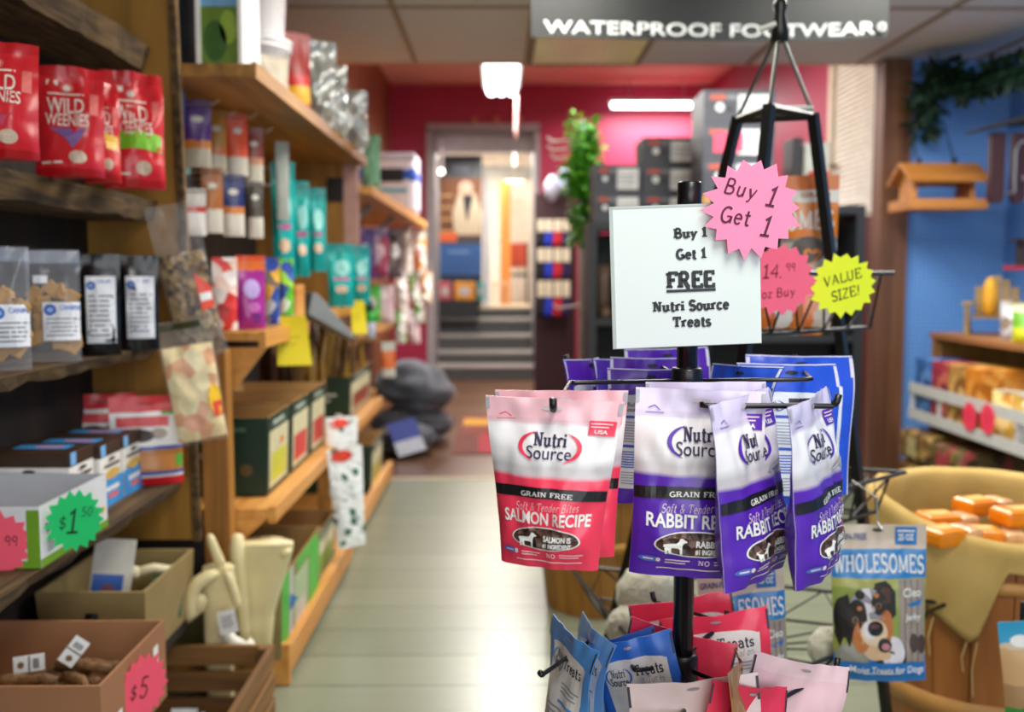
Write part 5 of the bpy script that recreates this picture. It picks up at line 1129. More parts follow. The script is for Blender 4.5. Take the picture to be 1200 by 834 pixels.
b = MB(); b.bx(-.11, -.09, -.01, .01, .26, .29); b.bx(.09, .11, -.01, .01, .26, .29); b.tube([(-.1, 0, .27), (-.1, .15, .5), (-.1, .32, .52)], .004, 6); b.tube([(.1, 0, .27), (.1, .15, .5), (.1, .32, .52)], .004, 6); b.build('hanger', M_black, t)
q = at(1172, 238, 5.2); t = empty('bird_feeder', (q.x+.02, 5.2, q.z)); tag(t, 'tall dark brown bird feeder with wire guard at the photo edge on the blue wall', 'bird feeder')
for x0, x1 in ((-.085, -.01), (.03, .10)): b = MB(); b.prism([(x0, .03), (x0+.015, 0), (x1-.015, 0), (x1, .03), (x1, .36), (x0, .36)], -.02, .02); b.build('board', mat('#3a1a18', .5, .2), t)
b = MB(); b.prism([(-.17, .365), (-.16, .38), (.02, .43), (.2, .46), (.2, .44)], -.1, .1); b.build('roof', mat('#2a2420', .6), t)
b = MB(); b.tube([(.0, -.1, .05), (.0, -.1, .26), (.02, -.1, .30), (.2, -.1, .34)], .005, 6); b.tube([(.04, -.1, .12), (.2, -.1, .13)], .012, 6); b.tube([(0, -.1, .05), (0, 0, .05)], .005, 6); b.tube([(.2, -.1, .34), (.2, 0, .34)], .005, 6); b.build('wire_guard', M_steel, t)
MB().tube([(0, 0, .40), (.35, .05, .42)], .008, 6).build('wall_arm', M_black, t)
q = at(1194, 316, 5.0); t = empty('bird_feeder', (q.x+.03, 5.0, q.z)); tag(t, 'small feeder with red perch tray below the tall dark brown feeder', 'bird feeder')
MB().bx(-.08, .1, -.06, .06, 0, .02).build('tray', mat('#a82a34', .4), t); MB().bx(-.03, .07, -.04, .04, .02, .14).build('body', mat('#2a2224', .4), t); MB().bx(-.06, .1, -.06, .06, .14, .155).build('roof', mat('#241c1a', .5), t); MB().bx(.1, 3.0-q.x-.03, -.01, .01, .0, .02).build('wall_arm', M_black, t)
vine('leaf_garland', 'dark green leaf garland along the top of the blue alcove wall', 'garland', [at(1082, 150, 5.75), at(1085, 108, 5.7), at(1100, 84, 5.65), at(1118, 92, 5.6), at(1140, 100, 5.5), at(1165, 84, 5.4), at(1190, 80, 5.2), at(1215, 86, 5.0)], .075, 1100, ['#16301e', '#1f4028', '#0f2416'], .08, 9)
# alcove counter: wooden unit, white tiered tray
t = empty('shelf_unit', (2.30, 4.4, 0)); tag(t, 'brown wooden shelf unit along the blue alcove wall', 'shelf unit')
MB().bx(0, .70, -1.2, .92, .905, .935).build('top_board', wood('#8a5a34', '#a87448', 1, 6, .5), t)
MB().bx(.01, .70, .88, .91, 0, .904).build('end_panel', M_gold, t); MB().bx(.01, .04, .84, .88, 0, .904).build('front_post', wood('#6f4a22', '#8a6230', 2, 6), t); MB().bx(.67, .70, -1.2, .88, 0, .904).build('back_panel', mat('#20140c', .7), t)
MB().bx(0, .67, -1.2, .88, .475, .495).build('shelf', M_shelf, t); MB().bx(0, .67, -1.2, .88, .05, .07).build('shelf', M_shelf, t)
t = empty('tiered_tray', (2.17, 4.5, .497)); tag(t, 'long white two-rail display tray on the alcove shelf unit', 'display tray')
M_tray = mat('#c4c4c2', .5, .04)
MB().bx(0, .4, -1.0, .74, 0, .008).build('base', M_tray, t)
for z in (-.01, .125): MB().bx(-.004, .0, -1.0, .74, z, z+.055).build('price_rail', M_tray, t)
for y in (-.36, .05, .40, .73):
    b = MB(); b.bx(0, .3, y, y+.004, .008, .15); b.build('divider', M_tray, t)
b = MB(); b.add([(0, -.37, .05), (.3, -.37, .05), (.3, -.37, .26), (0, -.37, .17), (0, -.366, .05), (.3, -.366, .05), (.3, -.366, .26), (0, -.366, .17)], [(0, 1, 2, 3), (7, 6, 5, 4), (3, 2, 6, 7), (0, 3, 7, 4)]); b.build('high_divider', M_tray, t)
for i, (y, c, nm) in enumerate(((5.15, ['#3a6aa8', '#5a8ac8', '#2a4a88'], 'blue'), (4.95, ['#a83a4a', '#c86a5a', '#7a2a3a'], 'dark red'), (4.76, ['#b88a4a', '#8a5a2a', '#d8b06a'], 'tan'), (4.58, ['#d8862a', '#b86a1a', '#e0a04a'], 'orange'))):
    for k, z in ((0, .507), (1, .66)):
        b = MB(); b.bx(-.11, .11, -.075, .075, 0, .145); b.bx(-.111, .111, -.076, .076, .135, .148); o = b.build('treat_carton', [blots(c, 18)], None, loc=(2.30 - .0*k, y, z), bevel=.004); o.location = (2.30, y, z)
        tag(o, '%s carton on the %s tier of the white alcove tray' % (nm, ('lower', 'upper')[k]), 'carton', 'cartons on the white tray')
for i, (y, nm, c) in enumerate(((4.40, 'clear yellow', ['#d8b04a', '#e8d08a', '#c88a3a']), (4.22, 'cream and gold', ['#e0d8b8', '#c8a04a', '#e8e0d0']))):
    o, F = pouch('treat_bag', '%s plastic bag standing in the white alcove tray' % nm, 'treat bag', 'bags in the white tray', .17, .22, .1, blots(c, 20, .2), (2.28, y, .507), (0, 0, -.9), seed=120+i)
    MB().tube([(-.06, 0, .215), (.06, 0, .215)], .006, 6).build('seal', film('#e8e8e8', .6), o)
o, F = pouch('treat_bag', 'small dark bag with red spot behind the high white divider', 'treat bag', 'bags in the white tray', .16, .13, .08, blots(['#2a2a2e', '#c8ccd0', '#b83a4a', '#c8c83a'], 30), (2.24, 3.98, .507), (0, 0, -1.0), seed=125)
for i, (px, py) in enumerate(((1136, 488), (1157, 491))):
    q = onx(px, py, 2.160); starburst(('coral starburst tag on the white tray rail, nearer the blue wall', 'coral starburst tag on the white tray rail, nearer the basket')[i], 'tags on the white tray', q, .072, '#ee3a5a', [('5', 0, 0, .5, 0, 0)], (0, .1, radians(-90)), '#8a1a2a', 12+i)
for i, (y, z, nm, h) in enumerate(((5.08, .072, 'lower, beside the blue wall,', .2), (5.08, .275, 'upper, beside the blue wall,', .16), (4.72, .072, 'lower, next in the row,', .2), (4.72, .275, 'upper, next in the row,', .14))):
    b = MB(); b.bx(-.22, .22, -.16, .16, 0, h)
    o = b.build('suet_bundle', blots([['#6a4a26', '#8a6a3a', '#4a3a22', '#a88a4a'], ['#5a4a2a', '#7a6a3a', '#8a3a3a', '#3a2e1c']][i // 2], 22), None, loc=(2.34, y, z), bevel=.03); o.location = (2.34, y, z); tag(o, 'wrapped brown bundle under the white tray, %s on the unit floor' % nm if i % 2 == 0 else 'wrapped brown bundle under the white tray, %s on another bundle' % nm, 'bundle', 'wrapped brown bundles')
    MB().bx(-.225, .225, -.05, .05, h*.2, h*.8).build('band_label', mat('#a8444a' if i == 3 else '#b8a878', .4), o)
# small wooden chair-shaped feeder with corn cob
q = onz(1146, 389, .936); t = empty('chair_feeder', (2.52, 5.06, .936), (0, 0, -.5)); tag(t, 'small slatted wooden chair feeder holding a yellow corn cob', 'squirrel feeder')
MW = wood('#7a6034', '#9a8050', 0, 8, .6)
b = MB(); [b.bx(-.10+.042*k, -.064+.042*k, .06, .075, .10, .30-.02*abs(k-2)**1.5) for k in range(5)]; b.build('back_slats', MW, t); MB().bx(-.1, .1, -.1, .07, .085, .10).build('seat', MW, t)
for x in (-.125, .125):
    MB().bx(x-.025, x+.025, -.12, .1, .155, .168).build('armrest', MW, t); MB().bx(x-.012, x+.012, -.11, -.08, 0, .155).build('leg', MW, t)
    b = MB(); b.add([(x-.011, -.09, .09), (x-.011, .12, 0), (x-.011, .15, 0), (x-.011, -.06, .12), (x+.011, -.09, .09), (x+.011, .12, 0), (x+.011, .15, 0), (x+.011, -.06, .12)], [(0, 1, 2, 3), (7, 6, 5, 4), (0, 4, 5, 1), (1, 5, 6, 2), (2, 6, 7, 3), (3, 7, 4, 0)]); b.build('leg', MW, t)
t = empty('corn_cob', (2.46, 5.0, 1.037)); tag(t, 'yellow corn cob standing on the small wooden chair feeder', 'corn cob')
MB().lathe([(.018, 0), (.032, .02), (.036, .08), (.03, .15), (.012, .19), (0, .195)], n=24, wob=lambda a, j: .04*cos(12*a)).build('kernels', mat('#d89a1a', .5, .2, 60, .6), t, True); MB().tube([(0, 0, -.0005), (0, 0, .01)], .008, 8).build('stub', mat('#8a7a4a', .7), t)
o, F, wd, h = pouch_at('treat_bag', 'clear bag standing on the alcove shelf top beside the chair feeder', 'treat bag', None, (1172, 352, 1196, 398), 4.75, blots(['#a8a8b0', '#c8c8d0', '#8a7a6a', '#b8b0a0'], 20, .2), .936, -.2, .08, seed=130)
o, F, wd, h = pouch_at('treat_bag', 'lime green and yellow bag at the photo edge on the alcove shelf top', 'treat bag', None, (1186, 356, 1216, 404), 4.45, bands([(0, '#c8c82a'), (.4, '#6aa82a'), (.8, '#d8d8b0')], .4), .936, -.2, .08, seed=131)
# ================================================================ big wooden tub and lined bushel basket
def tub(name, label, c, r0, r1, H, n, col, hoops, cat='basket'):
    t = empty(name, c); tag(t, label, cat); b = MB(); R = random.Random(4)
    for k in range(n):
        a0, a1 = 2*pi*k/n+.006, 2*pi*(k+1)/n-.006; vs = []; prof = [(0, r0), (.35, r0+(r1-r0)*.5), (.7, r0+(r1-r0)*.85), (1, r1)]
        for f, r in prof:
            for rr in (r, r-.009):
                for a in (a0, a1): vs.append((rr*cos(a), rr*sin(a), f*H))
        fs = []
        for i in range(3):
            o = i*4; fs += [(o, o+1, o+5, o+4), (o+3, o+2, o+6, o+7), (o+2, o, o+4, o+6), (o+1, o+3, o+7, o+5)]
        fs += [(1, 0, 2, 3), (12, 13, 15, 14)]; b.add(vs, fs)
    b.build('staves', col, t); MB().lathe([(0, .004), (r0-.01, .004), (r0-.01, .014), (0, .014)], n=32).build('bottom', col, t)
    for f, hh, m in hoops:
        rr = r0+(r1-r0)*(f*1.15 if f < .8 else f)+.004; b = MB(); b.lathe([(rr, f*H), (rr+.005, f*H), (rr+.006, f*H+hh), (rr, f*H+hh)], n=48); b.build('hoop', m, t, True)
    return t
M_stave = wood('#8a5a1e', '#a8752e', 2, 5, .55, .06); M_hoop = mat('#b5832c', .5, .12)
tub('wooden_tub', 'round wooden stave tub on the floor behind the hanging salmon pouches', (.385, 3.72, 0), .215, .255, .50, 22, M_stave, ((.50, .035, M_hoop), (.88, .04, M_hoop)), 'tub')
BC = Vector((1.236, 2.5, 0)); BH = .67
t = tub('bushel_basket', 'tall wooden bushel basket lined with burlap beside the dog bag', BC, .215, .263, BH-.085, 18, wood('#8a4f1e', '#ad6d33', 2, 5, .5, .06), ((.30, .05, mat('#c08a48', .5, .1)), (.86, .03, mat('#c08a48', .5, .1))))
def burlapmat():
    m, nt, b = newmat('burlap_weave'); tc = N(nt, 'ShaderNodeTexCoord'); uv = N(nt, 'ShaderNodeUVMap')
    nz = N(nt, 'ShaderNodeTexNoise'); nz.inputs['Scale'].default_value = 9; nt.links.new(tc.outputs['Object'], nz.inputs['Vector'])
    w1 = N(nt, 'ShaderNodeTexWave', bands_direction='X'); w2 = N(nt, 'ShaderNodeTexWave', bands_direction='Y')
    for w_, s in ((w1, 90), (w2, 30)): w_.inputs['Scale'].default_value = s; w_.inputs['Distortion'].default_value = 1.5; nt.links.new(uv.outputs[0], w_.inputs['Vector'])
    s = mathn(nt, 'ADD', mathn(nt, 'MULTIPLY', mathn(nt, 'ADD', w1.outputs['Fac'], w2.outputs['Fac']), .25), mathn(nt, 'MULTIPLY', nz.outputs['Fac'], .5))
    r = N(nt, 'ShaderNodeValToRGB'); r.color_ramp.elements[0].color = lin('#a9863f'); r.color_ramp.elements[1].color = lin('#dabb76'); r.color_ramp.elements[0].position = .2; r.color_ramp.elements[1].position = .85
    nt.links.new(s, r.inputs[0]); nt.links.new(r.outputs[0], b.inputs['Base Color']); b.inputs['Roughness'].default_value = .95
    bp = N(nt, 'ShaderNodeBump'); bp.inputs['Strength'].default_value = .4; bp.inputs['Distance'].default_value = .003; nt.links.new(s, bp.inputs['Height']); nt.links.new(bp.outputs[0], b.inputs['Normal']); return m
M_burlap = burlapmat()
def drop(a):
    base = .045+.02*noise.noise(Vector((cos(a)*2, sin(a)*2, 3)))
    for c, wl, wr_, dp in ((radians(-118), 1.3, .22, .19), (radians(-40), .30, .4, .02), (radians(165), .5, .5, .05), (radians(60), .6, .6, .1)):
        d = (a-c+pi) % (2*pi)-pi; wd = wl if d < 0 else wr_; d = abs(d); base = max(base, .04+dp*(1-d/wd)) if d < wd else base
    return base
def liner(u, v):
    a = 2*pi*u; wv = .010*noise.noise(Vector((cos(a)*4, sin(a)*4, v*3)))
    tl = .075*max(0, -sin(a))
    if v < .45: f = v/.45; r = .23+.022*f; z = BH-.20+.21*f
    elif v < .55: f = (v-.45)/.1; r = .252+.034*f; z = BH+.01+.022*sin(pi*f)
    else: f = (v-.55)/.45; r = .286+.004*f; z = BH+.01-drop(a)*f; r -= .06*(BH-z)*.3
    return Vector(((r+wv)*cos(a), (r+wv)*sin(a), z-tl*min(1, v/.45)))
b = MB(); b.grid(liner, 96, 22); o = b.build('burlap_liner', M_burlap, None, True, loc=BC, rot=(0, 0, 0)); tag(o, 'tan burlap cloth folded over the rim of the bushel basket', 'cloth')
so = o.modifiers.new('cloth', 'SOLIDIFY'); so.thickness = .002
MB().lathe([(0, BH-.12), (.22, BH-.11)], n=32).build('burlap_bed', M_burlap, o, True)
tip = Vector(liner(((radians(-118)) % (2*pi))/(2*pi), 1)); b = MB()
for k, (dx, L) in enumerate(((-.02, .07), (.005, .13), (-.10, .09))):
    P = tip+Vector((dx, -.003, .01 if k < 2 else .07)); b.tube([P, P+Vector((-.012, -.004, -L*.5)), P+Vector((-.006, -.002, -L))], .0016, 5)
b.build('loose_threads', mat('#cfb070', .9), o)
for i, (px, py, rt, sz) in enumerate(((1108, 600, .1, .9), (1150, 594, .3, .9), (1158, 618, -.2, 1), (1203, 612, .2, 1.1), (1112, 622, .4, .9))):
    q = onz(px, py, BH-.03); o = empty('orange_pack', (q.x, q.y, BH-.072+.026*(i % 2)+.012*(i > 2)), (0, 0, rt)); tag(o, 'orange wrapped pack in the burlap basket, ' + ('first behind the dog bag corner', 'long one at the far rim', 'middle of the near ones', 'at the photo edge', 'lowest by the near rim')[i], 'pack', 'orange packs in the basket')
    MB().bx(-.075*sz, .03*sz, -.04, .04, 0, .042).build('wrapper', mat('#f08a12', .22, .1, 20), o, bevel=.012)
    MB().bx(.028*sz, .085*sz, -.038, .038, .002, .038).build('clear_end', mat('#d9a878', .15, .25, 40), o, bevel=.012); MB().bx(-.05, .01, -.02, .02, .0421, .043).build('label', mat('#f6c070', .3), o)
# ================================================================ black tripod tower with wire baskets
TY = 2.2
tw = empty('basket_tower', (.53, TY, 0)); tag(tw, 'tall black tripod stand with wire baskets hung by chain from the ceiling', 'display stand')
def tp_(b, name, m=M_blackwire, **k):
    o = b.build(name, m, None, **k); o.parent = tw; o.location = -Vector(tw.location); return o
ang = [radians(a) for a in (10, 130, 250)]; zt_ = 1.60
def legpt(i, z):
    f = 1-z/zt_; r = .093+(.45-.093)*f; cx = .592-.09*f; return Vector((cx+r*cos(ang[i]), TY+r*sin(ang[i]), z))
for i in range(3):
    b = MB(); L0, L1 = legpt(i, .0), legpt(i, zt_); b.tube([L0, L1], .0145, 4); tp_(b, 'leg')
hub = Vector((.602, TY, 1.775))
for i in range(3):
    b = MB(); b.tube([legpt(i, zt_-.005), legpt((i+1) % 3, zt_-.005)], .010, 4); tp_(b, 'top_bar')
    b = MB(); b.tube([legpt(i, zt_), hub], .0045, 6); tp_(b, 'stay_wire', mat('#5c5f58', .35, .05, metal=.5))
b = MB(); b.lathe([(.02, 0), (.018, .03), (.012, .06), (.016, .075), (.008, .10), (0, .10)], hub-Vector((0, 0, .025)), 14); tp_(b, 'top_hub', smooth=True)
b = MB(); z = hub.z+.07; k = 0
while z < 2.45:
    P = [Vector((hub.x, TY, z+.022))+(Vector((cos(a)*.011, 0, sin(a)*.022)) if k % 2 else Vector((0, cos(a)*.011, sin(a)*.022))) for a in [2*pi*j/12 for j in range(13)]]; b.tube(P, .0035, 6, cap=False); z += .034; k += 1
tp_(b, 'chain', smooth=True)
b = MB(); b.tube([legpt(0, zt_+.008)+Vector((-.08, -.02, 0)), legpt(0, zt_+.012)], .005, 6); b.tube([hub+Vector((-.045, 0, 0)), hub+Vector((-.01, -.01, .01))], .006, 6); tp_(b, 'cable_tie', mat('#d9d9cc', .4))
def wire_basket(z0, z1, r0, r1, rot=0):
    f = 1-(z0/zt_); cx = .592-.09*f; n = 3; b = MB(); A = [radians(a)+rot for a in (10, 130, 250)]
    def ring(r, z, m=18):
        P = []
        for i in range(3):
            p = Vector((cx+r*cos(A[i]), TY+r*sin(A[i]), z)); q_ = Vector((cx+r*cos(A[(i+1) % 3]), TY+r*sin(A[(i+1) % 3]), z)); P += [p.lerp(q_, j/(m//3)) for j in range(m//3)]
        return P
    lo, hi = ring(r0, z0, 30), ring(r1, z1, 30)
    b.tube(lo+[lo[0]], .004, 6); b.tube(hi+[hi[0]], .005, 6)
    zz = []
    for j in range(0, 30): zz += [hi[j] if j % 2 else lo[j]]
    b.tube(zz+[zz[0]], .003, 5)
    c0 = Vector((cx, TY, z0))
    for j in range(0, 30, 2): b.tube([lo[j], c0], .0025, 5)
    tp_(b, 'wire_basket'); return lo, hi, cx
B1 = wire_basket(1.128, 1.25, .275, .33); B2 = wire_basket(.70, .79, .33, .40); B3 = wire_basket(.40, .47, .46, .54)
# bags in the top basket
OB = bands([(0, '#d8701e'), (.18, '#e0dcd2'), (.30, '#b9b4ac'), (.55, '#8a8680'), (.58, '#e08020'), (.82, '#e0dfd8'), (.9, '#d8701e')], .3, .01)
z0 = 1.131
p, wd, h = pb(914, 214, 980, 384, 2.3); o, F = pouch('pet_food_bag', 'tall orange and white dog food bag with orange heart in the wire basket', 'food bag', 'bags in the top wire basket', wd, 1.475-z0, .06, OB, (p.x, 2.31, z0), (-.02, 0, -.2), seed=140, nx=14, nz=16)
h = 1.475-z0; D = Decal(F, .012); D.text('OMES', 0, .7*h, .12*h, 0, 1, 'slab', wd*.85, wt=.2); D.ell(-.02*wd, .50*h, wd*.3, h*.09, 1, 1); D.text('GRAIN', .1*wd, .87*h, .03*h, 2, 1, 'sans', wd*.5)
D.poly([(x*wd*.16+.05*wd, z*wd*.16+.46*h) for x, z in ((0, -1), (.9, 0), (1, .5), (.6, .85), (.15, .7), (0, .4), (-.15, .7), (-.6, .85), (-1, .5), (-.9, 0))], 3, 2); D.done('label_print', [M_white, mat('#5a5652', .5), mat('#d8701e', .5), mat('#e88a2a', .5)], o)
for i, (lb, x, y, c, yw) in enumerate((('amber and blue bag beside the tall orange and white one in the wire basket', .50, 2.21, ['#d8a02a', '#e0b84a', '#2a6a98', '#c8d0d8'], .2), ('small orange bag low in the wire basket under the price star', .585, 2.12, ['#e07a2a', '#e8e0d8', '#c85a1e', '#f0c0b0', '#8a9a6a'], .1), ('small pink and orange bag low in the wire basket near the yellow star', .66, 2.19, ['#d8c8b8', '#e07a3a', '#e8e0d8', '#c86a6a'], -.3))):
    pouch('pet_food_bag', lb, 'food bag', 'bags in the top wire basket', .13, (.26, .12, .11)[i], .06, blots(c, 22, .3), (x, y, z0), (-.05, 0, yw), seed=141+i)
q = at(985, 336, 1.86); starburst('neon yellow starburst tag reading VALUE SIZE! on the wire basket', 'hand-lettered starbursts', at(988, 334, 1.86), .060, '#e2f21a', [('VALUE', -.02, .24, .30, .12, .14), ('SIZE!', .03, -.26, .30, .12, .14)], (0, -.12, .05), '#16200a', 21, 18, .13, .82, 1.08)
starburst('coral pink starburst tag reading 14.99 7oz Buy half behind the white sign', 'hand-lettered starbursts', at(914, 328, 1.80), .065, '#f2607e', [('14.', -.22, .24, .36, .08, 0), ('99', .28, .36, .22, .08, 0), ('7oz Buy', -.12, -.36, .24, .1, .1)], (0, 0, 0), '#7a0f2a', 22, 17, .13)
# fluffy toys in the lowest basket
def plush(label, c, parts, seed):
    t = empty('plush_toy', c); tag(t, label, 'plush toy', 'fluffy white toys')
    for i, (p, r, nm) in enumerate(parts):
        b = MB(); rn = random.Random(seed+i)
        def fn(u, v, p=p, r=r):
            a = 2*pi*u; e = pi*(v-.5); d = Vector((cos(e)*cos(a), cos(e)*sin(a), sin(e))); k = 1+.09*noise.noise(d*7+Vector((seed, i, 0)))+.05*noise.noise(d*16); return Vector(p)+d*r*k
        b.grid(fn, 40, 26); b.build(nm, mat('#d9d5bd', .95, .06, 20, .6, sheen=.4), t, True)
    return t
plush('fluffy white plush toy in the lowest wire basket behind the pink pouches', (.33, 2.24, .404), [((.02, .0, .10), .085, 'body'), ((-.045, -.06, .05), .05, 'head'), ((-.04, .07, .02), .03, 'paw')], 5)
plush('round white plush ball in the lowest basket by the dog bag', (.70, 2.05, .404), [((0, 0, .05), .048, 'body'), ((.05, 0, .03), .03, 'paw')], 9)
# dog-picture bags hanging on the middle basket
M_wh = bands([(0, '#2a72b0'), (.07, '#c9b8a0'), (.09, '#2f7ab8'), (.17, '#9aa04a'), (.3, '#8a9a4a'), (.60, '#a8a85a'), (.66, '#2a80c0'), (.84, '#cbbba8'), (1, '#d4c4b0')], .3, .006)
def dogbag(label, c, wd, h, yaw, roll, seed):
    o, F = pouch('dog_treat_bag', label, 'treat bag', 'dog portrait bags', wd, h, .05, M_wh, c, (-.03, roll, yaw), seed=seed, nx=24, nz=30, wr=.8, taper=.02)
    D = Decal(F, .008); X = lambda u: (u-.5)*wd; Zz = lambda v: v*h
    D.rect(X(.70), Zz(.10), X(.985), Zz(.655), 12)
    for u in (.76, .83, .9): D.rect(X(u), Zz(.10), X(u+.008), Zz(.65), 11, 1)
    def pl(pts, mi, l): D.poly([(X(u), Zz(v)) for u, v in pts], mi, l)
    def el(u, v, ru, rv, mi, l): D.ell(X(u), Zz(v), ru*wd, rv*h, mi, l)
    D.text('WHOLESOMES', 0, Zz(.745), .105*h, 0, 1, 'slab', wd*.95, wt=.17, bend=.004)
    D.text('GRAIN-FREE', X(.2), Zz(.925), .04*h, 9, 1, 'sans', wd*.36, bold=.02); D.rect(X(.68), Zz(.87), X(.90), Zz(.985), 8, 1); D.text('25 OZ', X(.79), Zz(.92), .04*h, 0, 2, 'sans', wd*.16, bold=.03); D.rect(X(.70), Zz(.955), X(.88), Zz(.965), 0, 2)
    el(.18, .16, .17, .09, 13, 1); el(.60, .18, .17, .12, 15, 1); el(.62, .20, .13, .10, 5, 2)                  # grey bed, chest
    el(.10, .41, .10, .13, 1, 2); pl([(.01, .30), (.04, .52), (.16, .56), (.22, .36), (.16, .22), (.11, .30), (.06, .22)], 1, 2)     # ears
    el(.53, .57, .11, .075, 1, 2); el(.56, .56, .07, .05, 2, 3); pl([(.44, .63), (.56, .65), (.66, .58), (.66, .44), (.60, .40), (.52, .50)], 1, 2)
    el(.36, .45, .20, .155, 3, 3); el(.25, .43, .10, .10, 1, 4); el(.48, .51, .085, .075, 1, 4); el(.28, .56, .05, .03, 1, 4)
    el(.28, .29, .09, .10, 6, 4); el(.55, .36, .075, .11, 6, 4); el(.43, .24, .15, .09, 4, 4)
    pl([(.30, .60), (.38, .605), (.43, .47), (.49, .38), (.36, .35), (.34, .46)], 5, 5)                           # blaze
    el(.42, .325, .145, .085, 7, 5); el(.38, .34, .08, .06, 5, 6)
    el(.22, .40, .032, .02, 10, 6); el(.47, .495, .032, .02, 10, 6); el(.22, .40, .018, .016, 1, 7); el(.47, .495, .018, .016, 1, 7); el(.27, .475, .028, .014, 6, 6); el(.45, .56, .028, .014, 6, 6)
    el(.435, .35, .085, .050, 15, 7); el(.43, .366, .05, .018, 14, 8)
    el(.53, .245, .075, .045, 15, 7); el(.54, .236, .045, .022, 16, 8); el(.50, .185, .10, .03, 4, 6)
    el(.86, .25, .05, .06, 11, 2); el(.95, .24, .05, .06, 11, 2)
    D.text('Cleo', X(.84), Zz(.575), .055*h, 0, 2, 'sans', wd*.2, slant=.2); pl([(.77, .50), (.88, .515), (.95, .53), (.93, .49), (.83, .485)], 8, 2); D.text('Jerky', X(.85), Zz(.42), .04*h, 0, 2, 'sans', wd*.18)
    D.rect(X(.01), Zz(.05), X(.985), Zz(.125), 8, 8, .004)
    D.text('Moist Treats for Dogs', X(.56), Zz(.088), .046*h, 0, 12, 'sans', wd*.8, bold=.015); D.lines(X(.3), Zz(.055), X(.7), Zz(.068), 1, 0, 10, .4)
    D.ell(0, Zz(.965), wd*.06, h*.012, 11, 1)
    D.done('label_print', [M_white, mat('#1d1614', .6, .3), mat('#4a2a1c', .6, .2), mat('#8d8a92', .6, .25), mat('#c9a880', .6, .1), mat('#d5d2d6', .6), mat('#b8703a', .6), mat('#d8c0a0', .6), mat('#2272b8', .4), mat('#1c4a7a', .5), mat('#8a5a3a', .4), mat('#4a3a34', .6), mat('#9a8e84', .6), mat('#8a8a80', .6, .3), mat('#5a3a3c', .5), mat('#0d0a0c', .5), mat('#c07a80', .5)], o)
    return o
p, wd, h = pb(978, 606, 1087, 795, 1.95); dogbag('large dog portrait treat bag hanging in front of the bushel basket', (p.x-.004, 1.95, p.z), wd*1.03, h, -.12, -.03, 150)
p, wd, h = pb(826, 662, 940, 850, 1.72); dogbag('second dog portrait bag, mostly hidden behind the purple pouches', (p.x, 1.74, p.z), wd*.95, h, .1, -.08, 151)
for x, y, z in ((at(1030, 606, 1.95).x, 1.95, at(1030, 606, 1.95).z),):
    o = MB().tube([(x-.0, y-.015, z-.012), (x, y-.02, z-.02), (x, y+.008, z-.01), (x-.005, y+.0, z+.04), (x-.005, y+.14, z+.045), (x-.005, y+.15, z+.03)], .0018, 6).build('wire_hook', M_steel, None, loc=(x, y, z), world=True); tag(o, 'thin bent wire hook holding the large dog portrait bag to the basket', 'hook')
q = at(1204, 755, 1.95); o, F = pouch('treat_bag', 'blue and tan treat bag cut by the photo edge beside the bushel basket', 'treat bag', None, .14, .2, .05, bands([(0, '#3a8a3a'), (.12, '#a8835a'), (.35, '#c9a070'), (.72, '#cbb79c'), (.78, '#2b9ac4')], .35, .05), (at(1218, 838, 1.95).x, 1.95, at(1218, 838, 1.95).z), (0, -.1, -.1), seed=152)
D = Decal(F, .02); D.ell(-.03, .16, .02, .012, 0, 1); D.done('label_print', [M_white], o)
pz = at(1218, 838, 1.95); t = empty('peg_stand', (pz.x, 2.03, 0)); tag(t, 'low black peg stand carrying the blue and tan bag at the photo edge', 'stand')
MB().tube([(0, 0, .02), (0, 0, pz.z+.21)], .006, 8).build('pole', M_black, t); MB().lathe([(0, 0), (.09, 0), (.09, .01), (.01, .02), (0, .02)], n=24).build('base', M_black, t); MB().tube([(0, 0, pz.z+.19), (0, -.09, pz.z+.19)], .003, 6).build('peg', M_black, t)
# ================================================================ front display rack with treat pouches
PX_, PY_ = at(804, 500, 1.38).x, 1.38
rk = empty('display_rack', (PX_, PY_, 0)); tag(rk, 'black pole display rack with wire prongs carrying the treat pouches', 'display rack')
def rk_part(b, name, m=M_black, **k):
    o = b.build(name, m, None, **k); o.parent = rk; o.location = -Vector(rk.location); return o
C_ = Vector((PX_, PY_, 0))
ptop = at(804, 213, PY_).z
b = MB(); b.lathe([(.0145, .03), (.0145, ptop-.045), (.0145, ptop-.044)], C_, 28); rk_part(b, 'pole', mat('#0e0f12', .22, .05), smooth=True)
b = MB(); b.lathe([(.0, ptop), (.0150, ptop), (.0165, ptop-.002), (.0165, ptop-.045), (.0145, ptop-.046)][::-1], C_, 28); rk_part(b, 'cap', mat('#0b0c0e', .3, .05), smooth=True)
zU = at(804, 446, PY_).z; zL = at(803, 782, PY_).z
for z, h in ((zU, .03), (zL, .034)):
    b = MB(); b.lathe([(.0146, -h*.6), (.020, -h*.6), (.0215, -h*.5), (.0215, h*.5), (.020, h*.62), (.0146, h*.62)], C_+Vector((0, 0, z)), 28); rk_part(b, 'collar', mat('#101114', .3, .05), smooth=True)
b = MB(); b.lathe([(0, 0), (.19, 0), (.19, .012), (.05, .025), (.03, .035), (.0146, .04)], C_, 36); rk_part(b, 'base', smooth=True)
M_pr = mat('#16161a', .3, .05)
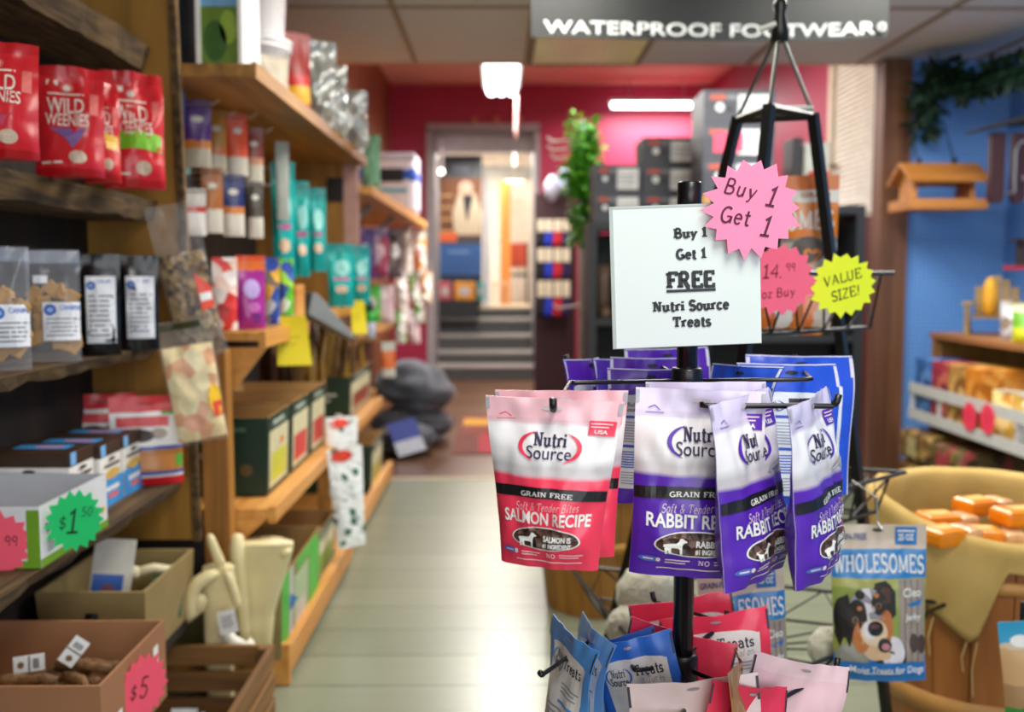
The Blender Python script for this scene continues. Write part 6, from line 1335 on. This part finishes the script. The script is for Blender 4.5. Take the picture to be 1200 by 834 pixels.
def arm(p, q, up=.012, r=.0032, cap=True):
    """radial arm from the collar to p, then a prong to q with a turned-up end"""
    p, q = Vector(p), Vector(q); s = C_+Vector((0, 0, p.z)); d = (p-s).normalized()*.018
    b = MB(); m = p+(q-p).normalized()*.008; e = q+(q-p).normalized()*.006+Vector((0, 0, up))
    b.tube([s+d, p-(p-s).normalized()*.008, p+Vector((0, 0, .0008)), m, q, q+(q-p).normalized()*.004+Vector((0, 0, up*.4)), e], r, 8)
    pr_ = rk_part(b, 'prong', M_pr, smooth=True)
    if cap:
        b = MB(); b.tube([q+(q-p).normalized()*.001+Vector((0, 0, up*.1)), q+(q-p).normalized()*.0045+Vector((0, 0, up*.45)), e+(e-q).normalized()*.002], .0044, 8); b.build('rubber_tip', M_black, pr_, smooth=True)
zh = 1.10
def hz(px, py, Y): v = at(px, py, Y); return v
pA, qA = Vector((at(668, 448, 1.36).x, 1.36, zh)), Vector((at(647, 466, 1.115).x, 1.085, zh))
arm(pA, qA)
pB, qB = Vector((at(822, 476, 1.12).x, 1.12, zh)), Vector((at(981, 472, 1.10).x, 1.115, zh))
arm(pB, qB)
pC, qC = Vector((at(946, 440, 1.42).x, 1.40, zh)), Vector((at(946, 440, 1.6).x-.002, 1.66, zh))
arm(pC, qC)
pD, qD = Vector((at(770, 425, 1.64).x, 1.64, zh)), Vector((at(668, 427, 1.66).x, 1.66, zh))
arm(pD, qD)
DOG = [(0, .52), (.03, .62), (.10, .60), (.16, .64), (.55, .66), (.66, .78), (.70, .95), (.78, 1.0), (.86, .95), (.92, .88), (1.0, .84), (.99, .76), (.9, .74), (.84, .66), (.80, .52), (.80, .30), (.80, .04), (.84, 0), (.72, 0), (.70, .30), (.62, .36), (.36, .38), (.33, .28), (.36, .04), (.38, 0), (.26, 0), (.25, .06), (.18, .26), (.16, .10), (.19, 0), (.08, 0), (.08, .12), (.05, .32), (.06, .46), (.0, .44)]
def nutri(label, hook, wd, h, yaw, roll, main, pale, word, ingr, seed, taper=.1, tilt=0, accent=None, dark='#2c2247', group='printed treat pouches', curl=.1, d=.05):
    front = bands([(0, main), (.535, main), (.56, '#c4bcc2'), (.60, '#bdbbbd'), (.66, '#e6e4e6'), (.84, '#eeebee'), (.865, pale), (1, pale)], .27, .018, 4, True, .05)
    back = bands([(0, main), (.9, main), (.95, pale)], .3)
    q = Vector(hook); R = Euler((tilt, roll, yaw)).to_matrix(); loc = q - R @ Vector((0, 0, h*.945))
    o, F = pouch('treat_pouch', label, 'treat pouch', group, wd, h, d, front, loc, (tilt, roll, yaw), back, seed, .85, 34, 40, taper, .86, curl)
    X = lambda u: (u-.5)*wd; Z = lambda v: v*h; D = Decal(F, .006)
    acc = accent or main
    D.rect(-wd*.495, Z(.415), wd*.495, Z(.478), 3, 0, .003)
    D.text('GRAIN FREE', X(.5), Z(.449), .026*h, 0, 2, 'slab', wd*.46, wt=.17, bend=.0015)
    D.text('Soft & Tender Bites', X(.5), Z(.380), .046*h, 7, 1, 'hand', wd*.58, wt=.085, slant=.28, rot=.03)
    D.text(word, X(.5), Z(.313), .070*h, 0, 1, 'sans', wd*.80, bold=.022)
    # see-through window with kibble, dog silhouette
    D.ell(X(.5), Z(.185), wd*.335, h*.078, 0, 1, 36, flat=.75); D.ell(X(.5), Z(.186), wd*.322, h*.071, 4, 2, 36, flat=.75)
    D.poly([(X(.235+.185*a), Z(.140+.085*c)) for a, c in DOG], 0, 4)
    D.text(ingr, X(.62), Z(.198), .032*h, 0, 4, 'sans', wd*.26, bold=.03); D.text('#1 INGREDIENT', X(.62), Z(.158), .026*h, 0, 4, 'sans', wd*.27, bold=.03)
    D.ell(X(.14), Z(.1), wd*.085, h*.016, 5, 1); D.ell(X(.205), Z(.1), wd*.018, wd*.018, 7, 2); D.rect(X(.09), Z(.096), X(.17), Z(.104), 7, 2); D.lines(X(.26), Z(.078), X(.45), Z(.11), 2, 7, 1, .4)
    D.text('NO', X(.56), Z(.094), .026*h, 7, 1, 'slab', wd*.09, wt=.15) if True else None
    D.lines(X(.64), Z(.078), X(.86), Z(.11), 2, 7, 1, .35); D.lines(X(.2), Z(.045), X(.85), Z(.056), 1, 7, 1, .5)
    # brand mark between two swooshes
    D.text('Nutri', X(.50), Z(.765), .075*h, 1, 1, 'slab', wd*.26, wt=.22)
    D.text('Source', X(.495), Z(.690), .074*h, 1, 1, 'sans', wd*.36, bold=.008)
    D.arcs(X(.5), Z(.722), wd*.235, h*.098, 118, 236, wd*.036, 2, 1); D.arcs(X(.5), Z(.722), wd*.235, h*.098, -62, 56, wd*.036, 2, 1)
    D.rect(X(.775), Z(.80), X(.975), Z(.885), 6, 1); D.lines(X(.79), Z(.84), X(.95), Z(.877), 2, 7, 2, .35); D.text('USA', X(.87), Z(.822), .022*h, 0, 2, 'sans', wd*.10, bold=.03)
    D.stroke([(X(.10), Z(.895)), (X(.15), Z(.91)), (X(.19), Z(.885))], .0011, 6, 1); D.stroke([(X(.08), Z(.872)), (X(.22), Z(.872))], .0008, 6, 1)
    D.rect(X(.0), Z(.925), X(.03), Z(.99), 8, 1); D.rect(X(.97), Z(.925), X(1), Z(.99), 8, 1)
    D.ell(X(.5), Z(.945), wd*.075, h*.013, 9, 1); D.ell(X(.5), Z(.935), wd*.02, h*.006, 3, 2)
    for k in range(3): D.stroke([(X(.01), Z(.855+.012*k)), (X(.99), Z(.855+.012*k))], .0005, 9, 0)
    D.poly([(X(.60), Z(.575)), (X(.66), Z(.60)), (X(.74), Z(.605)), (X(.80), Z(.625)), (X(.84), Z(.62)), (X(.82), Z(.60)), (X(.81), Z(.565)), (X(.79), Z(.565)), (X(.78), Z(.585)), (X(.68), Z(.58)), (X(.66), Z(.565))], 10, 1) if 'RABBIT' in word else None
    D.done('label_print', [M_white, mat(dark, .5), mat(acc, .4), mat('#17171a', .4), blots(['#3a2620', '#5a3e34', '#2a1a16', '#6a4c40', '#4a3028'], 110, .4), mat('#4a6fc8', .4), mat(acc, .4), mat('#f6d8dc', .5), mat('#a9adb6', .4), mat('#cfc6cc', .4), mat('#9a98a0', .6)], o)
    return o
SM, SPALE = '#ee3f5c', '#f5c3cd'
PU, PPALE = '#5527a8', '#dcd2ee'
nutri('coral salmon recipe pouch in front on the prong over the floor boards', (qA.x, 1.10, zh), (.158), .189, -.28, .02, SM, SPALE, 'SALMON RECIPE', 'SALMON IS', 1, .28, 0)
nutri('coral salmon recipe pouch directly behind the front salmon one', (qA.x+.012, 1.16, zh+.002), .158, .195, -.22, -.015, SM, SPALE, 'SALMON RECIPE', 'SALMON IS', 2, .2)
nutri('purple rabbit recipe pouch facing straight out, just in front of the pole', (at(822, 470, 1.12).x, 1.122, zh+.006), .148, .214, -.05, .035, PU, PPALE, 'RABBIT RECIPE', 'RABBIT IS', 3, .0)
nutri('purple pouch directly behind the straight-facing rabbit one', (at(826, 452, 1.2).x, 1.19, zh+.008), .146, .205, -.02, .0, PU, PPALE, 'RABBIT RECIPE', 'RABBIT IS', 4, .04)
nutri('purple rabbit recipe pouch turned half aside, first on the cross prong', (at(878, 474, 1.1).x, 1.115, zh), .15, .208, .85, -.05, PU, PPALE, 'RABBIT RECIPE', 'RABBIT IS', 5, .04, -.05)
nutri('purple rabbit recipe pouch at the tip of the cross prong, seen nearly edge-on', (at(958, 472, 1.1).x, 1.115, zh), .15, .205, .95, -.06, PU, PPALE, 'RABBIT RECIPE', 'RABBIT IS', 6, .04, -.03)
def backpouch(label, hook, wd, h, yaw, roll, main, seed, group, tilt=0, panel=True, pale='#ffffff', curl=.3):
    m = bands([(0, main), (.2, main), (.9, main)], .28, .02, 5, False, .12)
    R = Euler((tilt, roll, yaw)).to_matrix(); loc = Vector(hook) - R @ Vector((0, 0, h*.945))
    o, F = pouch('treat_pouch', label, 'treat pouch', group, wd, h, .045, m, loc, (tilt, roll, yaw), m, seed, .9, 20, 24, .05, .86, curl)
    X = lambda u: (u-.5)*wd; Z = lambda v: v*h; D = Decal(F, .008)
    if panel:
        D.rect(X(.10), Z(.12), X(.88), Z(.78), 0); D.ell(X(.49), Z(.78), wd*.39, h*.035, 0); 
        D.text('Nutri', X(.28), Z(.74), .03*h, 1, 1, 'slab', wd*.14, wt=.17); D.text('Source', X(.28), Z(.705), .03*h, 1, 1, 'sans', wd*.18); D.arcs(X(.28), Z(.722), wd*.14, h*.045, 118, 236, wd*.02, 3, 1); D.arcs(X(.28), Z(.722), wd*.14, h*.045, -62, 56, wd*.02, 3, 1)
        D.rect(X(.46), Z(.745), X(.80), Z(.775), 1, 1); D.text('RECIPE', X(.63), Z(.712), .028*h, 1, 1, 'sans', wd*.3)
        D.rect(X(.14), Z(.64), X(.84), Z(.66), 3, 1); D.lines(X(.14), Z(.46), X(.84), Z(.62), 8, 4, 1); D.rect(X(.14), Z(.425), X(.84), Z(.445), 3, 1); D.lines(X(.14), Z(.27), X(.84), Z(.40), 7, 3, 1, .45); D.lines(X(.14), Z(.15), X(.84), Z(.25), 5, 4, 1)
    D.rect(X(.0), Z(.85), X(.035), Z(.985), 2, 1); D.rect(X(.965), Z(.85), X(1.), Z(.985), 2, 1); D.rect(X(.0), Z(.992), X(1), Z(1.), 2, 0)
    D.rect(X(.0), Z(.0), X(.012), Z(.85), 2, 1); D.rect(X(.988), Z(.0), X(1.), Z(.85), 2, 1)
    D.ell(X(.5), Z(.945), wd*.06, h*.013, 1, 1)
    D.done('label_print', [mat('#e2e6ea', .5), mat('#20242e', .5), mat('#d8d8ee', .4), mat('#2a52c0', .45), mat('#8f96a4', .5)], o); return o
BL = '#2a55d2'
backpouch('blue pouch with white text panel, farther of the two behind the purple ones', (at(935, 432, 1.62).x, 1.60, zh+.004), .178, .225, -.02, .02, BL, 11, 'pouches turned text side out')
backpouch('blue pouch with white text panel, nearer of the two behind the purple ones', (at(930, 442, 1.5).x-.004, 1.50, zh), .165, .225, .12, .03, BL, 12, 'pouches turned text side out')
backpouch('blue pouch folded sideways close to the pole', (at(868, 440, 1.44).x, 1.45, zh+.004), .12, .20, -.95, -.02, BL, 13, 'pouches turned text side out', panel=False)
PV = '#5a28b0'
backpouch('deep purple pouch seen at a slant, outermost behind the salmon pouches', (at(692, 424, 1.66).x, 1.655, zh-.004), .14, .205, .95, .05, PV, 14, 'purple pouches behind the pole', panel=True)
backpouch('deep purple pouch seen at a slant, second behind the salmon pouches', (at(722, 424, 1.66).x, 1.65, zh-.004), .14, .205, 1.0, .08, PV, 15, 'purple pouches behind the pole', panel=False)
backpouch('deep purple pouch facing out, farthest behind the sign', (at(785, 426, 1.7).x, 1.72, zh+.008), .15, .215, .02, -.02, PV, 16, 'purple pouches behind the pole', panel=False)
backpouch('deep purple pouch facing out, middle of those behind the sign', (at(765, 432, 1.58).x, 1.58, zh+.003), .135, .215, -.03, .02, PV, 17, 'purple pouches behind the pole', panel=False)
backpouch('deep purple pouch facing out, nearest the pole on its left side', (at(765, 445, 1.46).x, 1.475, zh-.004), .13, .20, .08, .03, PV, 18, 'purple pouches behind the pole', panel=True)
# lower ring of prongs and pouches
pE, qE = at(690, 752, 1.44), at(636, 790, 1.31); arm(pE, qE, .004)
pF, qF = at(850, 730, 1.52), at(768, 702, 1.62); arm((pF.x, pF.y, pE.z), (qF.x, qF.y, pE.z), .014)
pG, qG = at(906, 812, 1.26), at(979, 772, 1.37); arm((pG.x, pG.y, zL), (qG.x, qG.y, zL), .014)
pH, qH = at(802, 812, 1.24), at(760, 840, 1.19); arm((pH.x, pH.y, zL-.004), (qH.x, qH.y, zL-.004), .012)
pI, qI = at(744, 774, 1.36), at(728, 766, 1.45); arm((pI.x, pI.y, zL+.004), (qI.x, qI.y, zL+.004), .004)
pJ, qJ = at(818, 757, 1.44), at(850, 730, 1.54); arm((pJ.x, pJ.y, zL+.012), (qJ.x, qJ.y, zL+.012), .012)
def lowpouch(label, topc, wd, h, yaw, roll, main, seed, word='Treats', sub='with Salmon', tilt=0, panel=True, pale=None, panelc='#e4e0dc'):
    m = bands([(0, main), (.25, main), (.9, pale or main)], .28, .03, 5, False, .1)
    R = Euler((tilt, roll, yaw)).to_matrix(); loc = Vector(topc) - R @ Vector((0, 0, h))
    o, F = pouch('treat_pouch', label, 'treat pouch', 'pouches on the lower prongs', wd, h, .045, m, loc, (tilt, roll, yaw), m, seed, .9, 20, 24, .04, .86, .2)
    X = lambda u: (u-.5)*wd; Z = lambda v: v*h; D = Decal(F, .008)
    if panel:
        D.rect(X(.14), Z(.2), X(.90), Z(.85), 0); D.ell(X(.5), Z(.85), wd*.375, h*.03, 0)
        D.text('Nutri', X(.31), Z(.80), .05*h, 1, 1, 'slab', wd*.17, wt=.17); D.text('Source', X(.31), Z(.745), .05*h, 1, 1, 'sans', wd*.22); D.arcs(X(.31), Z(.773), wd*.15, h*.065, 118, 236, wd*.025, 2, 1); D.arcs(X(.31), Z(.773), wd*.15, h*.065, -62, 56, wd*.025, 2, 1)
        D.text(word, X(.67), Z(.80), .065*h, 1, 1, 'slab', wd*.34, wt=.19); D.text(sub, X(.68), Z(.735), .045*h, 1, 1, 'hand', wd*.3, wt=.07, slant=.2)
        D.lines(X(.5), Z(.60), X(.86), Z(.68), 3, 3, 1); D.rect(X(.5), Z(.54), X(.86), Z(.56), 2, 1); D.lines(X(.2), Z(.24), X(.86), Z(.52), 8, 3, 1)
    D.rect(X(.0), Z(.86), X(.02), Z(.985), 4, 1); D.rect(X(.98), Z(.86), X(1.), Z(.985), 4, 1); D.ell(X(.5), Z(.955), wd*.05, h*.010, 5, 1)
    D.done('label_print', [mat(panelc, .5), mat('#20242e', .5), mat(main, .45), mat('#8f96a4', .5), mat('#3a3a40', .5), mat('#a8989c', .5)], o); return o
PK = '#ec3a58'
lowpouch('pink pouch with cream panel, behind and shelf-side of the pole on the lower prongs', at(797, 704, 1.58), .17, .22, -.10, -.16, PK, 31, tilt=.12)
lowpouch('pink Treats with Salmon pouch beside the pole on the lower prongs', at(838, 722, 1.47), .17, .22, .05, -.09, PK, 32, tilt=.1)
lowpouch('pink pouch wrapped around the foot of the pole, nearest it', at(800, 742, 1.42), .16, .22, -.35, .18, PK, 33, tilt=.05, panel=False)
lowpouch('blue Treats pouch, nearer the pole of the blue pair on the lower prongs', at(733, 752, 1.38), .13, .21, -.38, -.30, '#2f6fd0', 34, 'Treats', 'with Turkey', .15)
lowpouch('blue Treats pouch, outer one of the blue pair on the lower prongs', at(716, 750, 1.44), .13, .21, -.42, -.38, '#2f6fd0', 35, 'Treats', 'with Turkey', .1)
lowpouch('pale blue pouch seen at a slant at the outermost lower prong', at(666, 742, 1.37), .13, .22, -1.2, .10, '#5a9ae0', 36, 'Treats', '', .05)
lowpouch('pale blue pouch edge-on between the outermost lower prong and the blue pair', at(692, 736, 1.42), .13, .23, -1.36, .05, '#7ab0e4', 37, 'Treats', '', .0)
lowpouch('large pale pink pouch lying back on the right-hand lower prong by the dog bag', at(948, 778, 1.30), .17, .22, .35, .30, '#f0c6cc', 38, 'Treats', '', .15, False, '#f4d0d4')
lowpouch('cream pink pouch at the bottom edge directly under the pole collar', at(812, 800, 1.24), .17, .22, -.1, -.10, '#f2d8d4', 39, 'Treats', '', .15, False)
lowpouch('brown-edged pouch turned edge-on in front of the lower prongs', at(868, 775, 1.25), .12, .22, 1.20, .1, '#b8824a', 40, 'Treats', '', .0, False)
lowpouch('pink pouch between the cream pouch and the pale pink one', at(885, 806, 1.235), .12, .2, .3, .25, PK, 41, 'Treats', '', .1, False)
# ---------------------------------------------------------------- white sign and pink starburst
SY = 1.345
c0 = at(807, 323, SY); sw, sh = 175*SY/FPX, 164*SY/FPX
sg = empty('paper_sign', (c0.x, SY, c0.z-sh/2), (0, -.038, .03)); tag(sg, 'white BUY 1 GET 1 FREE paper sign in a clear sleeve on the rack pole', 'sign')
def sn(x, z, l=0): return Vector((x, .004*(x/sw)**2*4*0-l, z))
MB().bx(-sw/2, sw/2, -.0008, .0008, 0, sh).build('paper', mat('#dde8e4', .6, .015, 4), sg)
b = MB(); b.bx(-sw/2-.001, sw/2+.001, .001, .0014, -.001, sh+.001); b.bx(-sw/2-.001, -sw/2+.004, -.0016, -.0010, 0, sh); b.bx(-sw/2, sw/2, -.0016, -.0010, sh-.002, sh+.001)
for k in range(48): b.bx(-sw/2, -sw/2+.0035, -.0019, -.0015, sh*k/48, sh*k/48+.0012)
b.build('clear_sleeve', mat('#a9b4ae', .25, .1), sg)
D = Decal(lambda x, z, l: Vector((x, -.0009-l, z)), .05); S1 = SY/FPX
M0 = Matrix.Rotation(-.038, 2)
def sp(px, py): dx, dz = (px-807)*S1, (323-py)*S1; return (dx*cos(.038)+dz*sin(.038), sh/2+dz*cos(.038)-dx*sin(.038))
for t_, px, py, h_, w_, wt in (('Buy 1', 811.5, 273, 10.5, 39, .29), ('Get 1', 812.5, 297.5, 10.5, 36, .29), ('FREE', 812.5, 327.5, 17.5, 57, .3), ('Nutri Source', 813, 357.5, 11, 90, .29), ('Treats', 814.5, 376.5, 11, 45, .29)):
    x, z = sp(px, py); D.text(t_, x, z, h_*S1, 0, 0, 'slab', w_*S1, wt=wt)
x, z = sp(813, 340); D.rect(x-29*S1, z-1.6*S1, x+29*S1, z+1.6*S1, 0)
D.done('lettering', [mat('#33363a', .7, .05)], sg)
MB().tube([(-.0155, .0014, sh*.75), (-.0, .035, sh*.75), (.0155, .0014, sh*.75)], .0006, 5).build('tape', mat('#c8d0cc', .3), sg)
starburst('pale pink starburst tag reading Buy 1 Get 1 on the corner of the white sign', 'hand-lettered starbursts', at(881, 244, 1.335), .0665, '#f989b0', [('Buy', -.23, .40, .30, .12, -.25), ('1', .39, .23, .38, .2, -.2), ('Get', -.35, -.14, .31, .12, -.17), ('1', .27, -.36, .38, .2, -.15)], (0, -.03, .02), '#57163c', 31, 18, .14, .80)
